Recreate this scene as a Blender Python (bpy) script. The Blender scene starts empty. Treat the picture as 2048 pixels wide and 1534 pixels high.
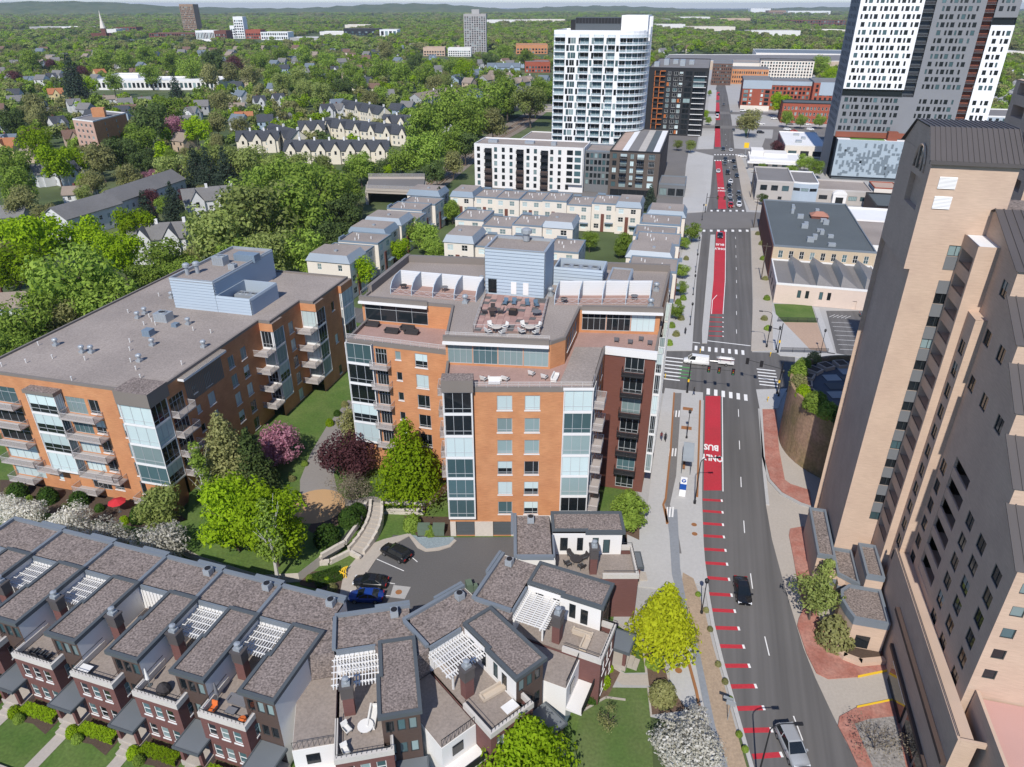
import bpy, math, random
import numpy as np
from mathutils import Vector
rnd = random.Random(7)
RAD = math.radians
scene = bpy.context.scene
C = bpy.data.collections.new("city"); scene.collection.children.link(C)

# ------------------------------------------------------------------ camera, sky, sun, exposure
F_PX, PITCH, CAM_H = 1425.0, RAD(27.9), 70.0
cam = bpy.data.cameras.new("camera"); cam_o = bpy.data.objects.new("camera", cam); C.objects.link(cam_o)
cam.sensor_fit = 'HORIZONTAL'; cam.sensor_width = 36.0; cam.lens = 36.0 * F_PX / 2048.0
cam.clip_start = 1.0; cam.clip_end = 60000.0
cam_o.location = (0, 0, CAM_H); cam_o.rotation_euler = (math.pi / 2 - PITCH, 0, 0)
scene.camera = cam_o
SUN_AZ, SUN_EL = RAD(13.6 + 180.0), RAD(45.0)      # where the sun stands, clockwise from +Y
w = bpy.data.worlds.new("World"); scene.world = w; w.use_nodes = True
nt = w.node_tree; sky = nt.nodes.new("ShaderNodeTexSky"); sky.sky_type = 'NISHITA'; sky.sun_disc = False
sky.sun_elevation = SUN_EL; sky.sun_rotation = SUN_AZ; sky.altitude = 250; sky.air_density = 0.85; sky.dust_density = 0.0; sky.ozone_density = 3.0
bg = nt.nodes["Background"]; bg.inputs[1].default_value = 0.130; tint = nt.nodes.new("ShaderNodeVectorMath"); tint.operation = 'MULTIPLY'; tint.inputs[1].default_value = (0.80, 0.84, 0.97); nt.links.new(sky.outputs[0], tint.inputs[0]); nt.links.new(tint.outputs[0], bg.inputs[0])
sun = bpy.data.lights.new("sun", 'SUN'); sun.energy = 4.0; sun.angle = RAD(0.53); sun.color = (1.0, 0.955, 0.89)
sun_o = bpy.data.objects.new("sun", sun); C.objects.link(sun_o)
sd = Vector((math.sin(SUN_AZ) * math.cos(SUN_EL), math.cos(SUN_AZ) * math.cos(SUN_EL), math.sin(SUN_EL)))
sun_o.rotation_euler = sd.to_track_quat('Z', 'Y').to_euler(); sun_o.location = (0, 0, 300)
vs = scene.view_settings; vs.view_transform = 'Standard'; vs.look = 'None'; vs.exposure = 0.29; vs.gamma = 1.0; vs.use_curve_mapping = False
scene.cycles.use_denoising = True
scene.cycles.max_bounces = 5; scene.cycles.diffuse_bounces = 3; scene.cycles.glossy_bounces = 2; scene.cycles.transmission_bounces = 3
scene.cycles.transparent_max_bounces = 8; scene.cycles.volume_bounces = 0; scene.cycles.caustics_reflective = False; scene.cycles.caustics_refractive = False

# ------------------------------------------------------------------ positions: a pixel of the photograph to a point at height z
_s, _c = math.sin(PITCH), math.cos(PITCH)
def ray(u, v):
    a = (u - 1024) / F_PX; b = (v - 767) / F_PX
    return (a, _c - b * _s, -_s - b * _c)
def g(u, v, z=0.0):
    d = ray(u, v); t = (z - CAM_H) / d[2]; return (d[0] * t, d[1] * t)
AL = RAD(14.4); CA, SA = math.cos(AL), math.sin(AL)      # the avenue runs 14.4 degrees off the view
def xy(t, s): return (t * CA + s * SA, -t * SA + s * CA)
def ts(p): return (p[0] * CA - p[1] * SA, p[0] * SA + p[1] * CA)
ROAD = -AL                                              # rotation about z of things in line with the avenue

# ------------------------------------------------------------------ materials
MATS = {}
def mat(name, col, rough=0.85, var=0.12, scale=0.6, fine=0.0, fscale=8.0, bump=0.0, metal=0.0, spec=0.3, col2=None, streak=False, obj_var=0.0, isl=0.0, alpha=1.0, lanes=False):
    if name in MATS: return MATS[name]
    m = bpy.data.materials.new(name); m.use_nodes = True; n = m.node_tree.nodes; l = m.node_tree.links
    p = n["Principled BSDF"]; p.inputs["Roughness"].default_value = rough; p.inputs["Metallic"].default_value = metal
    p.inputs["Specular IOR Level"].default_value = spec
    if alpha < 1: p.inputs["Alpha"].default_value = alpha
    geo = n.new("ShaderNodeNewGeometry"); vec = geo.outputs["Position"]
    if streak:            # courses: stretched along the wall, thin up the wall
        cr = n.new("ShaderNodeVectorMath"); cr.operation = 'CROSS_PRODUCT'; cr.inputs[0].default_value = (0, 0, 1); l.new(geo.outputs["True Normal"], cr.inputs[1])
        dt = n.new("ShaderNodeVectorMath"); dt.operation = 'DOT_PRODUCT'; l.new(cr.outputs[0], dt.inputs[0]); l.new(vec, dt.inputs[1])
        sp = n.new("ShaderNodeSeparateXYZ"); l.new(vec, sp.inputs[0])
        cb = n.new("ShaderNodeCombineXYZ"); ml = n.new("ShaderNodeMath"); ml.operation = 'MULTIPLY'; ml.inputs[1].default_value = 0.9
        mz = n.new("ShaderNodeMath"); mz.operation = 'MULTIPLY'; mz.inputs[1].default_value = 7.0
        l.new(dt.outputs["Value"], ml.inputs[0]); l.new(sp.outputs[2], mz.inputs[0]); l.new(ml.outputs[0], cb.inputs[0]); l.new(mz.outputs[0], cb.inputs[1]); vec2 = cb.outputs[0]
    elif lanes:           # wear drawn out along the avenue
        pt = []
        for e_, k_ in (((CA, -SA, 0), .95), ((SA, CA, 0), .02)):
            dt = n.new("ShaderNodeVectorMath"); dt.operation = 'DOT_PRODUCT'; dt.inputs[1].default_value = tuple(q * k_ for q in e_); l.new(vec, dt.inputs[0]); pt.append(dt.outputs["Value"])
        cb = n.new("ShaderNodeCombineXYZ"); l.new(pt[0], cb.inputs[0]); l.new(pt[1], cb.inputs[1]); vec2 = cb.outputs[0]
    else: vec2 = vec
    def noise(v, sc, det=4.0):
        x = n.new("ShaderNodeTexNoise"); x.inputs["Scale"].default_value = sc; x.inputs["Detail"].default_value = det; l.new(v, x.inputs["Vector"]); return x.outputs["Fac"]
    def madd(v, k, c):
        x = n.new("ShaderNodeMath"); x.operation = 'MULTIPLY_ADD'; x.inputs[1].default_value = k; x.inputs[2].default_value = c; l.new(v, x.inputs[0]); return x.outputs[0]
    def mul(a, b):
        x = n.new("ShaderNodeMath"); x.operation = 'MULTIPLY'; l.new(a, x.inputs[0]); l.new(b, x.inputs[1]); return x.outputs[0]
    base = n.new("ShaderNodeMix"); base.data_type = 'RGBA'; base.inputs["A"].default_value = (*col, 1); base.inputs["B"].default_value = (*(col2 or col), 1)
    f0 = noise(vec, scale); rp = n.new("ShaderNodeMapRange"); rp.inputs[1].default_value = 0.35; rp.inputs[2].default_value = 0.65; l.new(f0, rp.inputs[0]); l.new(rp.outputs[0], base.inputs["Factor"])
    k = madd(noise(vec, scale * 0.37 + 0.01), var * 2.2, 1 - var * 1.1)
    if fine: k = mul(k, madd(noise(vec2, fscale, 2.0), fine * 2.6, 1 - fine * 1.3))
    if obj_var:
        oi = n.new("ShaderNodeObjectInfo"); k = mul(k, madd(oi.outputs["Random"], obj_var * 2, 1 - obj_var))
    if isl: k = mul(k, madd(geo.outputs["Random Per Island"], isl * 2, 1 - isl))
    sc = n.new("ShaderNodeVectorMath"); sc.operation = 'SCALE'; l.new(base.outputs["Result"], sc.inputs[0]); l.new(k, sc.inputs["Scale"])
    l.new(sc.outputs[0], p.inputs["Base Color"])
    if bump:
        b = n.new("ShaderNodeBump"); b.inputs["Strength"].default_value = bump; b.inputs["Distance"].default_value = 0.05; l.new(noise(vec2, fscale, 3.0), b.inputs["Height"]); l.new(b.outputs[0], p.inputs["Normal"])
    MATS[name] = m; return m

def leaf_mat(name, c1, c2, hue=0.25, trans=0.42):
    if name in MATS: return MATS[name]
    m = bpy.data.materials.new(name); m.use_nodes = True; n = m.node_tree.nodes; l = m.node_tree.links; n.clear()
    out = n.new("ShaderNodeOutputMaterial"); geo = n.new("ShaderNodeNewGeometry"); oi = n.new("ShaderNodeObjectInfo")
    mx = n.new("ShaderNodeMix"); mx.data_type = 'RGBA'; mx.inputs["A"].default_value = (*c1, 1); mx.inputs["B"].default_value = (*c2, 1); l.new(geo.outputs["Random Per Island"], mx.inputs["Factor"])
    k = n.new("ShaderNodeMath"); k.operation = 'MULTIPLY_ADD'; k.inputs[1].default_value = hue * 2; k.inputs[2].default_value = 1 - hue; l.new(oi.outputs["Random"], k.inputs[0])
    sc = n.new("ShaderNodeVectorMath"); sc.operation = 'SCALE'; l.new(mx.outputs["Result"], sc.inputs[0]); l.new(k.outputs[0], sc.inputs["Scale"])
    d = n.new("ShaderNodeBsdfDiffuse"); t = n.new("ShaderNodeBsdfTranslucent"); l.new(sc.outputs[0], d.inputs[0]); l.new(sc.outputs[0], t.inputs[0])
    ms = n.new("ShaderNodeMixShader"); ms.inputs[0].default_value = trans; l.new(d.outputs[0], ms.inputs[1]); l.new(t.outputs[0], ms.inputs[2]); l.new(ms.outputs[0], out.inputs[0])
    MATS[name] = m; return m

def glass(name, col, rough=0.06, spec=0.6, var=0.3):
    return mat(name, col, rough, var, 0.25, spec=spec, obj_var=0.35)

brick_o = mat("orange_brick", (0.53, 0.25, 0.118), 0.9, 0.08, 0.5, 0.20, 1.1, 0.15, streak=True, col2=(0.47, 0.21, 0.098))
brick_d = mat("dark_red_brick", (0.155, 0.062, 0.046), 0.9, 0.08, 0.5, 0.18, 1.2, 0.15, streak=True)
brick_p = mat("plum_brick", (0.150, 0.070, 0.062), 0.9, 0.10, 0.6, 0.20, 1.3, 0.15, streak=True)
brick_t = mat("tan_brick", (0.54, 0.400, 0.300), 0.9, 0.07, 0.4, 0.13, 1.0, 0.12, streak=True, col2=(0.50, 0.365, 0.275))
brick_r = mat("red_brick", (0.32, 0.085, 0.05), 0.9, 0.1, 0.5, 0.15, 1.0, streak=True)
stone_w = mat("pale_stone", (0.55, 0.50, 0.44), 0.9, 0.1, 0.7, 0.2, 2.5, 0.4, streak=True)
conc = mat("concrete", (0.38, 0.37, 0.355), 0.9, 0.10, 0.25, 0.10, 3.0)
conc_l = mat("pale_concrete", (0.44, 0.43, 0.415), 0.9, 0.09, 0.2, 0.08, 2.5)
conc_w = mat("warm_concrete", (0.41, 0.365, 0.315), 0.9, 0.10, 0.3, 0.10, 3.0)
asphalt = mat("asphalt", (0.124, 0.118, 0.114), 0.92, 0.15, 0.10, 0.30, 1.0, spec=0.2, lanes=True)
asphalt_c = mat("court_asphalt", (0.118, 0.114, 0.112), 0.92, 0.14, 0.2, 0.14, 5.0, spec=0.2)
asphalt_l = mat("worn_asphalt", (0.175, 0.165, 0.158), 0.92, 0.16, 0.15, 0.15, 4.0, spec=0.2)
red_paint = mat("red_lane_paint", (0.47, 0.033, 0.048), 0.8, 0.12, 0.3, 0.15, 3.0, col2=(0.42, 0.035, 0.046))
white_paint = mat("road_paint", (0.76, 0.75, 0.73), 0.8, 0.12, 0.6, 0.15, 6.0)
gravel = mat("gravel_roof", (0.225, 0.185, 0.165), 0.95, 0.12, 0.5, 1.0, 4.5, 0.5, col2=(0.195, 0.160, 0.142))
roof_tan = mat("ballast_roof", (0.325, 0.280, 0.248), 0.95, 0.16, 0.09, 0.30, 4.0, 0.2, col2=(0.270, 0.233, 0.208))
roof_dk = mat("dark_membrane", (0.10, 0.115, 0.12), 0.85, 0.15, 0.2, 0.1, 2.0)
roof_wh = mat("white_membrane", (0.72, 0.72, 0.72), 0.8, 0.1, 0.2)
roof_gy = mat("grey_roof", (0.20, 0.19, 0.185), 0.9, 0.15, 0.25, 0.15, 3.0)
white_w = mat("white_stucco", (0.72, 0.70, 0.67), 0.9, 0.06, 0.4)
cream_w = mat("cream_stucco", (0.70, 0.64, 0.56), 0.9, 0.06, 0.4)
white_p = mat("white_panel", (0.78, 0.78, 0.78), 0.6, 0.05, 0.3)
grey_p = mat("grey_panel", (0.16, 0.165, 0.17), 0.7, 0.08, 0.3)
blue_metal = mat("blue_grey_metal", (0.17, 0.225, 0.28), 0.5, 0.08, 0.4, spec=0.5)
pale_metal = mat("pale_blue_metal", (0.36, 0.42, 0.475), 0.5, 0.06, 0.4, spec=0.5)
galv = mat("galvanised_metal", (0.40, 0.43, 0.45), 0.45, 0.12, 1.0, metal=0.4)
dark_trim = mat("dark_grey_trim", (0.085, 0.097, 0.105), 0.6, 0.1, 0.6)
slate_trim = mat("slate_coping", (0.17, 0.195, 0.22), 0.5, 0.1, 0.6, spec=0.5)
taupe = mat("taupe_metal", (0.20, 0.175, 0.155), 0.6, 0.08, 0.5)
bronze = mat("bronze_metal", (0.085, 0.075, 0.072), 0.55, 0.12, 0.5, spec=0.5)
black_m = mat("black_metal", (0.02, 0.02, 0.022), 0.5, 0.1, 0.5)
brown_panel = mat("brown_panel", (0.085, 0.058, 0.048), 0.7, 0.12, 0.8, 0.15, 1.5, streak=True)
white_trim = mat("white_trim", (0.72, 0.71, 0.69), 0.6, 0.05, 0.5)
deck_w = mat("weathered_deck", (0.275, 0.232, 0.200), 0.9, 0.15, 0.8, 0.25, 4.0)
paver_r = mat("rose_paver", (0.36, 0.235, 0.20), 0.9, 0.12, 1.2, 0.15, 4.0)
paver_b = mat("brick_paver", (0.34, 0.135, 0.10), 0.92, 0.15, 0.5, 0.30, 3.5, col2=(0.40, 0.20, 0.155))
corten = mat("rust_edging", (0.30, 0.135, 0.055), 0.8, 0.15, 0.6)
soil = mat("soil", (0.085, 0.058, 0.042), 0.95, 0.2, 0.8, 0.3, 5.0)
dry_soil = mat("dry_ground", (0.36, 0.27, 0.19), 0.95, 0.18, 0.4, 0.25, 4.0)
grass = mat("lawn", (0.070, 0.130, 0.024), 0.95, 0.22, 0.25, 0.35, 3.0, col2=(0.105, 0.155, 0.038))
canopy_g = mat("wooded_ground", (0.060, 0.095, 0.030), 0.95, 0.30, 0.010, 0.45, 0.05, col2=(0.105, 0.125, 0.055))
yellow_p = mat("yellow_paint", (0.75, 0.48, 0.03), 0.7, 0.1)
g_dark = glass("dark_glass", (0.012, 0.016, 0.019)); g_teal = glass("teal_glass", (0.060, 0.108, 0.118), 0.08)
g_blind = mat("white_blind", (0.50, 0.60, 0.60), 0.35, 0.08, 0.4, spec=0.5, obj_var=0.18); g_dim = mat("grey_blind", (0.21, 0.28, 0.28), 0.3, 0.15, 0.4, spec=0.5, obj_var=0.25)
g_brown = glass("bronze_glass", (0.060, 0.040, 0.026), 0.1)
fr_alu = mat("aluminium_frame", (0.42, 0.44, 0.45), 0.5, 0.05); fr_dk = mat("dark_frame", (0.045, 0.05, 0.052), 0.5, 0.05); fr_wh = mat("white_frame", (0.68, 0.67, 0.64), 0.6, 0.05)
rail_m = mat("steel_rail", (0.46, 0.44, 0.43), 0.5, 0.05); rail_mesh = mat("rail_mesh", (0.44, 0.40, 0.38), 0.6, 0.05, alpha=0.42)
PANES = {'dark': g_dark, 'teal': g_teal, 'blind': g_blind, 'dim': g_dim, 'brown': g_brown}

# ------------------------------------------------------------------ mesh building
class MB:
    def __init__(s): s.v = []; s.f = []; s.m = []
    def add(s, vs_, fs, mi=0):
        o = len(s.v); s.v += vs_
        for f in fs: s.f.append([o + i for i in f]); s.m.append(mi)
    def quad(s, a, b, c, d, mi=0): s.add([a, b, c, d], [(0, 1, 2, 3)], mi)
    def box(s, x0, x1, y0, y1, z0, z1, mi=0, top=None):
        v = [(x0, y0, z0), (x1, y0, z0), (x1, y1, z0), (x0, y1, z0), (x0, y0, z1), (x1, y0, z1), (x1, y1, z1), (x0, y1, z1)]
        s.add(v, [(3, 2, 1, 0), (0, 1, 5, 4), (1, 2, 6, 5), (2, 3, 7, 6), (3, 0, 4, 7)], mi); s.add(v[4:], [(0, 1, 2, 3)], mi if top is None else top)
    def rbox(s, c, ang, l, w_, z0, z1, mi=0, top=None):   # box centred on c, length l along ang
        ca, sa = math.cos(ang), math.sin(ang)
        P = [(c[0] + ca * a * l / 2 - sa * b * w_ / 2, c[1] + sa * a * l / 2 + ca * b * w_ / 2) for a, b in ((-1, -1), (1, -1), (1, 1), (-1, 1))]
        s.prism(P, z0, z1, mi, top)
    def prism(s, poly, z0, z1, mi=0, top=None, bottom=True):   # poly counter-clockwise
        n = len(poly); v = [(p[0], p[1], z0) for p in poly] + [(p[0], p[1], z1) for p in poly]
        s.add(v, [(i, (i + 1) % n, n + (i + 1) % n, n + i) for i in range(n)], mi)
        s.add(v[n:], [tuple(range(n))], mi if top is None else top)
        if bottom: s.add(v[:n], [tuple(reversed(range(n)))], mi)
    def frustum(s, p0, z0, p1, z1, mi=0, top=None):
        n = len(p0); v = [(p[0], p[1], z0) for p in p0] + [(p[0], p[1], z1) for p in p1]
        s.add(v, [(i, (i + 1) % n, n + (i + 1) % n, n + i) for i in range(n)], mi); s.add(v[n:], [tuple(range(n))], mi if top is None else top)
    def tube(s, pts, r, n=6, mi=0, cap=True):
        if not isinstance(r, (list, tuple)): r = [r] * len(pts)
        P = [Vector(p) for p in pts]; rings = []; vv = []
        for i, p in enumerate(P):
            d = (P[min(i + 1, len(P) - 1)] - P[max(i - 1, 0)]).normalized()
            a = d.orthogonal().normalized() if abs(d.z) > 0.99 else Vector((0, 0, 1)).cross(d).normalized(); b = d.cross(a)
            rings.append(len(vv)); vv += [tuple(p + (a * math.cos(2 * math.pi * k / n) + b * math.sin(2 * math.pi * k / n)) * r[i]) for k in range(n)]
        fs = [(rings[i] + k, rings[i] + (k + 1) % n, rings[i + 1] + (k + 1) % n, rings[i + 1] + k) for i in range(len(P) - 1) for k in range(n)]
        if cap: fs += [tuple(reversed(range(n))), tuple(rings[-1] + k for k in range(n))]
        s.add(vv, fs, mi)
    def lathe(s, c, prof, n=12, mi=0):     # prof: (r, z)
        vv = [(c[0] + r * math.cos(2 * math.pi * k / n), c[1] + r * math.sin(2 * math.pi * k / n), c[2] + z) for r, z in prof for k in range(n)]
        s.add(vv, [(i * n + k, i * n + (k + 1) % n, (i + 1) * n + (k + 1) % n, (i + 1) * n + k) for i in range(len(prof) - 1) for k in range(n)] + [tuple((len(prof) - 1) * n + k for k in range(n))], mi)
    def mesh(s, name, mats):
        me = bpy.data.meshes.new(name); me.from_pydata(s.v, [], s.f)
        for m in (mats if isinstance(mats, (list, tuple)) else [mats]): me.materials.append(m)
        if s.m: me.polygons.foreach_set("material_index", s.m)
        me.update(); return me
def obj(name, me, parent=None, loc=(0, 0, 0), rz=0.0):
    o = bpy.data.objects.new(name, me); C.objects.link(o); o.location = loc
    if rz: o.rotation_euler = (0, 0, rz)
    if parent is not None: o.parent = parent
    return o
def tag(o, label=None, cat=None, group=None, kind=None):
    if label: o["label"] = label
    if cat: o["category"] = cat
    if group: o["group"] = group
    if kind: o["kind"] = kind
    return o
def thing(name, label, cat, loc=(0, 0, 0), rz=0.0, group=None): return tag(obj(name, None, None, loc, rz), label, cat, group)
def copy_tree(o, parent=None, loc=None, rz=None, label=None, group=None, scale=None):
    c = o.copy(); C.objects.link(c); c.parent = parent
    if loc is not None: c.location = loc
    if rz is not None: c.rotation_euler = (0, 0, rz)
    if scale is not None: c.scale = scale if isinstance(scale, tuple) else (scale,) * 3
    if label: c["label"] = label
    if group: c["group"] = group
    for ch in o.children: copy_tree(ch, c)
    return c
def sheet(name, poly, z, m, parent=None, kind='structure'):      # a flat sheet on the ground, world xy
    b = MB(); b.add([(p[0], p[1], z) for p in poly], [tuple(range(len(poly)))])
    o = obj(name, b.mesh(name, m), parent)
    if parent is None: o["kind"] = kind
    return o
def slab(name, poly, z0, z1, m, parent=None, kind='structure'):
    b = MB(); b.prism(ccw(poly), z0, z1, 0, bottom=False); o = obj(name, b.mesh(name, m), parent)
    if parent is None and kind: o["kind"] = kind
    return o
def ccw(p):
    a = sum(p[i][0] * p[(i + 1) % len(p)][1] - p[(i + 1) % len(p)][0] * p[i][1] for i in range(len(p)))
    return list(p) if a > 0 else list(reversed(p))
def TS(*pts): return [xy(*p) for p in pts]
def rect(t0, t1, s0, s1): return TS((t0, s0), (t1, s0), (t1, s1), (t0, s1))     # counter-clockwise
def PX(pts, z=0.0): return [g(u, v, z) for u, v in pts]

# ------------------------------------------------------------------ windows, facades, balconies
CACHE = {}
def cached(key, fn):
    if key not in CACHE: CACHE[key] = fn()
    return CACHE[key]
STY = {  # mullions, transoms, frame material, sill, frame width
    'bay': dict(mul=(.33, .67), tr=(.22,), fr=fr_alu, bw=.07), 'apt': dict(mul=(.62,), tr=(.16,), fr=fr_alu, bw=.07, sill=True), 'sq': dict(mul=(), tr=(), fr=fr_alu, bw=.06, sill=True),
    'pent': dict(mul=(.25, .5, .75), tr=(.68,), fr=fr_alu, bw=.06), 'tan': dict(mul=(.5,), tr=(), fr=fr_dk, bw=.07), 'tan3': dict(mul=(.33, .67), tr=(.2,), fr=fr_dk, bw=.07),
    'sash': dict(mul=(), tr=(.5,), fr=fr_wh, bw=.08, sill=True), 'sash2': dict(mul=(.5,), tr=(.5,), fr=fr_wh, bw=.08), 'dk': dict(mul=(.5,), tr=(), fr=fr_dk, bw=.08), 'dk1': dict(mul=(), tr=(), fr=fr_dk, bw=.08), 'wh': dict(mul=(.5,), tr=(), fr=fr_wh, bw=.09), 'strip': dict(mul=(.2, .4, .6, .8), tr=(), fr=fr_dk, bw=.1)}
def win_parts(W, H, st, pane, joined):
    S = STY[st]; bw = S['bw']; fr, pn = MB(), MB(); y0, y1 = .07, .16
    fr.box(0, bw, y0, y1, 0, H); fr.box(W - bw, W, y0, y1, 0, H); fr.box(bw, W - bw, y0, y1, 0, bw); fr.box(bw, W - bw, y0, y1, H - bw, H)
    for m_ in S['mul']: fr.box(W * m_ - bw * .4, W * m_ + bw * .4, y0 + .005, y1, bw, H - bw)
    for t_ in S['tr']: fr.box(bw, W - bw, y0 + .01, y1, H * t_ - bw * .4, H * t_ + bw * .4)
    k = pane.split('+'); y = .125; zs = [0, H] if len(k) == 1 else [0, H * (.25 if len(k[0]) % 2 else .45), H]
    for i, kk in enumerate(k): pn.quad((0, y, zs[i]), (W, y, zs[i]), (W, y, zs[i + 1]), (0, y, zs[i + 1]), i)
    return fr, pn, [PANES[q] for q in k]
def put_window(parent, off, pos, ang, W, H, st, pane, full):
    W, H = round(W, 2), round(H, 2); loc = (pos[0] - off[0], pos[1] - off[1], pos[2] - off[2]); S = STY[st]
    if full:
        me = cached(('wf', W, H, st), lambda: win_parts(W, H, st, 'dark', 0)[0].mesh('window_frame', S['fr']))
        o = obj('window', me, parent, loc, ang)
        def mk():
            _, p, ms = win_parts(W, H, st, pane, 0); return p.mesh('pane', ms)
        obj('pane', cached(('wp', W, H, pane), mk), o)
        if S.get('sill'):
            def ms_():
                b = MB(); b.box(-.08, W + .08, -.07, .2, -.16, -.004); return b.mesh('sill', white_trim)
            obj('sill', cached(('ws', W), ms_), o)
    else:
        def mk():
            f, p, ms = win_parts(W, H, st, pane, 1); f.add(p.v, p.f); f.m[-len(p.m):] = [1 + i for i in p.m]; return f.mesh('window', [S['fr']] + ms)
        obj('window', cached(('wj', W, H, st, pane), mk), parent, loc, ang)
def pick(kinds): return rnd.choices([k for k, _ in kinds], [q for _, q in kinds])[0]
MIX_APT = [('dark', 3), ('blind', 3), ('dark+blind', 2), ('dim', 2), ('teal', 1)]
MIX_DARK = [('dark', 5), ('teal', 2), ('dim', 1)]
MIX_HOME = [('dark', 3), ('dim', 2), ('teal', 2), ('blind', 1)]

class Bld:
    """a building: an Empty at its base that parents walls, roof, windows, balconies"""
    def __init__(s, name, label, cat, loc, group=None, full=True, z=0.0):
        s.loc = (loc[0], loc[1], z); s.root = thing(name, label, cat, s.loc, 0, group); s.full = full; s.wins = []
    def part(s, name, mb, mats, label=None):
        o = obj(name, mb.mesh(name, mats), s.root, (-s.loc[0], -s.loc[1], -s.loc[2]))
        if label: o["label"] = label
        return o
    def sub(s, parent, name, mb, mats): return obj(name, mb.mesh(name, mats), parent)      # parent was made by part(): same frame
    def facade(s, W, a, b, z0, z1, wins=(), mi=0, depth=.22):
        """wall face from a to b (left to right seen from outside) with openings (u0,u1,w0,w1,style,pane mix)"""
        L = math.hypot(b[0] - a[0], b[1] - a[1]); d = ((b[0] - a[0]) / L, (b[1] - a[1]) / L); i = (-d[1], d[0]); ang = math.atan2(d[1], d[0])
        wins = [q for q in wins if q[0] > 0.02 and q[1] < L - 0.02 and q[2] >= z0 and q[3] <= z1]
        us = sorted({0, L} | {round(q[0], 3) for q in wins} | {round(q[1], 3) for q in wins}); zs = sorted({z0, z1} | {round(q[2], 3) for q in wins} | {round(q[3], 3) for q in wins})
        P = lambda u, z, dp=0: (a[0] + d[0] * u + i[0] * dp, a[1] + d[1] * u + i[1] * dp, z)
        for z_a, z_b in zip(zs, zs[1:]):
            run = None
            for ua, ub in list(zip(us, us[1:])) + [(None, None)]:
                hole = ua is None or any(q[0] - .01 < (ua + ub) / 2 < q[1] + .01 and q[2] - .01 < (z_a + z_b) / 2 < q[3] + .01 for q in wins)
                if hole:
                    if run: W.quad(P(run[0], z_a), P(run[1], z_a), P(run[1], z_b), P(run[0], z_b), mi); run = None
                else: run = (run[0] if run else ua, ub)
        for q in wins:
            u0, u1, w0, w1 = q[:4]
            W.quad(P(u0, w0), P(u0, w0, depth), P(u0, w1, depth), P(u0, w1), mi); W.quad(P(u1, w0, depth), P(u1, w0), P(u1, w1), P(u1, w1, depth), mi)
            W.quad(P(u0, w0, depth), P(u0, w0), P(u1, w0), P(u1, w0, depth), mi); W.quad(P(u0, w1), P(u0, w1, depth), P(u1, w1, depth), P(u1, w1), mi)
            if len(q) > 4 and q[4]:
                s.wins.append((P(u0, w0), ang, u1 - u0, w1 - w0, q[4], pick(q[5] if len(q) > 5 else MIX_APT)))
            elif not (len(q) > 5 and q[5] == 'open'): W.quad(P(u0, w0, depth), P(u1, w0, depth), P(u1, w1, depth), P(u0, w1, depth), mi)
    def finish(s):
        ws = sorted(s.wins, key=lambda q: (q[0][0]) ** 2 + q[0][1] ** 2 + (q[0][2] - CAM_H) ** 2)
        for q in ws[:290]: put_window(s.root, s.loc, *q, s.full)
        if len(ws) > 290:
            mb, ml = MB(), []
            for pos, ang, W, H, st, pane in ws[290:]:
                f, p, ms = win_parts(W, H, st, pane, 1); ca, sa = math.cos(ang), math.sin(ang)
                for q, mm in ((f, [STY[st]['fr']]), (p, ms)):
                    ix = [ml.index(x) if x in ml else (ml.append(x) or len(ml) - 1) for x in mm]; o = len(mb.v)
                    mb.v += [(pos[0] + ca * x - sa * y, pos[1] + sa * x + ca * y, pos[2] + z) for x, y, z in q.v]
                    mb.f += [[o + k for k in ff] for ff in q.f]; mb.m += [ix[k] for k in q.m]
            s.part('window_field', mb, ml)["kind"] = 'stuff'
        return s.root
def along(a, b, u): 
    L = math.hypot(b[0] - a[0], b[1] - a[1]); return (a[0] + (b[0] - a[0]) * u / L, a[1] + (b[1] - a[1]) * u / L)
def grid(us, zs, w_, h, st, mix=MIX_APT): return [(u, u + w_, z, z + h, st, mix) for u in us for z in zs]
def balcony(B, a, b, u, z, W, D, kind='mesh'):
    """a slab with a railing round it, hung on the face a-b at u"""
    W, D = round(W, 2), round(D, 2); ang = math.atan2(b[1] - a[1], b[0] - a[0]); p = along(a, b, u)
    def mk():
        m = MB(); m.box(0, W, -D, -.01, -.14, 0); return m.mesh('balcony', {'mesh': mat('balcony_slab', (.40, .36, .335), .9, .1, .6), 'black': black_m, 'glass': white_p}[kind])
    def mr():
        m = MB(); h = 1.05
        for x0, y0, x1, y1 in ((0.03, -D + .03, W - .03, -D + .03), (.03, -D + .03, .03, -.05), (W - .03, -D + .03, W - .03, -.05)):
            m.tube([(x0, y0, h), (x1, y1, h)], .035, 4, 0); m.tube([(x0, y0, .08), (x1, y1, .08)], .025, 4, 0); m.quad((x0, y0, .1), (x1, y1, .1), (x1, y1, h), (x0, y0, h), 1)
            n = max(1, int(math.hypot(x1 - x0, y1 - y0) / 1.3))
            for i in range(n + 1): m.tube([(x0 + (x1 - x0) * i / n, y0 + (y1 - y0) * i / n, 0), (x0 + (x1 - x0) * i / n, y0 + (y1 - y0) * i / n, h)], .03, 4, 0)
        return m.mesh('railing', {'mesh': [rail_m, rail_mesh], 'black': [black_m, rail_black], 'glass': [white_p, rail_glass]}[kind])
    o = obj('balcony', cached(('bs', W, D, kind), mk), B.root, (p[0] - B.loc[0], p[1] - B.loc[1], z - B.loc[2]), ang); obj('railing', cached(('br', W, D, kind), mr), o)
    return o
rail_black = mat("black_rail_mesh", (0.03, 0.03, 0.035), 0.5, 0.05, alpha=0.5); rail_glass = mat("glass_rail", (0.34, 0.47, 0.52), 0.15, 0.05, alpha=0.5, spec=0.6)
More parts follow.
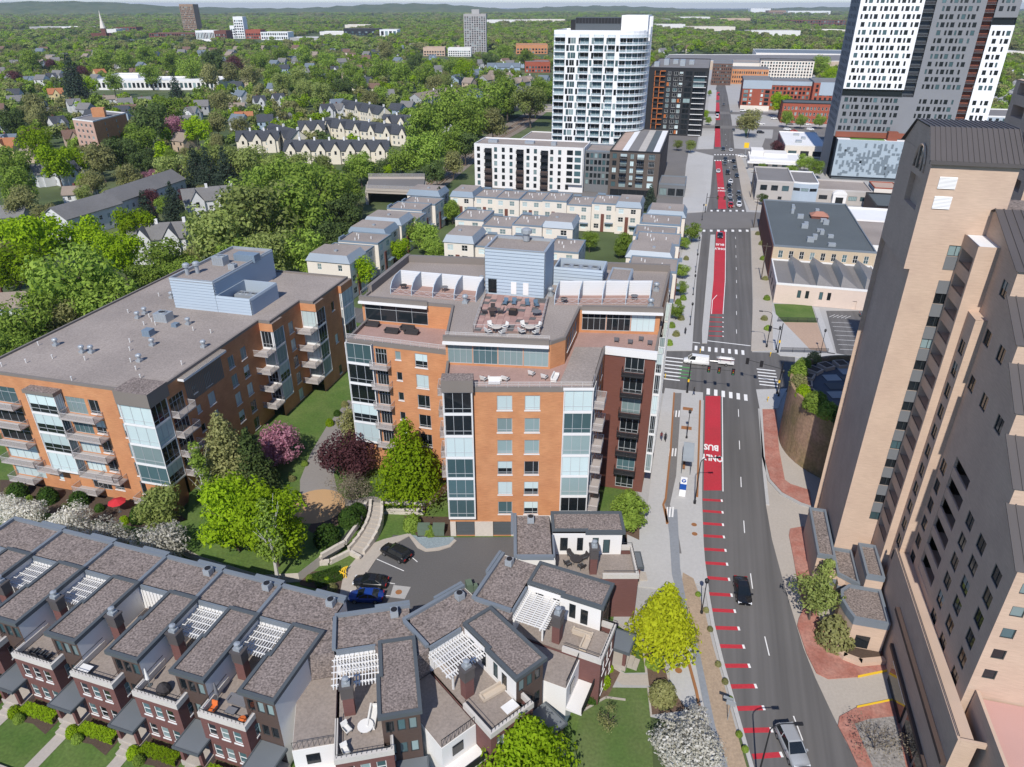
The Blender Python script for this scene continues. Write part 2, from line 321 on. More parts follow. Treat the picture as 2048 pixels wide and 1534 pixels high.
def inset(poly, d):        # inward offset of a counter-clockwise polygon
    n = len(poly); out = []
    for k in range(n):
        p0, p1, p2 = poly[k - 1], poly[k], poly[(k + 1) % n]
        def nrm(a, b):
            L = math.hypot(b[0] - a[0], b[1] - a[1]) or 1; return (-(b[1] - a[1]) / L, (b[0] - a[0]) / L)
        n1, n2 = nrm(p0, p1), nrm(p1, p2); q = 1 + n1[0] * n2[0] + n1[1] * n2[1]; q = max(q, .3)
        out.append((p1[0] + (n1[0] + n2[0]) * d / q, p1[1] + (n1[1] + n2[1]) * d / q))
    return out
def parapet(mb, poly, z0, z1, th=.35, mi=0):      # a ring wall on the edge of poly
    q = inset(poly, th); n = len(poly)
    for k in range(n):
        a, b, c, d = poly[k], poly[(k + 1) % n], q[(k + 1) % n], q[k]
        mb.quad((*a, z0), (*b, z0), (*b, z1), (*a, z1), mi); mb.quad((*c, z0), (*d, z0), (*d, z1), (*c, z1), mi); mb.quad((*a, z1), (*b, z1), (*c, z1), (*d, z1), mi)
def flat_roof(B, poly, z, m, coping=slate_trim, ph=.45, name='roof', th=.35):
    b = MB(); b.add([(p[0], p[1], z) for p in inset(poly, th * .5)], [tuple(range(len(poly)))]); B.part(name, b, m)
    c = MB(); parapet(c, inset(poly, -.03), z - .12, z + ph, th); B.part('parapet', c, coping)
# ------------------------------------------------------------------ ground, avenue, pavements
def Z4(pts): return [(1240 + x / 2.535, 1020 + y / 2.535) for x, y in pts]
def Z2(pts): return [(1250 + x / 2.567, 680 + y / 2.567) for x, y in pts]
def ring(R, n=96): return [(R * math.cos(2 * math.pi * k / n), R * math.sin(2 * math.pi * k / n)) for k in range(n)]
sheet('ground', ring(30000), -0.10, canopy_g)
hb = MB(); n_h = 90                                   # low wooded hills along the horizon on the left
for (cx, cy, rx, ry, hh, sd_) in ((-3900, 6400, 2600, 900, 104, 1), (-1700, 7600, 2300, 800, 104, 2), (-5600, 5200, 1500, 900, 92, 3), (900, 9000, 2600, 700, 74, 4), (4500, 8800, 3000, 700, 70, 5)):
    r2 = random.Random(sd_); ph = [r2.uniform(0, 6) for _ in range(6)]; N, M_ = 60, 12; o = len(hb.v)
    for i in range(N + 1):
        for j in range(M_ + 1):
            a, b = i / N * 2 - 1, j / M_ * 2 - 1; x = cx + a * rx; y = cy + b * ry
            z = hh * max(0, 1 - a * a) ** .8 * max(0, 1 - b * b) ** .7 * (0.75 + .25 * math.sin(a * 5 + ph[0])) + (6 * math.sin(a * 60 + ph[1]) + 4 * math.sin(a * 97 + ph[2] + b * 9)) * max(0, 1 - a * a) * (1 - b * b)
            hb.v.append((x, y, z - .5))
    for i in range(N):
        for j in range(M_): hb.f.append([o + i * (M_ + 1) + j, o + (i + 1) * (M_ + 1) + j, o + (i + 1) * (M_ + 1) + j + 1, o + i * (M_ + 1) + j + 1]); hb.m.append(0)
tag(obj('hills', hb.mesh('hills', canopy_g)), kind='structure')

L_S = PX([(1404, 985), (1404, 1020), (1405.7, 1071), (1409.6, 1122.6), (1417.5, 1185.7), (1429.3, 1252.7), (1449, 1331.6), (1472.7, 1414.5), (1510, 1545), (1546, 1640)])
R_S = PX([(1511, 770), (1519, 816), (1525, 940), (1532, 1010), (1544, 1079), (1563, 1150), (1585, 1225), (1607, 1296), (1630.5, 1355), (1658, 1414), (1690, 1480), (1725, 1545), (1775, 1640)])
L_N = PX([(1431.5, 178), (1431, 215), (1429.5, 250), (1427, 300), (1421, 388), (1404, 458), (1393, 560), (1383, 706)])
R_N = PX([(1504, 706), (1505, 600), (1501, 458), (1484, 388), (1469, 300), (1463, 240), (1455, 190), (1452, 178)])
far_l, far_r = PX([(1436, 160), (1449, 160)])
avenue_poly = [far_l] + L_N + PX([(1408, 790)]) + L_S + list(reversed(R_S)) + R_N + [far_r]
avenue = sheet('avenue', avenue_poly, 0.0, asphalt)
sheet('roadbed', TS((-4, 55), (26, 55), (26, 110), (24, 760), (-2, 760), (-4, 130)), -.028, conc)
sheet('junction', PX([(1300, 700), (1590, 706), (1590, 782), (1404, 800), (1300, 782)]), -.010, asphalt)
# side streets
for nm, poly in (('side_street', PX([(1322, 708), (1384, 706), (1400, 786), (1322, 772), (1210, 752), (690, 640), (690, 612)])), ('side_street', PX([(1503, 706), (1576, 712), (1576, 772), (1511, 775)])),
                 ('cross_street', PX([(1300, 432), (1410, 424), (1500, 424), (1540, 426), (1545, 452), (1500, 456), (1404, 458), (1300, 470)])), ('cross_street', PX([(1330, 300), (1427, 298), (1470, 297), (1700, 312), (1700, 322), (1475, 308), (1427, 312), (1330, 312)])), ('cross_street', PX([(1380, 250), (1700, 255), (1700, 262), (1380, 256)])), ('cross_street', PX([(1330, 221), (1700, 228), (1700, 233), (1330, 226)]))):
    sheet(nm, poly, 0.012, asphalt_l if nm != 'side_street' else asphalt)
# pavements (a real kerb step)
KZ = 0.13
def strip(name, left, right, m, z0=-.05, z1=KZ): return slab(name, list(left) + list(reversed(right)), z0, z1, m)
def sh(p, dt): t, s_ = ts(p); return xy(t + dt, s_)
slab('pavement', PX([(1384, 702), (1393, 560), (1404, 470), (1372, 470), (1352, 560), (1330, 702)]), -.05, KZ, conc_l)
slab('pavement', PX([(1421, 384), (1410, 424), (1364, 424), (1372, 330), (1378, 300), (1427, 312)]), -.05, KZ, conc_l)
slab('pavement', PX([(1427, 298), (1430, 262), (1402, 262), (1395, 298)]), -.05, KZ, conc_l)
slab('pavement', PX([(1431, 247), (1431.5, 232), (1412, 232), (1410, 247)]), -.05, KZ, conc_l)
slab('pavement', PX([(1431.5, 222), (1433, 180), (1420, 180), (1415, 222)]), -.05, KZ, conc_l)
slab('pavement', PX([(1404, 1000), (1406, 786), (1330, 777), (1314, 860), (1286, 1085), (1254, 1070), (1254, 1172), (1322, 1178), (1378, 1160), (1418, 1180), (1408, 1110)]), -.05, KZ, conc_l)
slab('pavement', PX([(1502, 702), (1506, 600), (1502, 462), (1530, 462), (1543, 560), (1546, 700)]), -.05, KZ, conc_w)
slab('pavement', PX([(1499, 420), (1484, 388), (1471, 312), (1482, 312), (1510, 388), (1528, 420)]), -.05, KZ, conc_w)
slab('pavement', PX([(1546, 700), (1533, 610), (1620, 700), (1700, 712), (1700, 722), (1560, 712)]), -.05, KZ - .01, conc_l)
slab('pavement', PX([(1512, 780), (1574, 778), (1562, 800), (1556, 818), (1519, 818)]), -.05, KZ, conc_l)
plaza = sheet('driveway', PX([(1519, 818), (1556, 818), (1580, 900), (1660, 960), (1680, 1080), (1830, 1400), (1900, 1600), (1760, 1600), (1700, 1480), (1560, 1280), (1500, 1080), (1490, 950)]), -0.012, conc_w)
slab('kerb', PX(Z2([(682, 355), (690, 355), (712, 600), (742, 715), (805, 785), (905, 838), (958, 855), (960, 866), (900, 850), (798, 795), (732, 722), (702, 603)])), -.05, .15, conc)
slab('brick_pavement', PX(Z2([(690, 358), (775, 358), (790, 560), (820, 720), (850, 742), (945, 772), (958, 853), (905, 836), (808, 783), (745, 713), (714, 598)])), -.05, .13, paver_b)
slab('brick_pavement', PX(Z4([(862, 97), (930, 85), (970, 300), (1010, 560), (1075, 690), (1340, 720), (1380, 812), (1200, 848), (1055, 858), (995, 828), (945, 728), (898, 588), (905, 555), (930, 500), (905, 400), (880, 250), (856, 130)])), -.05, .13, paver_b)
slab('brick_pavement', PX(Z4([(1112, 1050), (1200, 1002), (1390, 968), (1470, 1320), (1530, 1420), (1260, 1420), (1150, 1180), (1104, 1095)])), -.05, .13, paver_b)
sheet('gravel_bed', PX(Z4([(1190, 1085), (1260, 1060), (1395, 1045), (1450, 1303), (1470, 1420), (1330, 1420), (1240, 1200)]), .13), .145, mat("rock_mulch", (0.26, 0.24, 0.22), 0.95, 0.2, 0.5, 0.5, 4.0))
for pts in (Z4([(1205, 843), (1385, 806), (1385, 814), (1205, 851)]), Z4([(1200, 997), (1388, 958), (1388, 968), (1200, 1007)])): slab('painted_kerb', PX(pts), 0.0, .16, yellow_p)
# left of the avenue: path, rust-coloured edging, planting strip
bike = sheet('cycle_path', PX(Z2([(250, 275), (290, 275), (262, 700), (230, 850), (262, 930), (290, 1100), (262, 1100), (232, 940), (205, 850), (222, 700)]) + []), KZ + .012, asphalt_l)
sheet('cycle_path', PX(Z4([(232, 0), (290, 0), (305, 300), (352, 560), (402, 720), (452, 960), (482, 1100), (550, 1320), (580, 1420), (520, 1420), (495, 1303), (455, 1110), (420, 970), (385, 800), (330, 580), (262, 330), (250, 130)])), KZ + .018, mat("blue_grey_path", (0.24, 0.255, 0.275), 0.9, 0.12, 0.2, 0.12, 3.0))
slab('pavement', PX(Z4([(100, 0), (245, 0), (258, 330), (332, 590), (385, 790), (415, 960), (450, 1100), (490, 1290), (520, 1420), (470, 1420), (400, 1010), (330, 1000), (255, 900), (245, 760), (260, 700), (220, 420), (95, 320)])), -.05, KZ + .008, conc_l)
sheet('planting_strip', PX(Z4([(318, 320), (372, 350), (430, 520), (470, 690), (530, 900), (580, 1090), (640, 1303), (680, 1420), (575, 1420), (545, 1303), (478, 1090), (448, 960), (400, 715), (355, 560), (310, 400)])), KZ + .01, dry_soil)
kerb_in = [sh(p, -.45) for p in L_S]; strip('kerb', kerb_in, [sh(p, .02) for p in L_S], conc_l, -.05, .15)
strip('kerb', [sh(p, -.02) for p in R_S[1:4]], [sh(p, .5) for p in R_S[1:4]], conc_l, -.05, .15)
ed = thing('planter_edging', 'rust-coloured steel edging along the cycle path and bus stop', 'edging', (*g(1340, 900), 0))
for pl in (Z2([(252, 275), (234, 560), (208, 820), (196, 850), (218, 945)]), Z2([(385, 315), (378, 560), (370, 810)]), Z4([(322, 690), (350, 790), (385, 920), (403, 1010)]), Z4([(230, 0), (238, 75)])):
    P = PX(pl); rust = MB()
    for a, b in zip(P, P[1:]): rust.rbox(((a[0] + b[0]) / 2, (a[1] + b[1]) / 2), math.atan2(b[1] - a[1], b[0] - a[0]), math.hypot(b[0] - a[0], b[1] - a[1]), .32, KZ - .02, KZ + .16)
    obj('edging_strip', rust.mesh('edging_strip', corten), ed, (-ed.location[0], -ed.location[1], 0))
for x, y in ((322, 357), (315, 455)):
    p = g(*Z2([(x, y)])[0]); b = MB(); b.rbox((0, 0), 0, 1.9, 1.1, 0, .06); tag(obj('tree_grate', b.mesh('tree_grate', corten), None, (p[0], p[1], KZ), ROAD), 'rust-coloured tree pit cover in the bus stop pavement', 'tree grate', 'tree pits at the bus stop')
# painted markings, parts of the avenue
def mark(name, quad, m, z=.012): return sheet(name, quad, z, m, avenue)
def bar(c, l, w_, ang, z, m, name, par=None):
    b = cached(('bar', round(l, 2), round(w_, 2), m.name), lambda: (lambda q: (q.add([(-l / 2, -w_ / 2, 0), (l / 2, -w_ / 2, 0), (l / 2, w_ / 2, 0), (-l / 2, w_ / 2, 0)], [(0, 1, 2, 3)]), q.mesh(name, m))[1])(MB()))
    return obj(name, b, par or avenue, (c[0], c[1], z), ang)
mark('bus_lane', PX([(1411, 792), (1441, 792), (1443, 981), (1407, 981)]), red_paint)
mark('bus_lane', PX([(1433, 462), (1451, 462), (1450, 560), (1445, 628), (1421, 628), (1425, 560)]), red_paint)
mark('bus_lane', PX([(1430.5, 322), (1443, 322), (1453, 418), (1436, 418), (1436, 385)]), red_paint)
mark('bus_lane', PX([(1430, 252), (1440, 252), (1441.5, 294), (1429.5, 294)]), red_paint)
mark('bus_lane', PX([(1431, 205), (1438.5, 205), (1440, 240), (1430.5, 240)]), red_paint)
mark('bus_lane', PX([(1433.5, 184), (1439, 184), (1438.5, 200), (1431.5, 200)]), red_paint)
bars = [((1407.8, 999.4), (1443.6, 1001.4))] + [tuple(Z4([a, b])) for a, b in (((425, 5), (520, 12)), ((425, 68), (522, 75)), ((420, 130), (527, 137)), ((425, 198), (535, 205)), ((430, 268), (543, 275)), ((440, 343), (553, 352)), ((450, 425), (566, 432)), ((465, 507), (582, 513)), ((483, 597), (602, 601)), ((503, 690), (627, 693)), ((528, 790), (655, 790)), ((557, 895), (688, 893)), ((590, 1007), (728, 1003)), ((630, 1118), (768, 1115)), ((675, 1250), (818, 1240)))] \
    + [((1421 - k * .6, 634 + k * 9.4), (1446, 635 + k * 9.4)) for k in range(5)]
for a, b in bars:
    A, B = g(*a), g(*b); L = math.hypot(B[0] - A[0], B[1] - A[1]); an = math.atan2(B[1] - A[1], B[0] - A[0]); far = a[1] < 700
    bar(((A[0] + B[0]) / 2, (A[1] + B[1]) / 2), 3.2 if not far else 3.5, .62 if not far else .5, an, .012, red_paint, 'red_bar'); bar(((B[0]), (B[1])), .28, .62, an, .016, white_paint, 'bar_end')
for u, v in ((1488.5, 1053.5), (1502.3, 1162), (1534, 1292), (1596, 1456), (1482, 957), (1479, 890), (1477, 827)): pass
dash_s = [(1488.3, 1053.5), (1503, 1162), (1534, 1292), (1596, 1456), (1482, 964), (1479, 890), (1477, 826)]
for i, (u, v) in enumerate(dash_s):
    p = g(u, v); q = g(*{1053.5: (1482, 964), 1162: (1488.3, 1053.5), 1292: (1503, 1162), 1456: (1534, 1292)}.get(v, (u - 2.6, v - 60))); bar(p, 3.0, .13, math.atan2(q[1] - p[1], q[0] - p[0]), .012, white_paint, 'lane_dash')
for u, v in ((1473, 663), (1473, 626), (1473, 593), (1473, 563), (1472.5, 537), (1472, 513), (1471.5, 493), (1471, 476)): bar(g(u, v), 2.6, .13, math.pi / 2 - AL, .012, white_paint, 'lane_dash')
for k in range(14):
    v = 412 - k * 11; bar(g(1468 - (412 - v) * .12, v), 2.8, .16, math.pi / 2 - AL, .012, white_paint, 'lane_dash')
for k in range(8):      # crosswalks: far and near side of the junction
    bar(g(1392 + k * 13.4, 696 + k * 1.3), 2.5, .62, math.pi / 2 - AL, .012, white_paint, 'crosswalk_bar')
for k in range(6): bar(g(1416.5 + k * 15, 783 + k * 2.4), 2.7, .68, math.pi / 2 - AL, .012, white_paint, 'crosswalk_bar')
for k in range(7): bar(g(1346 - k * 1.4, 716 + k * 7.1), 4.6, .5, -AL, .026, white_paint, 'crosswalk_bar')
for k in range(6): bar(g(1532 + k * 1.3, 740 + k * 6.2), 3.9, .45, -AL, .026, white_paint, 'crosswalk_bar')
for k in range(7): bar(g(1408 + k * 14.4, 461.5), 2.6, .9, math.pi / 2 - AL, .026, white_paint, 'crosswalk_bar')
for k in range(6): bar(g(1423 + k * 12.6, 421.5), 2.4, .8, math.pi / 2 - AL, .026, white_paint, 'crosswalk_bar')
for k in range(8): bar(g(1430 + k * 6, 309.5), 2.5, .8, math.pi / 2 - AL, .026, white_paint, 'crosswalk_bar'); bar(g(1430 + k * 5.4, 321), 2.5, .8, math.pi / 2 - AL, .016, white_paint, 'crosswalk_bar')
for x0, y0, x1, y1 in ((700, 548, 1088, 594), (560, 560, 632, 570)):
    A, B = g(1260 + x0 / 4.51, 560 + y0 / 4.51), g(1260 + x1 / 4.51, 560 + y1 / 4.51); bar(((A[0] + B[0]) / 2, (A[1] + B[1]) / 2), math.hypot(B[0] - A[0], B[1] - A[1]), .35, math.atan2(B[1] - A[1], B[0] - A[0]), .013, white_paint, 'stop_line')
for pl in ([(1444.5, 790), (1446, 983)], [(1451.5, 462), (1450.5, 560), (1446, 628)], [(1434, 590), (1425, 600), (1423, 628)]):
    P = PX(pl)
    for a, b in zip(P, P[1:]): bar(((a[0] + b[0]) / 2, (a[1] + b[1]) / 2), math.hypot(b[0] - a[0], b[1] - a[1]), .16, math.atan2(b[1] - a[1], b[0] - a[0]), .014, white_paint, 'edge_line')
green_p = mat("green_lane_paint", (0.08, 0.30, 0.09), 0.8, 0.12)
for k in range(4): bar(g(1371 - k * .6, 735 + k * 7), 2.6, .42, -AL, .026, green_p, 'cycle_bar')
for (x, y) in ((262, 382), (244, 580), (230, 887)):         # path crossings
    for k in range(3): bar(g(*Z2([(x - 15 + k * 15, y)])[0]), 2.6, .26, math.pi / 2 - AL, KZ + .03, white_paint, 'crossing_bar', bike)
def lettering(txt, u, v, size, sy, par=None, z=.018, rz=None):
    f = bpy.data.curves.new('lettering', 'FONT'); f.body = txt; f.align_x = 'CENTER'; f.align_y = 'CENTER'; f.size = size; f.offset = .05; f.resolution_u = 2
    t_ = bpy.data.objects.new('tmp', f); C.objects.link(t_); bpy.context.view_layer.update()
    me = bpy.data.meshes.new_from_object(t_.evaluated_get(bpy.context.evaluated_depsgraph_get())); bpy.data.objects.remove(t_); me.materials.clear(); me.materials.append(white_paint)
    p = g(u, v); o = obj('lettering', me, par or avenue, (p[0], p[1], z), (math.pi - AL) if rz is None else rz); o.scale = (1, sy, 1); return o
lettering('BUS', 1422.5, 894.5, 1.5, 1.75); lettering('ONLY', 1424.5, 915.5, 1.35, 1.95); lettering('BUS', 1440, 489, 1.6, 1.9); lettering('ONLY', 1440, 497.5, 1.3, 2.2); lettering('BUS', 1442, 376, 1.6, 2.2); lettering('ONLY', 1443, 381.5, 1.3, 2.4)
# the concrete island between cycle lane and bus lane
slab('traffic_island', PX([(1404, 687), (1414, 687), (1422, 610), (1427, 560), (1430, 470), (1421, 470), (1413, 560), (1404, 660)]), 0.0, .14, conc_l)
slab('bus_stop_island', PX(Z2([(300, 290), (388, 300), (392, 560), (386, 840), (352, 905), (300, 950), (262, 930), (240, 850), (272, 700), (290, 400)])), 0.0, KZ + .006, conc_l)
for k in range(8):
    a, b = PX(Z2([(292 - k * 4, 330 + k * 62), (376 - k * 1, 338 + k * 62)]), KZ); bar(((a[0] + b[0]) / 2, (a[1] + b[1]) / 2), math.hypot(b[0] - a[0], b[1] - a[1]), .06, math.atan2(b[1] - a[1], b[0] - a[0]), KZ + .02, conc, 'pavement_joint', bike)
# the block of land round the buildings on the left of the avenue
sheet('garden_ground', PX([(700, 640), (1322, 772), (1314, 860), (1286, 1085), (1254, 1172), (1240, 1400), (1290, 1534), (1290, 1640), (-300, 1640), (-300, 700), (400, 640)]), -.03, grass)
sheet('parking_court', PX([(786, 1070), (905, 1075), (1290, 1072), (1290, 1110), (1000, 1200), (920, 1290), (700, 1290), (690, 1190), (760, 1110)]), .004, asphalt_c)
for (a, b) in (((753, 1118), (808, 1142)), ((700, 1150), (790, 1168)), ((722, 1189), (780, 1192)), ((800, 1095), (835, 1124))):
    A, B = g(*a), g(*b); bar(((A[0] + B[0]) / 2, (A[1] + B[1]) / 2), math.hypot(B[0] - A[0], B[1] - A[1]), .12, math.atan2(B[1] - A[1], B[0] - A[0]), .02, white_paint, 'bay_line')
def Z3(pts): return [(560 + x / 2.695, 1020 + y / 2.695) for x, y in pts]
slab('pavement', PX(Z3([(470, 195), (560, 160), (690, 130), (700, 140), (600, 195), (545, 240), (520, 265), (405, 440), (380, 490), (320, 470), (345, 340), (400, 275)])), -.05, KZ, conc_w)
slab('pavement', PX(Z3([(690, 135), (702, 130), (760, 190), (790, 212), (850, 205), (910, 190), (940, 160), (952, 168), (920, 200), (855, 220), (785, 226), (740, 205)])), -.04, .14, conc_w)
sheet('gravel_bed', PX(Z3([(702, 134), (800, 148), (935, 146), (938, 160), (908, 188), (850, 203), (792, 210), (762, 188)])), .03, mat("blue_gravel", (0.24, 0.29, 0.31), 0.95, 0.1, 0.6, 0.35, 5.0))
sheet('drain_apron', PX(Z3([(612, 405), (705, 415), (672, 480), (592, 470)])), .016, conc)
sheet('service_yard', PX([(1880, 1580), (1250, 1050), (1300, 1080), (1295, 1100), (1250, 1110)][1:]), .004, asphalt)
p = g(*Z3([(640, 443)])[0]); b = MB(); b.lathe((0, 0, 0), [(.45, 0), (.45, .02)], 14); tag(obj('manhole_cover', b.mesh('manhole_cover', corten), None, (p[0], p[1], .018)), 'round rusty drain cover in the parking court apron', 'manhole')
for (x, y, zz) in ((375, 78, KZ + .02), (378, 125, KZ + .02), (296, 818, KZ + .03)):
    p = g(*Z4([(x, y)])[0]); b = MB(); b.lathe((0, 0, 0), [(.42, 0), (.42, .02)], 14); tag(obj('manhole_cover', b.mesh('manhole_cover', corten), None, (p[0], p[1], zz)), 'round rusty manhole cover in the pale pavement beside the avenue', 'manhole', 'manhole covers in the pavement')
# right of the avenue beyond the junction: lawn plot, bare plot, car park, wide city paving
sheet('city_ground', TS((17.5, 140), (140, 150), (260, 420), (320, 640), (36, 640), (22, 420), (18, 250)), -.04, conc)
sheet('city_ground', TS((-100, 285), (2, 285), (2, 640), (-45, 640), (-75, 420)), -.045, asphalt_l); sheet('city_ground', TS((-60, 641), (330, 641), (330, 1330), (-60, 1330)), -.05, conc)
for k in range(22): bar(xy(-1.2 - (k > 8) * 1.5, 314 + k * 2.9), 9.5, .25, -AL, KZ + .02, conc, 'plaza_joint')
sheet('lawn', TS((23.4, 176.5), (33, 178.5), (33, 191), (23.4, 189.3)), .03, grass)
sheet('bare_plot', TS((22.8, 158), (33.2, 160), (33, 178.5), (23.4, 176.5)), .03, mat("bare_clay", (0.42, 0.295, 0.215), 0.95, 0.1, 0.3, 0.2, 3.0))
sheet('car_park', TS((35.2, 160), (54, 165), (54, 192), (36.2, 187.5)), .02, asphalt)
for k in range(7): bar(xy(38.6 + k * .05, 163.5 + k * 2.75), 4.8, .13, ROAD + .12, .035, white_paint, 'bay_line')
for k in range(5): bar(xy(37.2 + k * .95, 184.2), 2.6, .12, ROAD + .9, .035, white_paint, 'hatch_line')
sheet('car_park', TS((28, 395), (58, 405), (58, 470), (36, 470)), .02, asphalt_l)
sheet('car_park', TS((40, 470), (100, 480), (100, 530), (44, 520)), .024, asphalt_l)
# ------------------------------------------------------------------ orange brick apartment blocks
FH = 3.52
def bay(B, pts, zs, h, mix=MIX_APT, name='bay', m=white_trim, st='bay', sillh=.28, cap=None):
    """glazed bay: faces pts[i]-pts[i+1], one window per face and floor, pale bands between"""
    W = MB()
    for a, b in zip(pts, pts[1:]):
        L = math.hypot(b[0] - a[0], b[1] - a[1])
        n = max(1, round(L / 4.6)); wd = (L - .12) / n
        B.facade(W, a, b, zs[0], zs[-1] + h, [(.06 + k * wd + .03, .06 + (k + 1) * wd - .03, z + sillh, z + h - .06, st, mix) for z in zs for k in range(n)], 0, .2)
    return B.part(name, W, m)
def siding(mb, a, b, z0, z1, pitch=.55, out=.13, mi=0):
    L = math.hypot(b[0] - a[0], b[1] - a[1]); n = ((b[1] - a[1]) / L, -(b[0] - a[0]) / L); z = z0
    while z < z1 - .02:
        e = min(z + pitch, z1); mb.quad((a[0] + n[0] * out, a[1] + n[1] * out, z), (b[0] + n[0] * out, b[1] + n[1] * out, z), (b[0], b[1], e), (a[0], a[1], e), mi)
        mb.quad((a[0], a[1], z), (b[0], b[1], z), (b[0] + n[0] * out, b[1] + n[1] * out, z), (a[0] + n[0] * out, a[1] + n[1] * out, z), mi); z = e
def screen_box(B, poly, z0, z1, roof=None, name='plant_room', th=.0, m=pale_metal, ph=.5):
    poly = ccw(poly); W = MB()
    for k in range(len(poly)): siding(W, poly[k], poly[(k + 1) % len(poly)], z0, z1)
    if roof is None:
        q = inset(poly, .25)
        for k in range(len(poly)): W.quad((*q[(k + 1) % len(q)], z0), (*q[k], z0), (*q[k], z1), (*q[(k + 1) % len(q)], z1)); W.quad((*poly[k], z1), (*poly[(k + 1) % len(q)], z1), (*q[(k + 1) % len(q)], z1), (*q[k], z1))
    o = B.part(name, W, m)
    if roof is not None:
        r = MB(); r.add([(p[0], p[1], z1 - ph) for p in inset(poly, .15)], [tuple(range(len(poly)))]); B.sub(o, 'roof', r, roof)
        c = MB(); parapet(c, inset(poly, -.05), z1 - ph - .1, z1 + .02, .3); B.sub(o, 'coping', c, galv)
    return o

# --- the long block on the left
LB = Bld('apartment_block', 'long orange brick apartment block with a flat gravel roof and corner glass bays', 'building', xy(-88, 100))
z_top = 20.6; fl = [1.4 + 3.5 * k for k in range(6)][:5]; W = MB(); B_ = LB
aF, bF = xy(-104, 74), xy(-77.9, 74)
ff = lambda t: t + 104
wf = []
for z in fl:
    wf += [(ff(-103.6), ff(-97.6), z + .15, z + 3.0, 'pent', MIX_APT), (ff(-84.3), ff(-82.5), z + .5, z + 2.9, 'apt', MIX_APT), (ff(-88.4), ff(-84.9), z + .1, z + 2.9, 'pent', MIX_APT), (ff(-79.2), ff(-78.2), z + .5, z + 3.0, 'sq', MIX_APT), (ff(-95.0), ff(-94.1), z + .5, z + 2.9, 'sq', MIX_APT)]
B_.facade(W, aF, bF, 0, z_top, wf)
R = [xy(-72.5, 76.6), xy(-72.5, 101.8)]; rw = []
for k, z in enumerate(fl):
    if k: rw += [(.3, 3.5, z + .05, z + 2.9, 'pent', MIX_DARK)]
    rw += [(5.6, 6.6, z + 1.0, z + 2.3, 'sq', MIX_APT), (8.6, 10.3, z + .6, z + 2.8, 'apt', MIX_APT)]
    rw += [(15.1, 16.7, z + .6, z + 2.8, 'apt', MIX_APT), (18.7, 20.3, z + .6, z + 2.8, 'apt', MIX_APT)]
B_.facade(W, *R, 0, z_top, rw)
B_.facade(W, xy(-70.3, 101.8), xy(-70.3, 112.3), 0, z_top, [(5.6, 7.2, z + .6, z + 2.8, 'apt', MIX_APT) for z in fl])
B_.facade(W, xy(-67.5, 112.3), xy(-67.5, 127), 0, z_top, [(6.6, 7.8, z + .9, z + 2.8, 'sq', MIX_APT) for z in fl[::2]])
B_.facade(W, xy(-67.5, 127), xy(-104, 127), 0, z_top); B_.facade(W, xy(-104, 127), xy(-104, 74), 0, z_top)
B_.part('wall', W, brick_o)
bay(B_, [xy(-93.9, 73.9), xy(-93.9, 72.5), xy(-88.7, 72.5), xy(-88.7, 73.9)], fl[1:], 3.5); bay(B_, [xy(-77.9, 73.98), xy(-77.9, 73.1), xy(-72.5, 73.1), xy(-72.5, 76.6)], fl[1:], 3.5)
bay(B_, [xy(-72.5, 101.8), xy(-70.3, 101.8), xy(-69.9, 101.8), xy(-69.9, 105.2)], fl[1:], 3.5); bay(B_, [xy(-70.3, 112.3), xy(-67.1, 112.3), xy(-67.1, 115.6)], fl[1:], 3.5); bay(B_, [xy(-67.45, 122.5), xy(-66.9, 122.5), xy(-66.9, 127.3)], fl[1:], 3.5)
for rc_, z1_, mm in ((rect(-94.1, -88.5, 72.3, 74.2), 19.5, taupe), (rect(-78.1, -72.3, 72.9, 77.2), 21.2, taupe), (rect(-72.48, -69.85, 101.7, 105.25), 20.45, brick_o), (rect(-70.28, -67.05, 112.2, 115.65), 20.45, brick_o), (rect(-67.48, -66.85, 122.4, 127.35), 20.45, brick_o)): b = MB(); b.prism(rc_, 18.93, z1_, 0, 1); B_.part('bay_cap', b, [mm, gravel])
b = MB(); b.prism(rect(-77.6, -72.9, 73.6, 76.5), 0, 4.9); B_.part('bay_base', b, brick_o)
b = MB()                                                                            # taupe cladding panel, top floor
a0, b0 = xy(-72.43, 80.7), xy(-72.43, 90)
for i in range(24):
    p, q = along(a0, b0, i * .388 + .03), along(a0, b0, i * .388 + .36); b.quad((*p, 15.5), (*q, 15.5), (*q, 20.3), (*p, 20.3))
B_.part('cladding', b, taupe)
for t0, t1, s0, s1 in ((-72.5, -71.4, 79.6, 90.4),):
    b = MB(); b.prism(rect(t0, t1, s0, s1), 20.05, 20.4, 0); 
    for i in range(34): b.prism(rect(t0 + .05, t1 + .02, s0 + .1 + i * .32, s0 + .2 + i * .32), 20.41, 20.52, 1)
    B_.part('cornice', b, [white_trim, taupe])
roofp = TS((-104, 74), (-72.5, 74), (-72.5, 101.8), (-70.3, 101.8), (-70.3, 112.3), (-67.5, 112.3), (-67.5, 127), (-104, 127))
flat_roof(B_, roofp, z_top, roof_tan, taupe, .32)
for z in fl:
    if z > 4: balcony(B_, aF, bF, ff(-88.5), z, 6.3, 1.9); balcony(B_, aF, bF, ff(-103.8), z, 6.6, 1.7); balcony(B_, *R, .1, z, 3.9, 1.5)
    if z > 4: balcony(B_, xy(-72.5, 101.75), xy(-70.3, 101.75), -.1, z, 2.9, 3.0); balcony(B_, xy(-70.3, 112.25), xy(-67.5, 112.25), -.1, z, 3.3, 2.8)
for t0, L in ((-103.5, 5), (-96.8, 4.2), (-91, 4.6), (-85.4, 4.2), (-79.5, 3.6)): balcony(B_, aF, bF, ff(t0), 4.4 if t0 in (-96.8, -85.4) else 1.4, L, 1.8)
B_.finish()
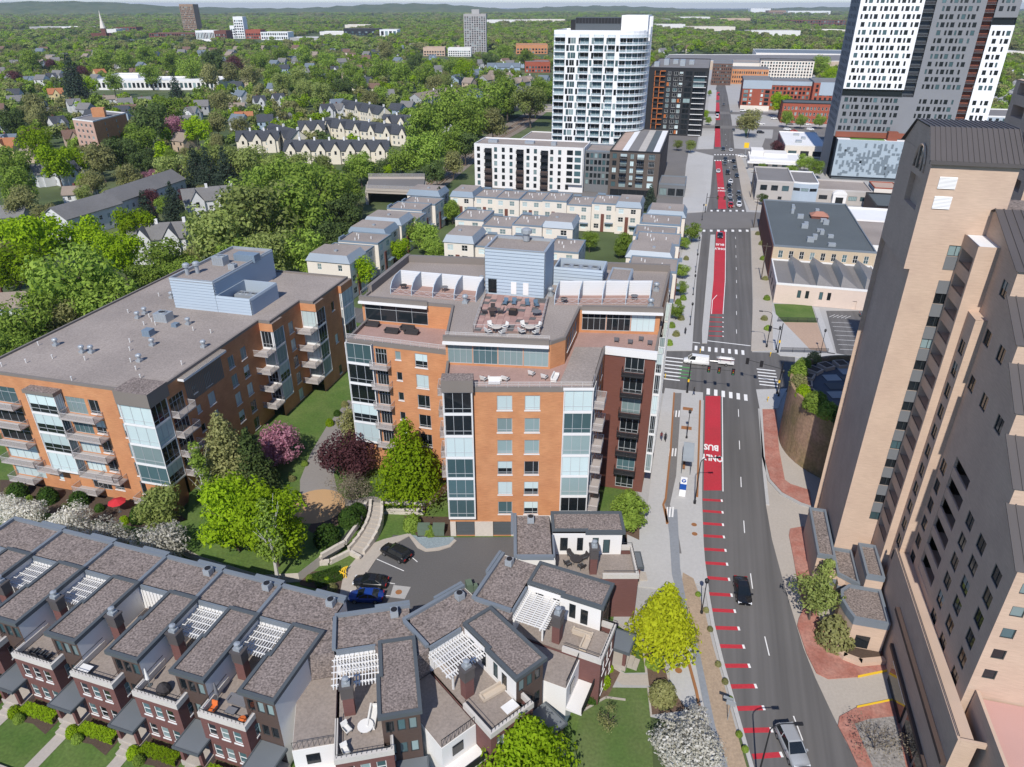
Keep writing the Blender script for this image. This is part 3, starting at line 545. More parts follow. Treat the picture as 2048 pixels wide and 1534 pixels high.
screen_box(B_, rect(-91.2, -82.2, 104.2, 124), z_top - .05, 26.4, roof_tan); screen_box(B_, rect(-82.15, -75.2, 104.2, 113.2), z_top - .05, 23.7, None, 'plant_screen')

# --- the block in the middle
CB = Bld('apartment_block', 'orange brick block stepping up to roof terraces with a pale blue plant tower', 'building', xy(-26, 105)); B_ = CB
mp = TS((-49.2, 90), (-32.7, 89.6), (-29.6, 78.6), (-10.3, 83.6), (-10.5, 96.7), (-3, 96.6), (-2.8, 124.5), (-50.3, 118))
Zm = 25.0; fz = [3.75 + FH * k for k in range(6)]; W = MB()
A, Bp = mp[2], mp[3]
fw = [(.8, 3.6, 0.02, 2.7, None), (6.3, 9.0, .02, 2.7, None), (2.0, 3.7, 3.95, 5.9, 'apt')]
for z in fz: fw += [(7.1, 9.15, z + .35, z + 2.6, 'apt', MIX_APT), (10.85, 12.9, z + .35, z + 2.6, 'apt', MIX_APT)]
B_.facade(W, A, Bp, 0, Zm, fw, 0, .3)
lw = []
for z in fz[1:]: lw += [(4.6, 6.5, z + .1, z + 2.8, 'pent', MIX_DARK), (7.9, 8.8, z + 1.3, z + 2.7, 'sq', MIX_APT), (11.1, 13.1, z + .45, z + 2.75, 'apt', MIX_APT)]
B_.facade(W, mp[0], mp[1], 0, Zm, lw); B_.facade(W, mp[1], mp[2], 0, Zm)
B_.facade(W, mp[3], mp[4], 0, Zm, [(u, u + 1.8, z + .3, z + 2.7, 'apt', MIX_DARK) for z in fz for u in (5.2, 9.2)])
B_.facade(W, mp[6], mp[7], 0, Zm); B_.facade(W, mp[7], mp[0], 0, Zm)
B_.part('wall', W, brick_o)
W = MB(); B_.facade(W, mp[4], mp[5], 0, Zm, [(3.1, 5.95, z + .1, z + 2.75, 'bay', MIX_DARK) for z in [.4] + fz], 0, .5); B_.part('wall', W, brick_d, 'dark red brick wall face with a column of balconies')
W = MB(); sw_ = [(u, u + 1.9, z + .4, z + 2.8, 'apt', MIX_DARK) for z in fz for u in (3, 9, 15, 21)]; B_.facade(W, mp[5], mp[6], 0, Zm, sw_); B_.part('wall', W, brick_o)
for u0, u1 in ((-.02, .8), (3.6, 6.3), (9.0, 10.6)): b = MB(); p, q = along(A, Bp, u0), along(A, Bp, u1); b.prism([p, (p[0], p[1] - .07), (q[0], q[1] - .07), q], 0, 2.72); B_.part('stone_base', b, stone_w)
for u0, u1 in ((.85, 3.55), (6.35, 8.95)):
    p, q = along(A, Bp, u0), along(A, Bp, u1); b = MB()
    for k in range(4): b.prism([(p[0], p[1] + .24), (p[0], p[1] + .18), (q[0], q[1] + .18), (q[0], q[1] + .24)], .05 + k * .64, .05 + k * .64 + .6)
    B_.part('garage_door', b, dark_trim)
bay(B_, [(A[0] - .1, A[1] + 1.2), (A[0] - .1, A[1] - .75), (A[0] + 3.85, A[1] - .75), (A[0] + 3.85, A[1])], fz, FH); bay(B_, [(Bp[0] - 3.9, Bp[1]), (Bp[0] - 3.9, Bp[1] - .2), (Bp[0] + .06, Bp[1] - .2), xy(-10.2, 86.4)], [fz[0] - FH + .6] + fz, FH - .02)
b = MB(); b.box(A[0] - .25, A[0] + 4.0, A[1] - .9, A[1] + 1.2, fz[-1] + FH + .02, 26.7, 0, 1); B_.part('bay_cap', b, [taupe, gravel])
b = MB(); b.box(Bp[0] - 4.0, Bp[0] + .1, Bp[1] - .35, Bp[1], fz[-1] + FH, fz[-1] + FH + .3); B_.part('bay_cap', b, white_trim)
bay(B_, [mp[0], xy(-49.2, 89.2), xy(-44.8, 89.1), xy(-44.8, 89.85)], fz[1:], FH)
bay(B_, [xy(-2.95, 97), xy(-1.9, 97), xy(-1.9, 99.5), xy(-2.9, 99.5)], fz, FH); bay(B_, [xy(-2.95, 103), xy(-1.9, 103), xy(-1.9, 118), xy(-2.9, 118)], fz, FH)
b = MB(); b.prism(TS((-10.5, 96.45), (-2.8, 96.3), (-2.8, 97), (-10.5, 97)), Zm - .9, Zm + .25); B_.part('cap', b, white_trim)
b = MB(); b.add([(p[0], p[1], Zm - .4) for p in inset(mp, .2)], [tuple(range(8))]); B_.part('terrace_floor', b, paver_r)
c = MB(); parapet(c, inset(mp, -.04), Zm - .5, Zm + .2, .35); B_.part('parapet', c, taupe)
c = MB(); c.prism(TS((-14.9, 84.2), (-10.7, 84.9), (-10.9, 96.6), (-14.9, 95.7)), Zm - .35, Zm + .12); B_.part('roof', c, roof_tan)
for z in fz:
    if z > 5: balcony(B_, mp[0], mp[1], 4.2, z, 2.9, 1.5)
    balcony(B_, mp[3], mp[4], 1.2, z, 3.2, 1.5)
    balcony(B_, mp[4], mp[5], 2.8, z, 3.4, 1.3, 'black')
for i, z in enumerate(fz[1:]): 
    balcony(B_, mp[1], mp[2], 3.5, z, 3.0, 1.3)
# top storey
U = TS((-50, 97.8), (-34.9, 98.3), (-31.9, 86.4), (-17.2, 88.6), (-15.5, 90.8), (-15.4, 102.4), (-3.2, 104.6), (-2.9, 124.3), (-50.2, 117.8)); Zu = 28.5; W = MB()
B_.facade(W, U[0], U[1], Zm - .4, Zu, [(.4, 11.0, Zm, Zu - .5, 'pent', MIX_DARK)]); B_.facade(W, U[1], U[2], Zm - .4, Zu)
L23 = math.hypot(U[3][0] - U[2][0], U[3][1] - U[2][1]); L56 = math.hypot(U[6][0] - U[5][0], U[6][1] - U[5][1])
B_.facade(W, U[2], U[3], Zm - .4, Zu, [(.3 + k * 3.6, .3 + k * 3.6 + 3.5, Zm - .1, Zu - .5, 'pent', MIX_DARK) for k in range(4)]); B_.facade(W, U[3], U[4], Zm - .4, Zu); B_.facade(W, U[4], U[5], Zm - .4, Zu, [(1.5 + k * 2, 3 + k * 2, Zm + .8, Zu - .6, 'apt', MIX_DARK) for k in range(4)])
B_.facade(W, U[5], U[6], Zm - .4, Zu, [(.4 + k * 3.8, .4 + k * 3.8 + 3.7, Zm, Zu - .5, 'pent', MIX_APT) for k in range(3)]); B_.facade(W, U[6], U[7], Zm - .4, Zu); B_.facade(W, U[7], U[8], Zm - .4, Zu); B_.facade(W, U[8], U[0], Zm - .4, Zu)
B_.part('top_storey', W, [brick_o])
for (i, j, u0, u1) in ((0, 1, -.3, 11.2), (2, 3, -.3, L23 - .2), (5, 6, .3, L56 + .3)):       # eave fascia with standing ribs
    p, q = along(U[i], U[j], u0), along(U[i], U[j], u1); L = math.hypot(q[0] - p[0], q[1] - p[1]); d = ((q[0] - p[0]) / L, (q[1] - p[1]) / L); n_ = (d[1], -d[0]); b = MB()
    E_ = lambda u, o, z: (p[0] + d[0] * u + n_[0] * o, p[1] + d[1] * u + n_[1] * o, z)
    b.quad(E_(0, .8, Zu - .42), E_(L, .8, Zu - .42), E_(L, .8, Zu - .1), E_(0, .8, Zu - .1), 0); b.quad(E_(0, .8, Zu - .1), E_(L, .8, Zu - .1), E_(L, .35, Zu - .08), E_(0, .35, Zu - .08), 0); b.quad(E_(0, .8, Zu - .42), E_(0, 0, Zu - .42), E_(L, 0, Zu - .42), E_(L, .8, Zu - .42), 0)
    k = 0
    while k < L - .2: b.quad(E_(k, .33, Zu - .06), E_(k + .2, .33, Zu - .06), E_(k + .2, .33, Zu + .62), E_(k, .33, Zu + .62), 1); k += .25
    b.quad(E_(0, .30, Zu - .06), E_(L, .30, Zu - .06), E_(L, .30, Zu + .66), E_(0, .30, Zu + .66), 1); b.quad(E_(0, .32, Zu + .66), E_(L, .32, Zu + .66), E_(L, -.2, Zu + .66), E_(0, -.2, Zu + .66), 1)
    B_.part('eave', b, [white_trim, taupe])
flat_roof(B_, U, Zu, roof_tan, taupe, .35)
c = MB(); c.prism(TS((-50.3, 101), (-49.6, 101), (-49.6, 118.2), (-50.3, 118.2)), Zu, Zu + 1.3); c.prism(TS((-50.3, 117.2), (-3, 123.6), (-3, 124.4), (-50.3, 118)), Zu, Zu + 1.2); B_.part('parapet', c, taupe)
tp = rect(-31.5, -21.8, 105.4, 112.6); screen_box(B_, tp, Zu - .02, 36.2, roof_tan, ph=.4)
b = MB(); b.prism(rect(-31.0, -29.6, 105.25, 105.33), Zu + .3, Zu + 2.6, 0); b.prism(rect(-27.2, -26.3, 105.25, 105.33), Zu + .3, Zu + 2.4, 1); b.prism(rect(-25.2, -24.3, 105.25, 105.33), Zu + .3, Zu + 2.4, 1); B_.part('door', b, [g_dark, white_w])
screen_box(B_, rect(-21.6, -13.4, 112.2, 117.4), Zu - .02, 31.6, None, 'plant_screen'); screen_box(B_, rect(-12.3, -8.9, 110.2, 116.6), Zu - .02, 30.9, roof_tan, ph=.2)
# roof deck: pavers one by one, railing, partitioned patios
dk = TS((-28.7, 89.5), (-19.4, 91.9), (-21, 104.8), (-31.3, 104.8)); b = MB(); b.prism(dk, Zu - .05, Zu + .22); deck = B_.part('roof_deck', b, mat("deck_bed", (0.24, 0.17, 0.15), 0.95))
pv = [mat("paver_rose", (0.42, 0.27, 0.23), 0.9, .1, 1.), mat("paver_grey", (0.13, 0.125, 0.12), 0.9, .1, 1.), mat("paver_pink", (0.36, 0.22, 0.19), 0.9, .1, 1.)]
def pav(k):
    q = MB(); q.box(-.57, .57, -.57, .57, 0, .06); return q.mesh('paver', pv[k])
pm = [pav(k) for k in range(3)]; kp = 0
for i in range(10):
    for j in range(13):
        f = (j + .5) / 13; tl = -28.6 + (-31.2 + 28.6) * f; tr = -19.6 + (-21.1 + 19.6) * f; sl = 89.8 + (104.6 - 89.8) * f; sr = 92.1 + (104.7 - 92.1) * f; e = (i + .5) / 10
        t_, s_ = tl + (tr - tl) * e, sl + (sr - sl) * e; p = xy(t_, s_)
        o = obj('paver', pm[1 if rnd.random() < .2 else rnd.choice((0, 2))], deck, (p[0], p[1], Zu + .23), ROAD); o.scale = ((tr - tl) / 11.9, 1, 1)
def railing(B, pts, z, h=1.05, m=rail_m, mesh=None, gap=1.4, name='railing', th=.035):
    b = MB()
    for p, q in zip(pts, pts[1:]):
        L = math.hypot(q[0] - p[0], q[1] - p[1]); n = max(1, int(L / gap))
        b.tube([(*p, z + h), (*q, z + h)], th, 4); b.tube([(*p, z + h * .5), (*q, z + h * .5)], th * .6, 4)
        for i in range(n + 1): c_ = (p[0] + (q[0] - p[0]) * i / n, p[1] + (q[1] - p[1]) * i / n); b.tube([(*c_, z), (*c_, z + h)], th, 4)
        if mesh: b.quad((*p, z + .08), (*q, z + .08), (*q, z + h), (*p, z + h), 1)
    return B.part(name, b, [m] + ([mesh] if mesh else []))
railing(B_, [dk[3], dk[0], dk[1], dk[2]], Zu + .2, 1.1); railing(B_, [mp[0], mp[1]], Zm + .2, .8, mesh=rail_mesh); railing(B_, [mp[2], mp[3], xy(-10.5, 86)], Zm + .2, .8, mesh=rail_mesh); railing(B_, [xy(-50.1, 98), xy(-50.1, 102)], Zu + .3); railing(B_, [xy(-31.9, 86.6), xy(-17.4, 88.8)], Zu + .6, .5, mesh=rail_mesh)
def patio(B, t0, s0, t1, s1, n, d, z):
    """a row of roof patios between curved metal partitions with a door wall behind"""
    for i in range(n + 1):
        t, s_ = t0 + (t1 - t0) * i / n, s0 + (s1 - s0) * i / n; q = MB(); pr = [(0, 0), (0, 1.0), (.8, 1.9), (2.2, 2.45), (d, 2.6), (d, 0)]
        for sg in (-.06, .06): q.add([(*xy(t + sg, s_ + a), z + h) for a, h in pr], [tuple(range(6))])
        for (a, h), (a2, h2) in zip(pr[1:5], pr[2:5]): q.quad((*xy(t - .06, s_ + a), z + h), (*xy(t + .06, s_ + a), z + h), (*xy(t + .06, s_ + a2), z + h2), (*xy(t - .06, s_ + a2), z + h2))
        q.quad((*xy(t - .06, s_), z), (*xy(t + .06, s_), z), (*xy(t + .06, s_), z + 1), (*xy(t - .06, s_), z + 1)); B.part('partition', q, pale_metal)
        if i < n:
            t2, s2 = t0 + (t1 - t0) * (i + 1) / n, s0 + (s1 - s0) * (i + 1) / n
            q = MB(); siding(q, xy(t, s_ + d), xy(t2, s2 + d), z, z + 2.5, .3, .05); q.quad((*xy(t, s_ + d), z + 2.5), (*xy(t2, s2 + d), z + 2.5), (*xy(t2, s2 + d + .3), z + 2.5), (*xy(t, s_ + d + .3), z + 2.5)); B.part('back_screen', q, mat("white_siding", (0.62, 0.62, 0.62), 0.6, 0.06))
            q = MB(); q.prism(TS((t + .08, s_), (t2 - .08, s2), (t2 - .08, s2 + d), (t + .08, s_ + d)), z - .05, z + .1); B.part('patio_floor', q, paver_r)
            q = MB(); a, b2 = xy(t, s_), xy(t2, s2); q.tube([(*a, z + 1), (*b2, z + 1)], .03, 4); q.tube([(*a, z + .15), (*b2, z + .15)], .03, 4)
            m2 = ((a[0] + b2[0]) / 2, (a[1] + b2[1]) / 2); q.tube([(*a, z + 1), (*m2, z + .15), (*b2, z + 1)], .025, 4); q.tube([(*a, z + .15), (*m2, z + 1), (*b2, z + .15)], .025, 4); B.part('patio_rail', q, rail_m)
patio(B_, -46.4, 101.2, -31.9, 101.2, 4, 4.6, Zu); patio(B_, -19.6, 103.2, -5.2, 107.0, 4, 4.0, Zu)
B_.finish()

# ------------------------------------------------------------------ things on the roofs
def vent_hood():
    b = MB(); b.box(-.4, .4, -.4, .4, 0, .35); b.lathe((0, 0, .35), [(.28, 0), (.28, .5), (.45, .55), (.45, .8), (.3, .95), (0.02, 1.0)], 10); return b.mesh('roof_vent', galv)
def on_roof(name, me, t, s_, z, label, cat, group=None, rz=ROAD, sc=1.0):
    p = xy(t, s_); o = tag(obj(name, me, None, (p[0], p[1], z), rz), label, cat, group)
    if sc != 1: o.scale = (sc,) * 3
    return o
vh = vent_hood(); zl = lambda x, y: ts(g(x / 2.844, 380 + y / 2.844, z_top))
for x, y in ((320, 885), (470, 925), (522, 925), (795, 975), (868, 885), (785, 730), (825, 705), (1072, 765), (1160, 895), (978, 615)):
    t_, s_ = zl(x, y); on_roof('roof_vent', vh, t_, s_, z_top, 'small hooded metal vent on the gravel roof of the long brick block', 'roof vent', 'vents on the long roof', sc=1.0)
def pipe():
    b = MB(); b.tube([(0, 0, 0), (0, 0, .6)], .07, 6); b.tube([(0, 0, .6), (0, 0, .72)], .12, 6); return b.mesh('vent_pipe', fr_wh)
vp = pipe()
for x, y in ((150, 985), (300, 960), (485, 970), (730, 700), (820, 770), (885, 770), (905, 605), (740, 868), (740, 915), (745, 980), (775, 1025), (800, 1072), (410, 1085), (1035, 995), (1200, 815), (1100, 800), (850, 725), (865, 750), (220, 885), (12, 1005)):
    t_, s_ = zl(x, y); on_roof('vent_pipe', vp, t_, s_, z_top, 'thin plumbing vent pipe on the gravel roof of the long brick block', 'vent pipe', 'vent pipes on the long roof')
def ac_unit(l, w_, h, fans, m=galv):
    r = thing('air_handler', 'x', 'air conditioner'); b = MB(); b.box(-l / 2, l / 2, -w_ / 2, w_ / 2, .15, h); b.box(-l / 2 - .05, l / 2 + .05, -w_ / 2 - .05, w_ / 2 + .05, 0, .15, 0)
    for k in range(int(l / .5)): b.box(-l / 2 + .1 + k * .5, -l / 2 + .45 + k * .5, -w_ / 2 - .03, -w_ / 2, .3, h - .15)
    obj('casing', b.mesh('casing', m), r)
    for i in range(fans):
        x = -l / 2 + (i + .5) * l / fans; q = MB(); rr = min(l / fans, w_) * .38; q.lathe((x, 0, h), [(rr, 0), (rr, .18), (rr * .85, .18), (rr * .85, .03)], 12, 0); q.lathe((x, 0, h), [(rr * .84, .05)], 12, 1) if 0 else None
        f = obj('fan', q.mesh('fan', [m, black_m]), r); d = MB(); d.lathe((x, 0, h), [(rr * .84, .02), (rr * .84, .04)], 12); obj('fan_opening', d.mesh('fan_opening', black_m), f)
    return r
def put_ac(t_, s_, z, l, w_, h, fans, label, m=galv, rz=ROAD):
    r = ac_unit(l, w_, h, fans, m); p = xy(t_, s_); r.location = (p[0], p[1], z); r.rotation_euler = (0, 0, rz); r["label"] = label; return r
t_, s_ = zl(935, 740); put_ac(t_, s_, z_top, 2.6, 2.0, 1.5, 1, 'boxy grey rooftop fan unit in the middle of the gravel roof'); t_, s_ = zl(848, 825); put_ac(t_, s_, z_top, 1.5, 1.4, 1.1, 0, 'square blue-green exhaust box near the middle of the gravel roof', blue_metal)
t_, s_ = zl(1000, 775); put_ac(t_, s_, z_top, 1.0, 1.0, .6, 0, 'small low blue-green exhaust box on the gravel roof', blue_metal)
put_ac(-78.6, 109.5, z_top, 5.5, 2.2, 1.9, 4, 'long row of condenser fans inside the metal screen on the long brick block')
put_ac(-87.5, 114.5, 25.85, 2.4, 2.0, 1.7, 2, 'grey two-fan unit on the plant room of the long brick block'); put_ac(-84, 118, 25.85, 4.6, 2.0, 1.4, 0, 'long blue-grey duct box on the plant room of the long brick block', blue_metal); put_ac(-83.6, 112.6, 25.85, 1.4, 1.1, 1.0, 1, 'small fan box on the plant room of the long brick block')
for i, (t_, s_) in enumerate(((-89.8, 107.5), (-88.6, 108.8))):
    b = MB(); b.lathe((0, 0, 0), [(.38, 0), (.38, 1.5), (.65, 1.6), (.65, 2.1), (.4, 2.3), (.02, 2.35)], 12); on_roof('exhaust_stack', b.mesh('exhaust_stack', galv), t_, s_, 25.85, ('round galvanised exhaust stack at the corner of the plant room roof', 'round galvanised exhaust stack set in from the plant room corner')[i], 'exhaust stack', 'exhaust stacks')
put_ac(-17.5, 115, Zu, 6.4, 2.6, 2.6, 4, 'four-fan chiller behind the metal screen on the middle block'); b = MB(); b.lathe((0, 0, 0), [(.55, 0), (.55, 1.2), (.9, 1.3), (.9, 1.9), (.55, 2.1), (.02, 2.2)], 12); on_roof('exhaust_stack', b.mesh('exhaust_stack', galv), -26.2, 111.6, 35.9, 'round mushroom exhaust on top of the pale blue plant tower', 'exhaust stack')
for i, (t_, s_) in enumerate(((-33.4, 100.4), (-33.4, 109.5), (-4.6, 113.5), (-4.9, 106.0), (-21.0, 107))): on_roof('roof_vent', vh, t_, s_, Zu, ('hooded vent beside the patios left of the roof deck', 'hooded vent behind the left patios', 'dark vent near the street edge of the middle roof', 'vent at the front street corner of the middle roof', 'vent beside the corner of the plant tower')[i], 'roof vent', 'vents on the middle roof', sc=1.1)
# terrace furniture
cush = {k: mat(k + "_cushion", c, .9, .08) for k, c in dict(blue=(.10, .16, .22), white=(.70, .68, .64), orange=(.62, .15, .035), grey=(.16, .16, .17), beige=(.50, .42, .33), dark=(.045, .04, .04), green=(.22, .38, .05), red=(.5, .03, .04)).items()}
def chair_p(col, wood=dark_trim):
    r = thing('lounge_chair', 'x', 'chair'); b = MB(); b.box(-.34, .34, -.38, .38, .3, .45); obj('seat', b.mesh('seat', cush[col]), r); b = MB(); b.add([(-.34, .34, .42), (.34, .34, .42), (.34, .52, 1.0), (-.34, .52, 1.0), (-.34, .46, .42), (.34, .46, .42), (.34, .62, 1.0), (-.34, .62, 1.0)], [(0, 1, 2, 3), (5, 4, 7, 6), (3, 2, 6, 7), (0, 3, 7, 4), (1, 5, 6, 2)]); obj('backrest', b.mesh('backrest', cush[col]), r)
    lg = MB(); lg.box(-.03, .03, -.03, .03, 0, .3); lm = lg.mesh('leg', wood)
    for x in (-.3, .3):
        for y in (-.34, .34): obj('leg', lm, r, (x, y, 0))
        q = MB(); q.box(x - .04, x + .04, -.36, .36, .55, .6); obj('armrest', q.mesh('armrest', wood), r)
    return r
def table_p(rad, h, top, leg=dark_trim, square=False):
    r = thing('table', 'x', 'table'); b = MB()
    if square: b.box(-rad, rad, -rad * .7, rad * .7, h - .06, h)
    else: b.lathe((0, 0, h - .06), [(rad, 0), (rad, .06)], 14)
    obj('table_top', b.mesh('table_top', top), r)
    lg = MB(); lg.box(-.035, .035, -.035, .035, 0, h - .06); lm = lg.mesh('leg', leg)
    for x in (-.55, .55):
        for y in (-.4, .4): obj('leg', lm, r, (x * rad, y * rad, 0))
    return r
def sofa_p(l, col):
    r = thing('sofa', 'x', 'sofa'); b = MB(); b.box(-l / 2, l / 2, -.4, .4, .1, .42); obj('base', b.mesh('base', cush[col]), r); b = MB(); b.box(-l / 2, l / 2, .25, .42, .42, .8); obj('backrest', b.mesh('backrest', cush[col]), r)
    for x in (-1, 1): q = MB(); q.box(x * l / 2 - .12, x * l / 2 + .1, -.38, .38, .42, .6); obj('armrest', q.mesh('armrest', cush[col]), r)
    return r
PROTO = {}
def furn(kind, p, z, rz, label, group=None, **k):
    key = (kind, tuple(sorted(k.items(), key=str)).__repr__())
    if key not in PROTO: PROTO[key] = {'chair': chair_p, 'table': table_p, 'sofa': sofa_p}[kind](**k); r = PROTO[key]; r.location = (p[0], p[1], z); r.rotation_euler = (0, 0, rz); r["label"] = label; r.pop("group", None)
    else: r = copy_tree(PROTO[key], None, (p[0], p[1], z), rz, label)
    if group: r["group"] = group
    elif "group" in r: del r["group"]
    return r
zq = lambda x, y: g(620 + x / 2.56, 340 + y / 2.56, Zu + .3); zd = Zu + .3
for i, (x, y) in enumerate(((1000, 690), (1045, 690), (1113, 695), (1160, 700))): furn('chair', zq(x, y), zd, .2 * i - .3, 'blue cushioned lounge chair in the row before the plant tower doors', 'blue chairs on the roof deck', col='blue')
for i, (x, y, dz) in enumerate(((935, 735, 'wooden dining table on the roof deck left of the planter'), (1160, 745, 'grey covered table on the roof deck near the railing post'), (955, 825, 'small table among the striped chairs at the left deck corner'), (1125, 825, 'small table among the striped chairs at the right deck corner'))): furn('table', zq(x, y), zd, .3 * i, dz, rad=.75, h=.72, top=(brown_panel, cush['grey'], stone_w, stone_w)[i])
for (cx, cy, nm) in ((955, 825, 'left'), (1125, 825, 'right')):
    for i in range(4):
        p = zq(cx, cy); a = i * 1.57 + .6; furn('chair', (p[0] + 1.35 * math.cos(a), p[1] + 1.35 * math.sin(a)), zd, a - math.pi / 2, 'pale striped chair round the table at the %s corner of the roof deck' % nm, 'chairs at the %s deck corner' % nm, col='white')
for i in range(4): p = zq(935, 735); a = i * 1.57; furn('chair', (p[0] + 1.2 * math.cos(a), p[1] + 1.2 * math.sin(a)), zd, a - math.pi / 2, 'dark wooden chair round the dining table on the roof deck', 'dining chairs on the roof deck', col='dark')
p = zq(1040, 740); b = MB(); b.box(-.6, .6, -.45, .45, 0, .8); b.box(-.5, .5, -.35, .35, .8, .95, 1); tag(obj('planter', b.mesh('planter', [black_m, soil]), None, (*p, zd), ROAD), 'black square planter box in the middle of the roof deck', 'planter')
zt = lambda x, y: g(640 + x / 2.926, 680 + y / 2.926, Zm - .4); zz = Zm - .4
furn('table', zt(815, 238), zz, .2, 'bright orange picnic table on the lower front terrace', rad=.95, h=.7, top=cush['orange'], leg=cush['orange'], square=True)
for sgn, nm in ((-1, 'near'), (1, 'far')):
    p = zt(815, 238); b = MB(); b.box(-.9, .9, -.16, .16, .38, .45); b.box(-.7, -.6, -.1, .1, 0, .38); b.box(.6, .7, -.1, .1, 0, .38); tag(obj('bench', b.mesh('bench', cush['orange']), None, (p[0], p[1] + sgn * 1.05, zz), .2), 'bright orange bench on the %s side of the orange picnic table' % ('parapet' if sgn < 0 else 'window'), 'bench')
for x, y, k, lb in ((960, 240, 'chair', 'white lounge chair left of the white sofa on the front terrace'), (1090, 240, 'chair', 'white lounge chair right of the white sofa on the front terrace'), (1315, 228, 'chair', 'white footstool chair beside the white daybed on the front terrace'), (1240, 208, 'chair', 'white low chair by the window wall of the front terrace')): furn(k, zt(x, y), zz, 2.6, lb, col='white')
furn('sofa', zt(1025, 238), zz, math.pi, 'white sofa in the middle of the front terrace', l=1.8, col='white'); furn('table', zt(1020, 258), zz, 0, 'low white coffee table before the terrace sofa', rad=.8, h=.35, top=white_trim, square=True); furn('sofa', zt(1375, 232), zz, 1.3, 'white daybed at the end of the front terrace', l=2.0, col='white')
for i, (x, y) in enumerate(((320, 800), (420, 835), (520, 840), (500, 820))): furn('sofa', g(620 + x / 2.56, 340 + y / 2.56, zz), zz, ROAD, ('dark wicker sofa against the window wall of the left terrace', 'dark wicker sofa in the middle of the left terrace', 'dark wicker sofa at the right of the left terrace', 'dark wicker bench behind the left terrace chairs')[i], l=2.2, col='dark')
for i, (x, y) in enumerate(((1570, 880), (1640, 890), (1695, 875), (1740, 895))): furn('chair', g(620 + x / 2.56, 340 + y / 2.56, zz), zz, ROAD + 3.1, 'dark grey armchair on the dark brick corner terrace', 'grey terrace armchairs', col='grey')
for i, (x, y) in enumerate(((480, 610), (690, 620), (1300, 680), (1660, 665))): furn('table', g(620 + x / 2.56, 340 + y / 2.56, Zu + .1), Zu + .1, i, ('round table in the first roof patio left of the deck', 'grey covered table in the third roof patio left of the deck', 'round table in the roof patio nearest the deck on the right', 'tall dark table in the last roof patio on the street side')[i], rad=.6, h=.75, top=cush['grey' if i % 2 else 'dark'])
# ------------------------------------------------------------------ tan brick tower complex on the right
TT = Bld('brick_tower', 'tall tan brick apartment tower with stepped bronze roofs beside the avenue', 'building', xy(31, 80)); B_ = TT
MIXT = [('dark', 4), ('brown', 4), ('dark+dim', 1)]
W = MB(); zk = [9.95 + 2.77 * k for k in range(14)]
B_.facade(W, xy(23.9, 84.5), xy(31.5, 84.5), 0, 44.2, [(3.25, 4.75, z, z + 1.25, 'tan', MIX_DARK) for z in zk[:-2]]); B_.facade(W, xy(23.3, 84.5), xy(31.5, 84.5), 44.2, 56, [(3.85, 5.35, z, z + 1.2, 'tan', MIX_DARK) for z in zk[-2:]])
B_.facade(W, xy(23.9, 97.5), xy(23.9, 84.5), 0, 44.2)
B_.facade(W, xy(23.3, 97.5), xy(23.3, 84.5), 44.2, 56, [(6.0, 11.4, 50.3, 53.5, None)], 0, .6)
W.quad((*xy(23.3, 84.5), 44.2), (*xy(23.9, 84.5), 44.2), (*xy(23.9, 97.5), 44.2), (*xy(23.3, 97.5), 44.2))
B_.facade(W, xy(31.5, 84.5), xy(31.5, 97.5), 0, 56); B_.facade(W, xy(31.5, 97.5), xy(23.3, 97.5), 0, 56)
gp = [(84.5, 56), (97.5, 56), (94.0, 58.6), (88.0, 58.6)]
for t_ in (23.32, 31.48): W.add([(*xy(t_, s_), z) for s_, z in gp], [(0, 1, 2, 3)])
tw = B_.part('tower_wall', W, brick_t)
b = MB()
for i in range(10):
    a0 = i * math.pi / 9; 
arch = [(88.8 + 2.2 * math.cos(a * math.pi / 10), 54.2 + 2.9 * math.sin(a * math.pi / 10) * .9) for a in range(11)]
b.add([(*xy(23.26, s_), z) for s_, z in arch], [tuple(range(11))]); B_.part('arch_window', b, g_dark)
b = MB()
for (s0, z0), (s1, z1) in zip(arch, arch[1:]): b.tube([(*xy(23.2, s0), z0), (*xy(23.2, s1), z1)], .16, 4)
for s_ in (87.9, 89.7): b.tube([(*xy(23.2, s_), 54.2), (*xy(23.2, s_), 56.6)], .12, 4)
B_.part('arch_trim', b, brick_t)
for (t0, t1, z0, z1) in ((24.4, 26.1, 53.1, 54.3), (24.4, 26.1, 51.0, 52.3)):
    b = MB(); n_ = 9
    for k in range(n_): z = z0 + (z1 - z0) * k / n_; b.quad((*xy(t0, 84.38), z), (*xy(t1, 84.38), z), (*xy(t1, 84.47), z + (z1 - z0) / n_), (*xy(t0, 84.47), z + (z1 - z0) / n_))
    B_.part('louvre', b, white_trim)
for z0, z1 in zip([z + 1.25 for z in zk[:-1]], zk[1:]):
    b = MB(); b.prism(TS((27.13, 84.44), (28.67, 84.44), (28.67, 84.6), (27.13, 84.6)), z0 + .01, z1 - .01); B_.part('spandrel', b, grey_p)
def seam_roof(B, A_, B2, C_, D_, n, name='metal_roof', m=bronze):
    """sloping metal roof A-B eave, D-C ridge, standing seams from eave to ridge"""
    b = MB(); b.quad(A_, B2, C_, D_); V = Vector; nn = (V(B2) - V(A_)).cross(V(D_) - V(A_)).normalized() * .09
    for k in range(n + 1):
        f = k / n; p, q = V(A_).lerp(V(B2), f), V(D_).lerp(V(C_), f); w_ = (V(B2) - V(A_)).normalized() * .05
        b.add([tuple(x) for x in (p - w_, p + w_, q + w_, q - w_, p - w_ + nn, p + w_ + nn, q + w_ + nn, q - w_ + nn)], [(4, 5, 6, 7), (0, 4, 7, 3), (1, 2, 6, 5), (0, 1, 5, 4)])
    return B.part(name, b, m)
P3 = lambda t, s_, z: (*xy(t, s_), z)
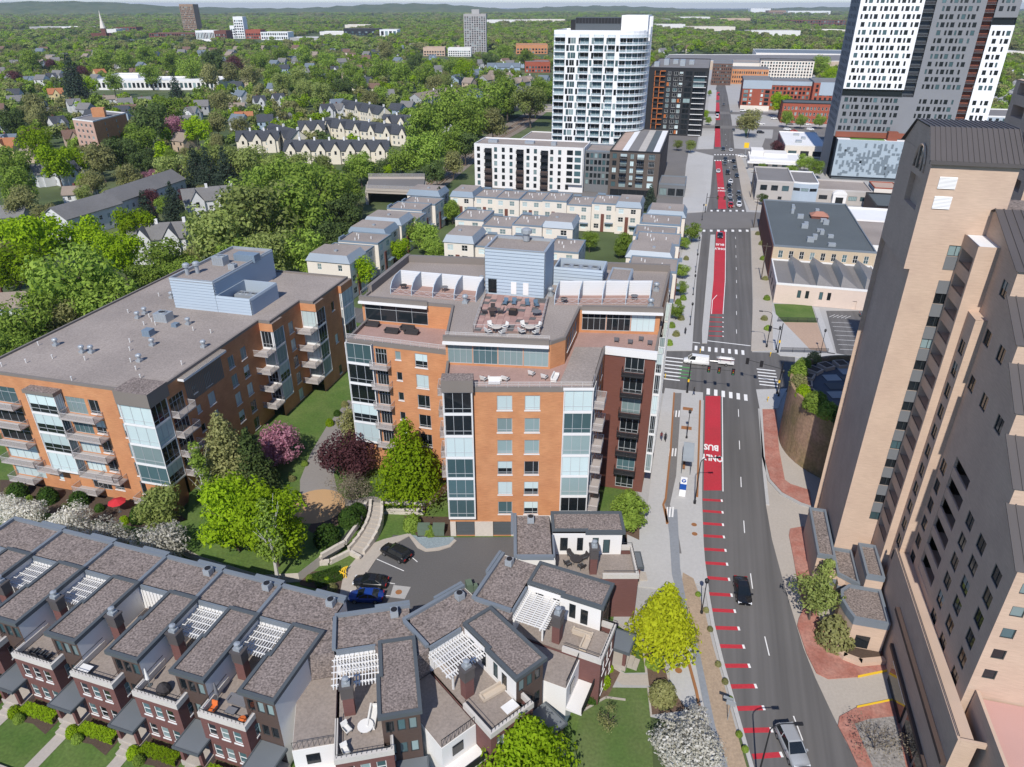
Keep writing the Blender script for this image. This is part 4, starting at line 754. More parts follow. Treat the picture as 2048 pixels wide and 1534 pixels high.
seam_roof(B_, P3(23.0, 84.1, 55.9), P3(31.8, 84.1, 55.9), P3(31.6, 88.0, 58.75), P3(23.2, 88.0, 58.75), 17); seam_roof(B_, P3(23.2, 88.0, 58.75), P3(31.6, 88, 58.75), P3(31.6, 94, 58.75), P3(23.2, 94, 58.75), 17); seam_roof(B_, P3(31.7, 97.8, 55.9), P3(23.0, 97.8, 55.9), P3(23.2, 94, 58.75), P3(31.6, 94, 58.75), 17)
b = MB(); b.prism(rect(23.0, 31.8, 84.05, 84.4), 55.55, 55.95); B_.part('gutter', b, bronze)
# loggia block, window block
W = MB(); lz = [8.6 + 2.77 * k for k in range(14)]
B_.facade(W, xy(28.3, 84.5), xy(28.3, 79.8), 3, 48.5, [(.5, 4.3, z + 1.0, z + 2.5, None) for z in lz], 0, 1.6); B_.facade(W, xy(28.3, 79.8), xy(29.2, 79.8), 3, 48.5)
B_.facade(W, xy(29.2, 79.8), xy(29.2, 77.2), 3, 41.6, [(.55, 2.05, z, z + 1.6, 'tan', MIXT) for z in [8.2 + 2.63 * k for k in range(12)]]); B_.facade(W, xy(29.2, 77.2), xy(30.3, 77.2), 3, 41.6); W.prism(TS((29.2, 77.2), (30.3, 77.2), (30.3, 79.8), (29.2, 79.8)), 41.55, 41.6)
B_.facade(W, xy(29.2, 79.8), xy(31, 79.8), 41.6, 48.5)
B_.part('pier', W, brick_t)
for z in lz: b = MB(); b.tube([P3(28.35, 84.0, z + 1.12), P3(28.35, 80.2, z + 1.12)], .04, 4); B_.part('loggia_rail', b, black_m)
b = MB(); b.prism(rect(28.5, 31.4, 79.9, 84.4), 48.3, 48.45); B_.part('roof', b, roof_wh)
# main wing: profile in (s, z) extruded to the right
prof = [(55.5, 0), (55.5, 27.6), (60.7, 30.6), (60.7, 32.5), (65.1, 35.2), (65.1, 37.7), (69.3, 40.5), (69.3, 42.6), (74.3, 45.3), (74.3, 48), (83.5, 51.4), (87.4, 49.6), (97.5, 49.6), (97.5, 0)]
T0, T1 = 30.3, 49.0; W = MB()
wz = lambda k: 10.45 + 2.63 * k; ops = []
def col(s_, ks, w_=1.0, h=1.65, st='tan'):
    w_ += .65
    for k in ks: ops.append((97.5 - s_ - w_ / 2, 97.5 - s_ + w_ / 2, wz(k), wz(k) + h, st, MIXT))
col(76.0, range(0, 14)); col(72.0, range(9, 12)); col(67.5, (7, 8, 9)); col(63.7, (6, 7)); col(66.2, range(0, 6), 1.1); col(62.6, range(0, 6), 1.2); col(58.2, (0, 1, 2, 3, 4, 5), 1.1); col(80.8, (14,), 1.3, 1.9); col(79.5, (12,), 1.0); col(72.0, (12,), 1.0); col(85.5, range(9, 14)); col(71.9, (8,)); col(80.3, range(9, 12)); col(82.6, (6, 7, 8, 9))
ops.append((97.5 - 73.7, 97.5 - 69.0, 11.8, 27.4, None, 'open'))
# left wall in horizontal bands cut to the profile
def band(z0, z1, s0): B_.facade(W, xy(T0, 97.5), xy(T0, s0), z0, z1, [q for q in ops if q[2] >= z0 - .01 and q[3] <= z1 + .01 and q[1] < 97.5 - s0 - .05], 0, .3)
band(0, 27.6, 55.5); band(27.6, 32.5, 60.7) if 0 else None
for z0, z1, s0 in ((27.6, 29.45, 60.7), (29.45, 32.5, 60.7), (32.5, 37.7, 65.1), (37.7, 42.6, 69.3), (42.6, 48.0, 74.3)): 
    ops2 = [q for q in ops if q[2] >= z0 and q[3] <= z1 and q[1] < 97.5 - s0 - .05]; B_.facade(W, xy(T0, 97.5), xy(T0, s0), z0, z1, ops2, 0, .3)
for poly in ([(55.5, 27.6), (60.7, 30.6), (60.7, 27.6)], [(60.7, 32.5), (65.1, 35.2), (65.1, 32.5)], [(65.1, 37.7), (69.3, 40.5), (69.3, 37.7)], [(69.3, 42.6), (74.3, 45.3), (74.3, 42.6)], [(74.3, 48), (83.5, 51.4), (87.4, 49.6), (97.5, 49.6), (97.5, 48)]): W.add([P3(T0, s_, z) for s_, z in poly], [tuple(range(len(poly)))])
B_.facade(W, xy(T0, 55.5), xy(T1, 55.5), 0, 27.6, [(u, u + 1.1, wz(k) + 1.4, wz(k) + 2.6, 'dk1', MIX_HOME) for k in range(1, 6) for u in (.75, 4.5)])
for s_, z0, z1 in ((60.7, 30.6, 32.5), (65.1, 35.2, 37.7), (69.3, 40.5, 42.6), (74.3, 45.3, 48)): B_.facade(W, xy(T0, s_), xy(T1, s_), z0, z1)
B_.facade(W, xy(T1, 55.5), xy(T1, 97.5), 0, 48); B_.facade(W, xy(T1, 97.5), xy(T0, 97.5), 0, 49.6)
B_.part('wing_wall', W, brick_t)
W = MB()                                     # loggia stack inside the tall opening: slabs and solid parapets
for k in range(6):
    z = 12.0 + 2.63 * k; W.prism(rect(T0 + .05, T0 + 1.9, 69.05, 73.65), z - .25, z); W.prism(rect(T0 + .02, T0 + .22, 69.05, 73.65), z, z + .9)
W.prism(rect(T0 + 1.95, T0 + 2.1, 69, 73.7), 11.8, 27.4); B_.part('loggia_stack', W, brick_t)
for s0, z0, s1, z1 in ((55.3, 27.5, 60.75, 30.7), (60.5, 32.4, 65.15, 35.3), (64.9, 37.6, 69.35, 40.6), (69.1, 42.5, 74.35, 45.4), (74.0, 47.9, 83.5, 51.5)): seam_roof(B_, P3(T0 - .25, s0, z0), P3(T1, s0, z0), P3(T1, s1, z1 + .02), P3(T0 - .25, s1, z1 + .02), 24)
seam_roof(B_, P3(T1, 87.6, 49.6), P3(T0 - .2, 87.6, 49.6), P3(T0 - .2, 83.5, 51.5), P3(T1, 83.5, 51.5), 24); b = MB(); b.prism(rect(T0 + .4, T1, 87.6, 97.3), 49.5, 49.65); B_.part('roof', b, gravel)
# podium with roof terrace
W = MB(); W.prism(rect(28.6, 30.29, 50.5, 77.1), 0, 10.9, 0, 1); W.prism(rect(28.6, 28.85, 50.5, 77.1), 10.91, 11.5); W.prism(rect(28.86, 31, 50.5, 50.75), 10.91, 11.5); B_.part('podium', W, [brick_t, mat("terrace_slab", (0.50, 0.38, 0.30), .9, .08)])
b = MB(); b.tube([P3(28.72, 50.7, 11.75), P3(28.72, 77, 11.75)], .05, 4); B_.part('podium_rail', b, bronze)
W = MB(); W.prism(rect(31.0, 49, 38, 55.3), 0, 12.0, 0, 1); W.prism(rect(31, 31.3, 38, 55.3), 12.01, 13.0); B_.part('terrace_block', W, [brick_t, mat("pink_paver", (0.50, 0.30, 0.26), .9, .08)])
b = MB(); b.prism(rect(28.25, 28.58, 50.6, 69.0), 3.3, 3.8); b.prism(rect(28.1, 28.58, 50.6, 70.5), 7.6, 8.1); B_.part('ledge', b, brown_panel)
for s_ in (51.5, 56.0): b = MB(); b.prism(rect(28.5, 28.58, s_, s_ + 4.0), .2, 3.2); B_.part('shopfront_glass', b, g_dark)
b = MB(); b.prism(rect(28.35, 28.59, 60.9, 66.9), .05, 3.0); b.prism(rect(28.3, 28.5, 60.9, 66.9), 3.05, 3.25, 1); B_.part('garage_opening', b, [g_dark, white_trim])
# entrance lobby roofs
W = MB(); e1 = TS((23.4, 75.2), (23.25, 73.6), (23.7, 72.0), (24.3, 70.6), (28.2, 70.6), (28.2, 76.4), (24.5, 76.4)); W.prism(e1, 0, 4.9, 0, 1); parapet(W, inset(e1, -.06), 4.2, 5.25, .35, 2); B_.part('entrance_lobby', W, [brick_t, gravel, slate_trim])
W = MB(); e2 = rect(26.2, 28.25, 76.42, 82.6); W.prism(e2, 0, 6.9, 0, 1); parapet(W, inset(e2, -.05), 6.5, 7.25, .3, 2); B_.part('stair_box', W, [brick_t, gravel, slate_trim])
W = MB(); e3 = rect(21.4, 23.6, 81.6, 92); W.prism(e3, 0, 4.8, 0, 1); parapet(W, inset(e3, -.05), 4.5, 5.15, .3, 2); B_.part('side_wing', W, [brick_t, gravel, slate_trim])
W = MB(); e4 = TS((23.62, 79.2), (26.18, 77.6), (26.18, 84.4), (23.62, 84.4)); W.prism(e4, 0, 4.1, 0, 1); parapet(W, inset(e4, -.03), 3.9, 4.5, .3, 2); B_.part('entrance_canopy', W, [brick_t, gravel, slate_trim])
for t0, s0 in ((22.8, 79.0), (23.7, 77.9), (24.6, 76.9)): W = MB(); W.prism(rect(t0, t0 + .9, s0, s0 + 1.2), 0, 4.0 - (t0 - 22.8) * .2); W.prism(rect(t0 - .04, t0 + .94, s0 - .04, s0 + .3), 2.4, 3.5, 1); B_.part('entrance_pier', W, [brick_t, slate_trim])
b = MB(); b.prism(rect(25.0, 26.6, 70.5, 70.58), .7, 2.6); B_.part('lobby_window', b, g_dark)
W = MB(); pts = [(22.6, 72.4), (22.9, 70.2), (23.9, 68.9), (25.6, 68.4), (28.3, 69.4)]
for a, b2 in zip(pts, pts[1:]): A_, Bq = xy(*a), xy(*b2); W.rbox(((A_[0] + Bq[0]) / 2, (A_[1] + Bq[1]) / 2), math.atan2(Bq[1] - A_[1], Bq[0] - A_[0]), math.hypot(Bq[0] - A_[0], Bq[1] - A_[1]) + .3, .7, .1, .75)
B_.part('planter_wall', W, brick_t); sheet('flower_bed', TS((23.2, 71.5), (23.4, 70.2), (24.1, 69.3), (25.6, 68.8), (28.2, 69.7), (28.2, 70.5), (24.3, 70.5)), .6, soil, None)
# second tower behind
W = MB(); B_.facade(W, xy(41.5, 122), xy(41.5, 108), 0, 61, [(u, u + 4.4, z, z + 1.5, None) for u in (1.5, 8) for z in [20 + 2.8 * k for k in range(15)]], 0, 1.5); B_.facade(W, xy(41.5, 108), xy(54, 108), 0, 61, [(u, u + 1.2, z, z + 1.4, 'tan', MIXT) for u in (2, 6, 10) for z in [20 + 2.8 * k for k in range(15)]]); B_.facade(W, xy(54, 122), xy(41.5, 122), 0, 61); W.prism(rect(41.5, 54, 108, 122), 60.9, 61); B_.part('rear_tower_wall', W, brick_t)
# drum with roof garden
W = MB(); cx, cs, rr = 34.0, 119.5, 14.2; N = 56
circ = [xy(cx + rr * math.cos(2 * math.pi * k / N), cs + rr * math.sin(2 * math.pi * k / N)) for k in range(N)]
W.prism(circ, 0, 10.8, 0, 1); parapet(W, circ, 10.8, 11.8, .5, 0); drum = B_.part('garden_drum', W, [mat("ivy_brick", (0.33, 0.215, 0.145), .95, .25, .25, .35, 2.2, .6, col2=(0.20, 0.16, 0.075)), mat("garden_slab", (0.10, 0.105, 0.12), .9, .1)])
W = MB(); W.prism(rect(27.5, 48, 97.6, 110), 0, 10.7); B_.part('podium', W, brick_t)
for i in range(5):
    for j in range(6):
        t_, s_ = cx - 6.5 + i * 3.1, cs - 8 + j * 3.3
        if math.hypot(t_ - cx, s_ - cs) < 10.5: q = MB(); q.rbox(xy(t_, s_), ROAD + .3, 2.7, 2.3, 10.81, 10.9 + (i * 7 + j * 3) % 3 * .03); B_.sub(drum, 'garden_paver', q, pv[1] if (i + j) % 2 else conc)
for k in range(13):
    a = math.pi * (.35 + k * .09); q = MB(); c_ = (cx + 11.6 * math.cos(a), cs + 11.6 * math.sin(a)); p = xy(*c_); q.rbox(p, ROAD + a, 2.4, 2.2, 10.8, 11.5, 0); q.rbox(p, ROAD + a, 1.8, 1.6, 11.5, 11.55, 1); B_.sub(drum, 'planter_box', q, [brick_t, soil])
B_.finish()

# ------------------------------------------------------------------ plum brick townhouses in the foreground
WOOD_T = [('dark', 4), ('teal', 3), ('dim', 2)]
def townhouse(idx, ox, oy, rot, label, back=True, perg=True, left_wall=False):
    """local frame: x along the row, y from the front to the back; origin at the front left corner of the brick bay"""
    R_ = thing('townhouse', label, 'townhouse', (ox, oy, 0), rot, 'plum brick townhouses'); 
    class L:  # borrow the facade code in the local frame
        pass
    B = Bld.__new__(Bld); B.loc = (0, 0, 0); B.root = R_; B.full = True; B.wins = []
    def part(name, mb, mats, label=None):
        o = obj(name, mb.mesh(name, mats), R_); 
        if label: o["label"] = label
        return o
    B.part = part; F3 = 10.2
    W = MB(); w3 = [(x, x + .95, z, z + 1.75, 'sash', WOOD_T) for x in (.75, 2.25, 3.75) for z in (.9, 4.1)]
    B.facade(W, (0, 0), (5.5, 0), 0, 6.55, w3); B.facade(W, (0, 10.5), (0, 0), 0, 6.55); B.facade(W, (5.5, 0), (5.5, 3.6), 0, 6.55, [(1.2, 2.2, 4.1, 5.8, 'sash', WOOD_T)]); part('brick_bay', W, brick_p)
    b = MB(); b.box(-.07, 5.57, -.07, .3, 6.55, 7.25); b.box(-.07, .25, .3, 4.5, 6.55, 7.25); b.box(5.25, 5.57, .3, 3.4, 6.55, 7.25)
    part('stone_cap', b, mat('cap_stone', (.52, .49, .45), .9, .12, .8, .2, 3., streak=True))
    b = MB(); b.tube([(.15, .1, 7.75), (5.35, .1, 7.75), (5.35, 3.3, 7.75)], .04, 4); b.tube([(.15, 4.4, 7.75), (.15, .1, 7.75)], .04, 4)
    for k in range(12): b.tube([(.15 + k * .472, .1, 7.2), (.15 + k * .472, .1, 7.75)], .025, 4)
    part('railing', b, black_m)
    b = MB(); b.box(.25, 4.6, .3, 10.5, 6.3, 6.45); part('deck', b, deck_w)
    # finger: third storey
    W = MB(); fx0, fx1 = 4.6, 8.3
    B.facade(W, (fx0, 1.6), (fx1, 1.6), 0, F3, [(x, x + .8, z, z + 1.6, 'dk1', WOOD_T) for x in (.35, 1.45, 2.55) for z in (4.2, 7.6)]); part('front_panel', W, brown_panel)
    W = MB(); ow = [(3.2, 4.0, 7.0, 9.2, 'dk1', WOOD_T), (5.2, 6.0, 7.0, 9.2, 'dk1', WOOD_T), (6.6, 7.5, 6.6, 8.9, 'dk1', MIX_DARK), (1.0, 2.0, 7.0, 9.2, 'dk1', WOOD_T)]
    B.facade(W, (fx0, 10.6), (fx0, 1.6), 0, F3, ow); B.facade(W, (fx1, 1.6), (fx1, 10.6), 0, F3, [(.5, 1.3, z, z + 1.8, 'dk1', WOOD_T) for z in (3.8, 7.2)] + [(1.7, 2.5, 3.8, 5.6, 'dk1', WOOD_T)] if idx in (5, 6, 7, 8, 9) else ()); part('side_wall', W, white_w)
    # back volume
    W = MB(); B.facade(W, (0.02, 10.55), (4.6, 10.55), 6.3, 9.4, ()); B.facade(W, (8.3, 15.6), (0, 15.6), 0, F3 - .3, [(x, x + .95, z, z + 1.7, 'sash2', WOOD_T) for x in (1.2, 5.8) for z in (4, 7)]); B.facade(W, (8.3, 10.6), (8.3, 15.6), 0, F3 - .3); B.facade(W, (0, 15.6), (0, 10.55), 0, F3 - .3); part('rear_wall', W, white_w)
    b = MB()
    for k in range(9): b.box(.1 + k * .5, .5 + k * .5, 10.46, 10.54, 6.4, 9.35)
    part('fence_panel', b, white_trim)
    fp = [(fx0 - .3, 1.25), (fx1 + .25, 1.25), (fx1 + .25, 10.7), (fx0, 10.7), (fx0, 6.4), (fx0 - .3, 6.4)]
    b = MB(); b.add([(x, y, F3 + .05) for x, y in inset(fp, .2)], [tuple(range(6))]); part('roof', b, gravel)
    b = MB(); parapet(b, fp, F3 - .25, F3 + .25, .38); part('roof_edge', b, dark_trim)
    bp = [(0, 10.75), (8.3, 10.75), (8.3, 15.7), (4.4, 15.7), (4.4, 15.5), (0, 15.5)]
    b = MB(); b.add([(x, y, F3 - .28) for x, y in inset(bp, .15)], [tuple(range(6))]); part('rear_roof', b, gravel)
    b = MB(); b.box(-.02, 8.3, 15.25, 15.65, F3 - .45, F3 + .12); b.box(4.4, 8.28, 15.66, 16.0, F3 - .3, F3 + .22); b.box(-.2, .2, 10.7, 15.25, F3 - .45, F3 + .12); b.box(.2, 4.3, 10.5, 10.74, F3 - .9, F3 - .2); part('rear_coping', b, slate_trim)
    # chimney
    b = MB(); cx_, cy_ = 1.35, 5.6; b.box(cx_ - .55, cx_ + .55, cy_ - .45, cy_ + .45, 6.3, 9.0); b.box(cx_ - .62, cx_ + .62, cy_ - .52, cy_ + .52, 9.0, 10.4, 1); b.box(cx_ - .72, cx_ + .72, cy_ - .62, cy_ + .62, 10.4, 10.6, 1); ch = part('chimney', b, [brick_p, bronze])
    b = MB(); b.box(cx_ - .4, cx_ + .4, cy_ - .35, cy_ + .35, 10.6, 10.95); b.lathe((cx_, cy_, 10.95), [(.22, 0), (.22, .3), (.34, .32), (.34, .5), (.05, .6)], 10); obj('chimney_pot', b.mesh('chimney_pot', galv), ch)
    # pergola
    if perg:
        b = MB(); b.box(.5, .68, 7.0, 7.18, 6.45, 8.75); b.box(-.2, 4.5, 7.05, 7.2, 8.7, 8.95); b.box(-.2, 4.5, 10.2, 10.35, 8.7, 8.95); pg = part('pergola', b, white_trim)
        sl = cached('slat', lambda: (lambda q: (q.box(-.045, .045, 6.5, 10.5, 8.96, 9.12), q.mesh('slat', white_trim))[1])(MB()))
        for k in range(15): obj('slat', sl, pg, (-.05 + k * .32, 0, 0))
        cs_ = cached('slatx', lambda: (lambda q: (q.box(-.3, 4.55, -.04, .04, 9.13, 9.2), q.mesh('cross_slat', white_trim))[1])(MB()))
        for k in range(5): obj('cross_slat', cs_, pg, (0, 6.9 + k * .8, 0))
    # entrance canopy, steps, porch
    b = MB(); b.box(5.55, 8.7, -1.9, 1.55, 3.1, 3.25, 0, 1); b.box(5.5, 8.75, -1.95, -1.8, 3.0, 3.32); b.box(5.5, 5.65, -1.8, 1.5, 3.0, 3.32); b.box(8.6, 8.75, -1.8, 1.5, 3.0, 3.32); cn = part('canopy', b, [dark_trim, mat("canopy_sheet", (0.15, 0.165, 0.175), .35, .15, .6, spec=.5)])
    for x in (6.0, 8.35): q = MB(); q.box(x - .2, x + .2, -1.5, -1.1, 0, 3.0); obj('post', q.mesh('post', brick_p), cn)
    b = MB(); b.box(5.7, 8.6, -1.6, 1.5, 0, .75); b.box(6.4, 8.0, -2.2, -1.6, 0, .5); b.box(6.4, 8.0, -2.8, -2.2, 0, .25); part('porch', b, conc_w)
    b = MB(); b.box(6.3, 7.25, 1.5, 1.58, .76, 2.9); part('front_door', b, brown_panel)
    if left_wall:      # splayed infill between fanned houses: balcony over a ground terrace
        b = MB(); b.box(-4.2, -.05, 2.4, 10.4, 0, 6.2); b.box(-4.2, -.05, .6, 2.39, 2.9, 3.2); part('infill_wall', b, white_w)
        b = MB(); b.box(-4.25, -.06, .5, .62, 3.2, 4.1); part('balcony_rail', b, black_m)
        b = MB(); b.box(-3.0, -1.7, 2.33, 2.39, 4.0, 5.4); part('infill_window', b, g_dark)
        b = MB(); b.box(-4.15, -.1, 2.5, 10.4, 6.2, 6.35); part('infill_deck', b, deck_w)
        b = MB(); b.tube([(-4.15, 2.5, 7.3), (-.1, 2.5, 7.3)], .04, 4)
        for k in range(9): b.tube([(-4.1 + k * .5, 2.5, 6.35), (-4.1 + k * .5, 2.5, 7.3)], .025, 4)
        part('deck_rail', b, black_m)
        b = MB(); b.box(-4.3, -.3, 15.0, 15.4, 9.3, 10.0); b.box(-4.2, -.02, 10.5, 15.0, 0, 9.9); part('infill_roof', b, gravel)
    for q in B.wins: put_window(R_, (0, 0, 0), *q, True)
    return R_
th = []
for k in range(6):
    i = 4 - k; th.append(townhouse(k, -31.6 - 7.78 * k, 47.9 + 2.47 * k, -RAD(17.6), ('plum brick townhouse with orange cushions on its front roof terrace', 'plum brick townhouse with a furled parasol on its front terrace, next to the orange cushions', 'plum brick townhouse with a white table on its front terrace corner', 'plum brick townhouse with dark loungers on its front terrace', 'plum brick townhouse beside the one with dark loungers, in the straight row', 'plum brick townhouse at the far end of the straight row')[k], perg=k not in (2,)))
def fan(idx, fl_, rot, label, **kw):
    ca, sa = math.cos(rot), math.sin(rot); x, y = 4.35, 1.25
    return townhouse(idx, fl_[0] - (ca * x - sa * y), fl_[1] - (sa * x + ca * y), rot, label, **kw)
th.append(fan(6, (-12.7, 44.8), RAD(11), 'plum brick townhouse with white covered furniture on its roof deck', left_wall=True)); th.append(fan(7, (.46, 49.2), RAD(40), 'plum brick townhouse with a double white pergola and a big cream daybed', left_wall=True))
th.append(fan(8, (10.3, 58.8), RAD(66), 'plum brick townhouse with tan sofas by its chimney beside the lawn', left_wall=True)); th.append(fan(9, (14.6, 71.9), RAD(90), 'plum brick end townhouse beside the car court entrance', left_wall=False, perg=False))
# furniture on the townhouse decks (positions in each house's own frame)
def on_th(i, x, y, z=6.47):
    o = th[i]; a = o.rotation_euler[2]; return (o.location[0] + math.cos(a) * x - math.sin(a) * y, o.location[1] + math.sin(a) * x + math.cos(a) * y), z, a
def tf(kind, i, x, y, rz, label, **k): p, z, a = on_th(i, x, y); return furn(kind, p, z, a + rz, label, **k)
tf('chair', 0, .9, .95, 0, 'orange cushioned armchair at the corner of the front terrace', col='orange'); tf('sofa', 0, 2.8, 2.6, 0, 'grey sofa set on the terrace with the orange cushions', l=2.2, col='grey'); tf('table', 0, 2.8, 1.4, 0, 'low table before the grey sofa on the terrace with the orange cushions', rad=.55, h=.4, top=cush['grey'], square=True)
p, z, a = on_th(0, 4.5, .9); b = MB(); b.lathe((0, 0, 0), [(.1, 0), (.38, .12), (.45, .3), (.35, .48), (.05, .55)], 12); tag(obj('pouf', b.mesh('pouf', cush['orange']), None, (*p, z), a), 'round orange pouf on the same terrace as the orange armchair', 'pouf')
tf('table', 2, 1.0, .9, 0, 'white square table at the terrace corner', rad=.7, h=.6, top=white_trim, square=True)
for i, x in ((3, 1.6), (3, 2.6), (3, 3.6)): tf('chair', i, x, 1.1, math.pi, 'dark lounger in the row on one townhouse front terrace', group='dark loungers on one terrace', col='dark')
tf('sofa', 1, 2.9, 8.4, 1.57, 'white covered sofa under the pergola beside the parasol house', l=2.6, col='white'); tf('table', 1, 3.2, 4.6, 0, 'pale grey covered table on the deck of the parasol house', rad=.85, h=.6, top=mat("grey_cover", (.30, .31, .33), .8), square=True); tf('sofa', 0, 3.5, 4.4, 1.57, 'grey covered grill bench on the deck behind the orange cushions', l=1.9, col='grey'); tf('sofa', 0, 3.2, 8.3, 1.57, 'rust and black sofa under the pergola behind the orange cushions', l=1.8, col='dark')
tf('chair', 2, 3.5, 9.2, 2, 'white reclining chair beside the white deck fence', col='white'); tf('sofa', 2, 3.6, 5.0, .5, 'beige curved seat on the long deck without a pergola', l=2.0, col='beige')
tf('sofa', 6, 3.6, 4.3, 1.4, 'large white covered sofa on the wooden roof deck', l=2.6, col='white'); tf('table', 6, 2.9, 3.2, 0, 'white covered round table on the wooden roof deck', rad=.8, h=.7, top=cush['white']); tf('chair', 6, 1.0, 1.0, .4, 'white covered chair at the deck corner before the chimney', col='white'); tf('chair', 6, 1.1, 3.4, .6, 'white covered chair behind the chimney', col='white')
tf('sofa', 7, 3.4, 3.9, -.1, 'big cream daybed beside the chimney on the corner deck', l=2.8, col='beige'); tf('table', 7, 3.6, 1.4, 0, 'white low table at the parapet of the corner deck', rad=.8, h=.4, top=white_trim, square=True); tf('sofa', 8, 3.2, 3.2, 1.57, 'tan sofa by the parapet of the deck beside the lawn', l=2.2, col='beige'); tf('sofa', 8, 1.8, 2.4, 0, 'tan sofa by the chimney of the deck beside the lawn', l=1.8, col='beige'); tf('table', 9, 3.0, 7.6, 0, 'round dark table on the deck of the end townhouse', rad=.8, h=.72, top=cush['dark'])
for k in range(4): p, z, a = on_th(9, 3.0 + 1.2 * math.cos(k * 1.57 + .5), 7.6 + 1.2 * math.sin(k * 1.57 + .5)); furn('chair', p, z, a + k * 1.57 - 1.07, 'dark chair round the table on the end townhouse deck', 'dark chairs on the end deck', col='dark')
def parasol(p, z, closed, col, label):
    r = thing('parasol', label, 'parasol', (*p, z)); b = MB(); b.tube([(0, 0, 0), (0, 0, 2.5)], .03, 6); obj('pole', b.mesh('pole', galv), r); b = MB()
    if closed: b.lathe((0, 0, .9), [(.05, 0), (.22, .1), (.14, .9), (.08, 1.5), (.01, 1.7)], 10)
    else: b.lathe((0, 0, 1.95), [(1.35, 0), (1.3, .03), (.6, .33), (.02, .55)], 8)
    obj('canopy', b.mesh('canopy', cush[col]), r); b = MB(); b.lathe((0, 0, 0), [(.25, 0), (.25, .08)], 10); obj('base', b.mesh('base', dark_trim), r)
p, z, a = on_th(0, .5, 2.3); parasol(p, z, True, 'grey', 'furled grey parasol beside the orange armchair'); p, z, a = on_th(1, .6, 1.6); parasol(p, z, True, 'white', 'furled pale parasol on the neighbouring terrace to the orange cushions')
p, z, a = on_th(1, 2.6, 1.4); b = MB(); b.lathe((0, 0, 0), [(.7, 0), (.75, .5), (.5, .95), (.1, 1.25)], 9); tag(obj('covered_grill', b.mesh('covered_grill', cush['dark']), None, (*p, z), a), 'black covered grill on the terrace with the pale furled parasol', 'grill')
def condenser():
    r = thing('condenser', 'x', 'air conditioner'); b = MB(); b.box(-.42, .42, -.42, .42, .05, .95)
    for k in range(6): b.box(-.44, .44, -.44, .44, .12 + k * .13, .19 + k * .13)
    obj('casing', b.mesh('casing', galv), r); b = MB(); b.lathe((0, 0, .95), [(.36, 0), (.36, .06), (.3, .06)], 12); obj('fan_guard', b.mesh('fan_guard', black_m), r); return r
cd = condenser()
for n_, (i, x, y) in enumerate(((0, 7.0, 14.6), (1, 6.8, 14.6), (2, 6.8, 14.6), (-1, 0, 0), (6, 6.5, 14.4), (7, 6.8, 14.2), (8, 6.9, 14.0), (9, 6.9, 13.4))):
    if i < 0: continue
    p, z, a = on_th(i, x, y, 9.92); lb = 'condenser fan box at a townhouse roof edge, %s' % ('behind the orange cushions', 'behind the house with the pale parasol', 'behind the house with the white corner table', '', 'behind the deck with white covers', 'behind the double pergola', 'behind the deck with tan sofas', 'behind the end house deck')[n_]
    if n_ == 0: cd.location = (*p, z); cd.rotation_euler = (0, 0, a); cd["label"] = lb; cd["group"] = 'condensers on the townhouse roofs'
    else: copy_tree(cd, None, (*p, z), a, lb, 'condensers on the townhouse roofs')
# ------------------------------------------------------------------ buildings of the middle distance
def openings(L, spec, lo=0.0):
    """spec: (number, width, height, [sills], style, mix) -> evenly spaced openings"""
    n, w_, h, zs, st, mix = spec; gap = (L - n * w_) / (n + 1)
    return [(gap + k * (w_ + gap), gap + k * (w_ + gap) + w_, z, z + h, st, mix) for k in range(n) for z in zs] if gap > .05 else []
def block(name, label, cat, poly, h, wall, roof, faces={}, coping=slate_trim, ph=.5, group=None, z0=0.0, fin=True, full=False):
    poly = ccw(poly); c_ = (sum(p[0] for p in poly) / len(poly), sum(p[1] for p in poly) / len(poly)); B = Bld(name, label, cat, c_, group, full); W = MB()
    for i in range(len(poly)):
        a, b = poly[i], poly[(i + 1) % len(poly)]; L = math.hypot(b[0] - a[0], b[1] - a[1]); ops = []
        for sp in (faces.get(i) or ()): ops += openings(L, sp) if isinstance(sp[3], list) else [sp]
        B.facade(W, a, b, z0, h, ops)
    B.part('wall', W, wall); flat_roof(B, poly, h, roof, coping, ph)
    if fin: B.finish()
    return B
def boxes_on(B, name, lst, m, top=None):
    for (t0, t1, s0, s1, z0, z1) in lst: q = MB(); q.prism(rect(t0, t1, s0, s1), z0, z1, 0, 1 if top else 0); B.part(name, q, [m] + ([top] if top else []))
fl_ = lambda n, z0, p: [z0 + p * k for k in range(n)]
# --- white apartment block and its dark neighbour
WA = block('apartment_block', 'white six-storey apartment block with dark framed balcony bays and grey roof', 'building', rect(-94.5, -47, 303, 320), 17.8, white_w, roof_tan,
    {0: [(u, u + 1.35, z, z + 1.9, 'dk', MIX_DARK) for u in (1.2, 8.8, 12.2, 15.6, 23.0, 26.2, 33.2, 36.6, 40.0) for z in fl_(6, .9, 2.85)]}, white_trim, fin=False)
for u in (4.6, 18.6, 29.2):
    b = MB(); b.prism(rect(-94.5 + u, -94.5 + u + 3.3, 302.6, 303.2), .2, 8.3); WA.part('brick_frame', b, brown_panel); b = MB(); b.prism(rect(-94.4 + u, -94.6 + u + 3.3, 302.85, 303.2), 8.4, 16.6); WA.part('balcony_glass', b, g_dark)
    for k in range(6): balcony(WA, xy(-94.5, 302.6), xy(-47, 302.6), u + .1, .9 + 2.85 * k, 3.1, 1.1, 'black')
b = MB(); b.prism(rect(-54.5, -47.2, 301.6, 303), 3.5, 18.4); WA.part('corner_bay', b, white_w)
for k in range(5):
    for (t0, t1) in ((-53.9, -51.4), (-50.6, -48.0)): b = MB(); b.prism(rect(t0, t1, 301.5, 301.62), 4.3 + 2.8 * k, 6.2 + 2.8 * k); WA.part('bay_window', b, g_dark if t0 < -52 else g_teal)
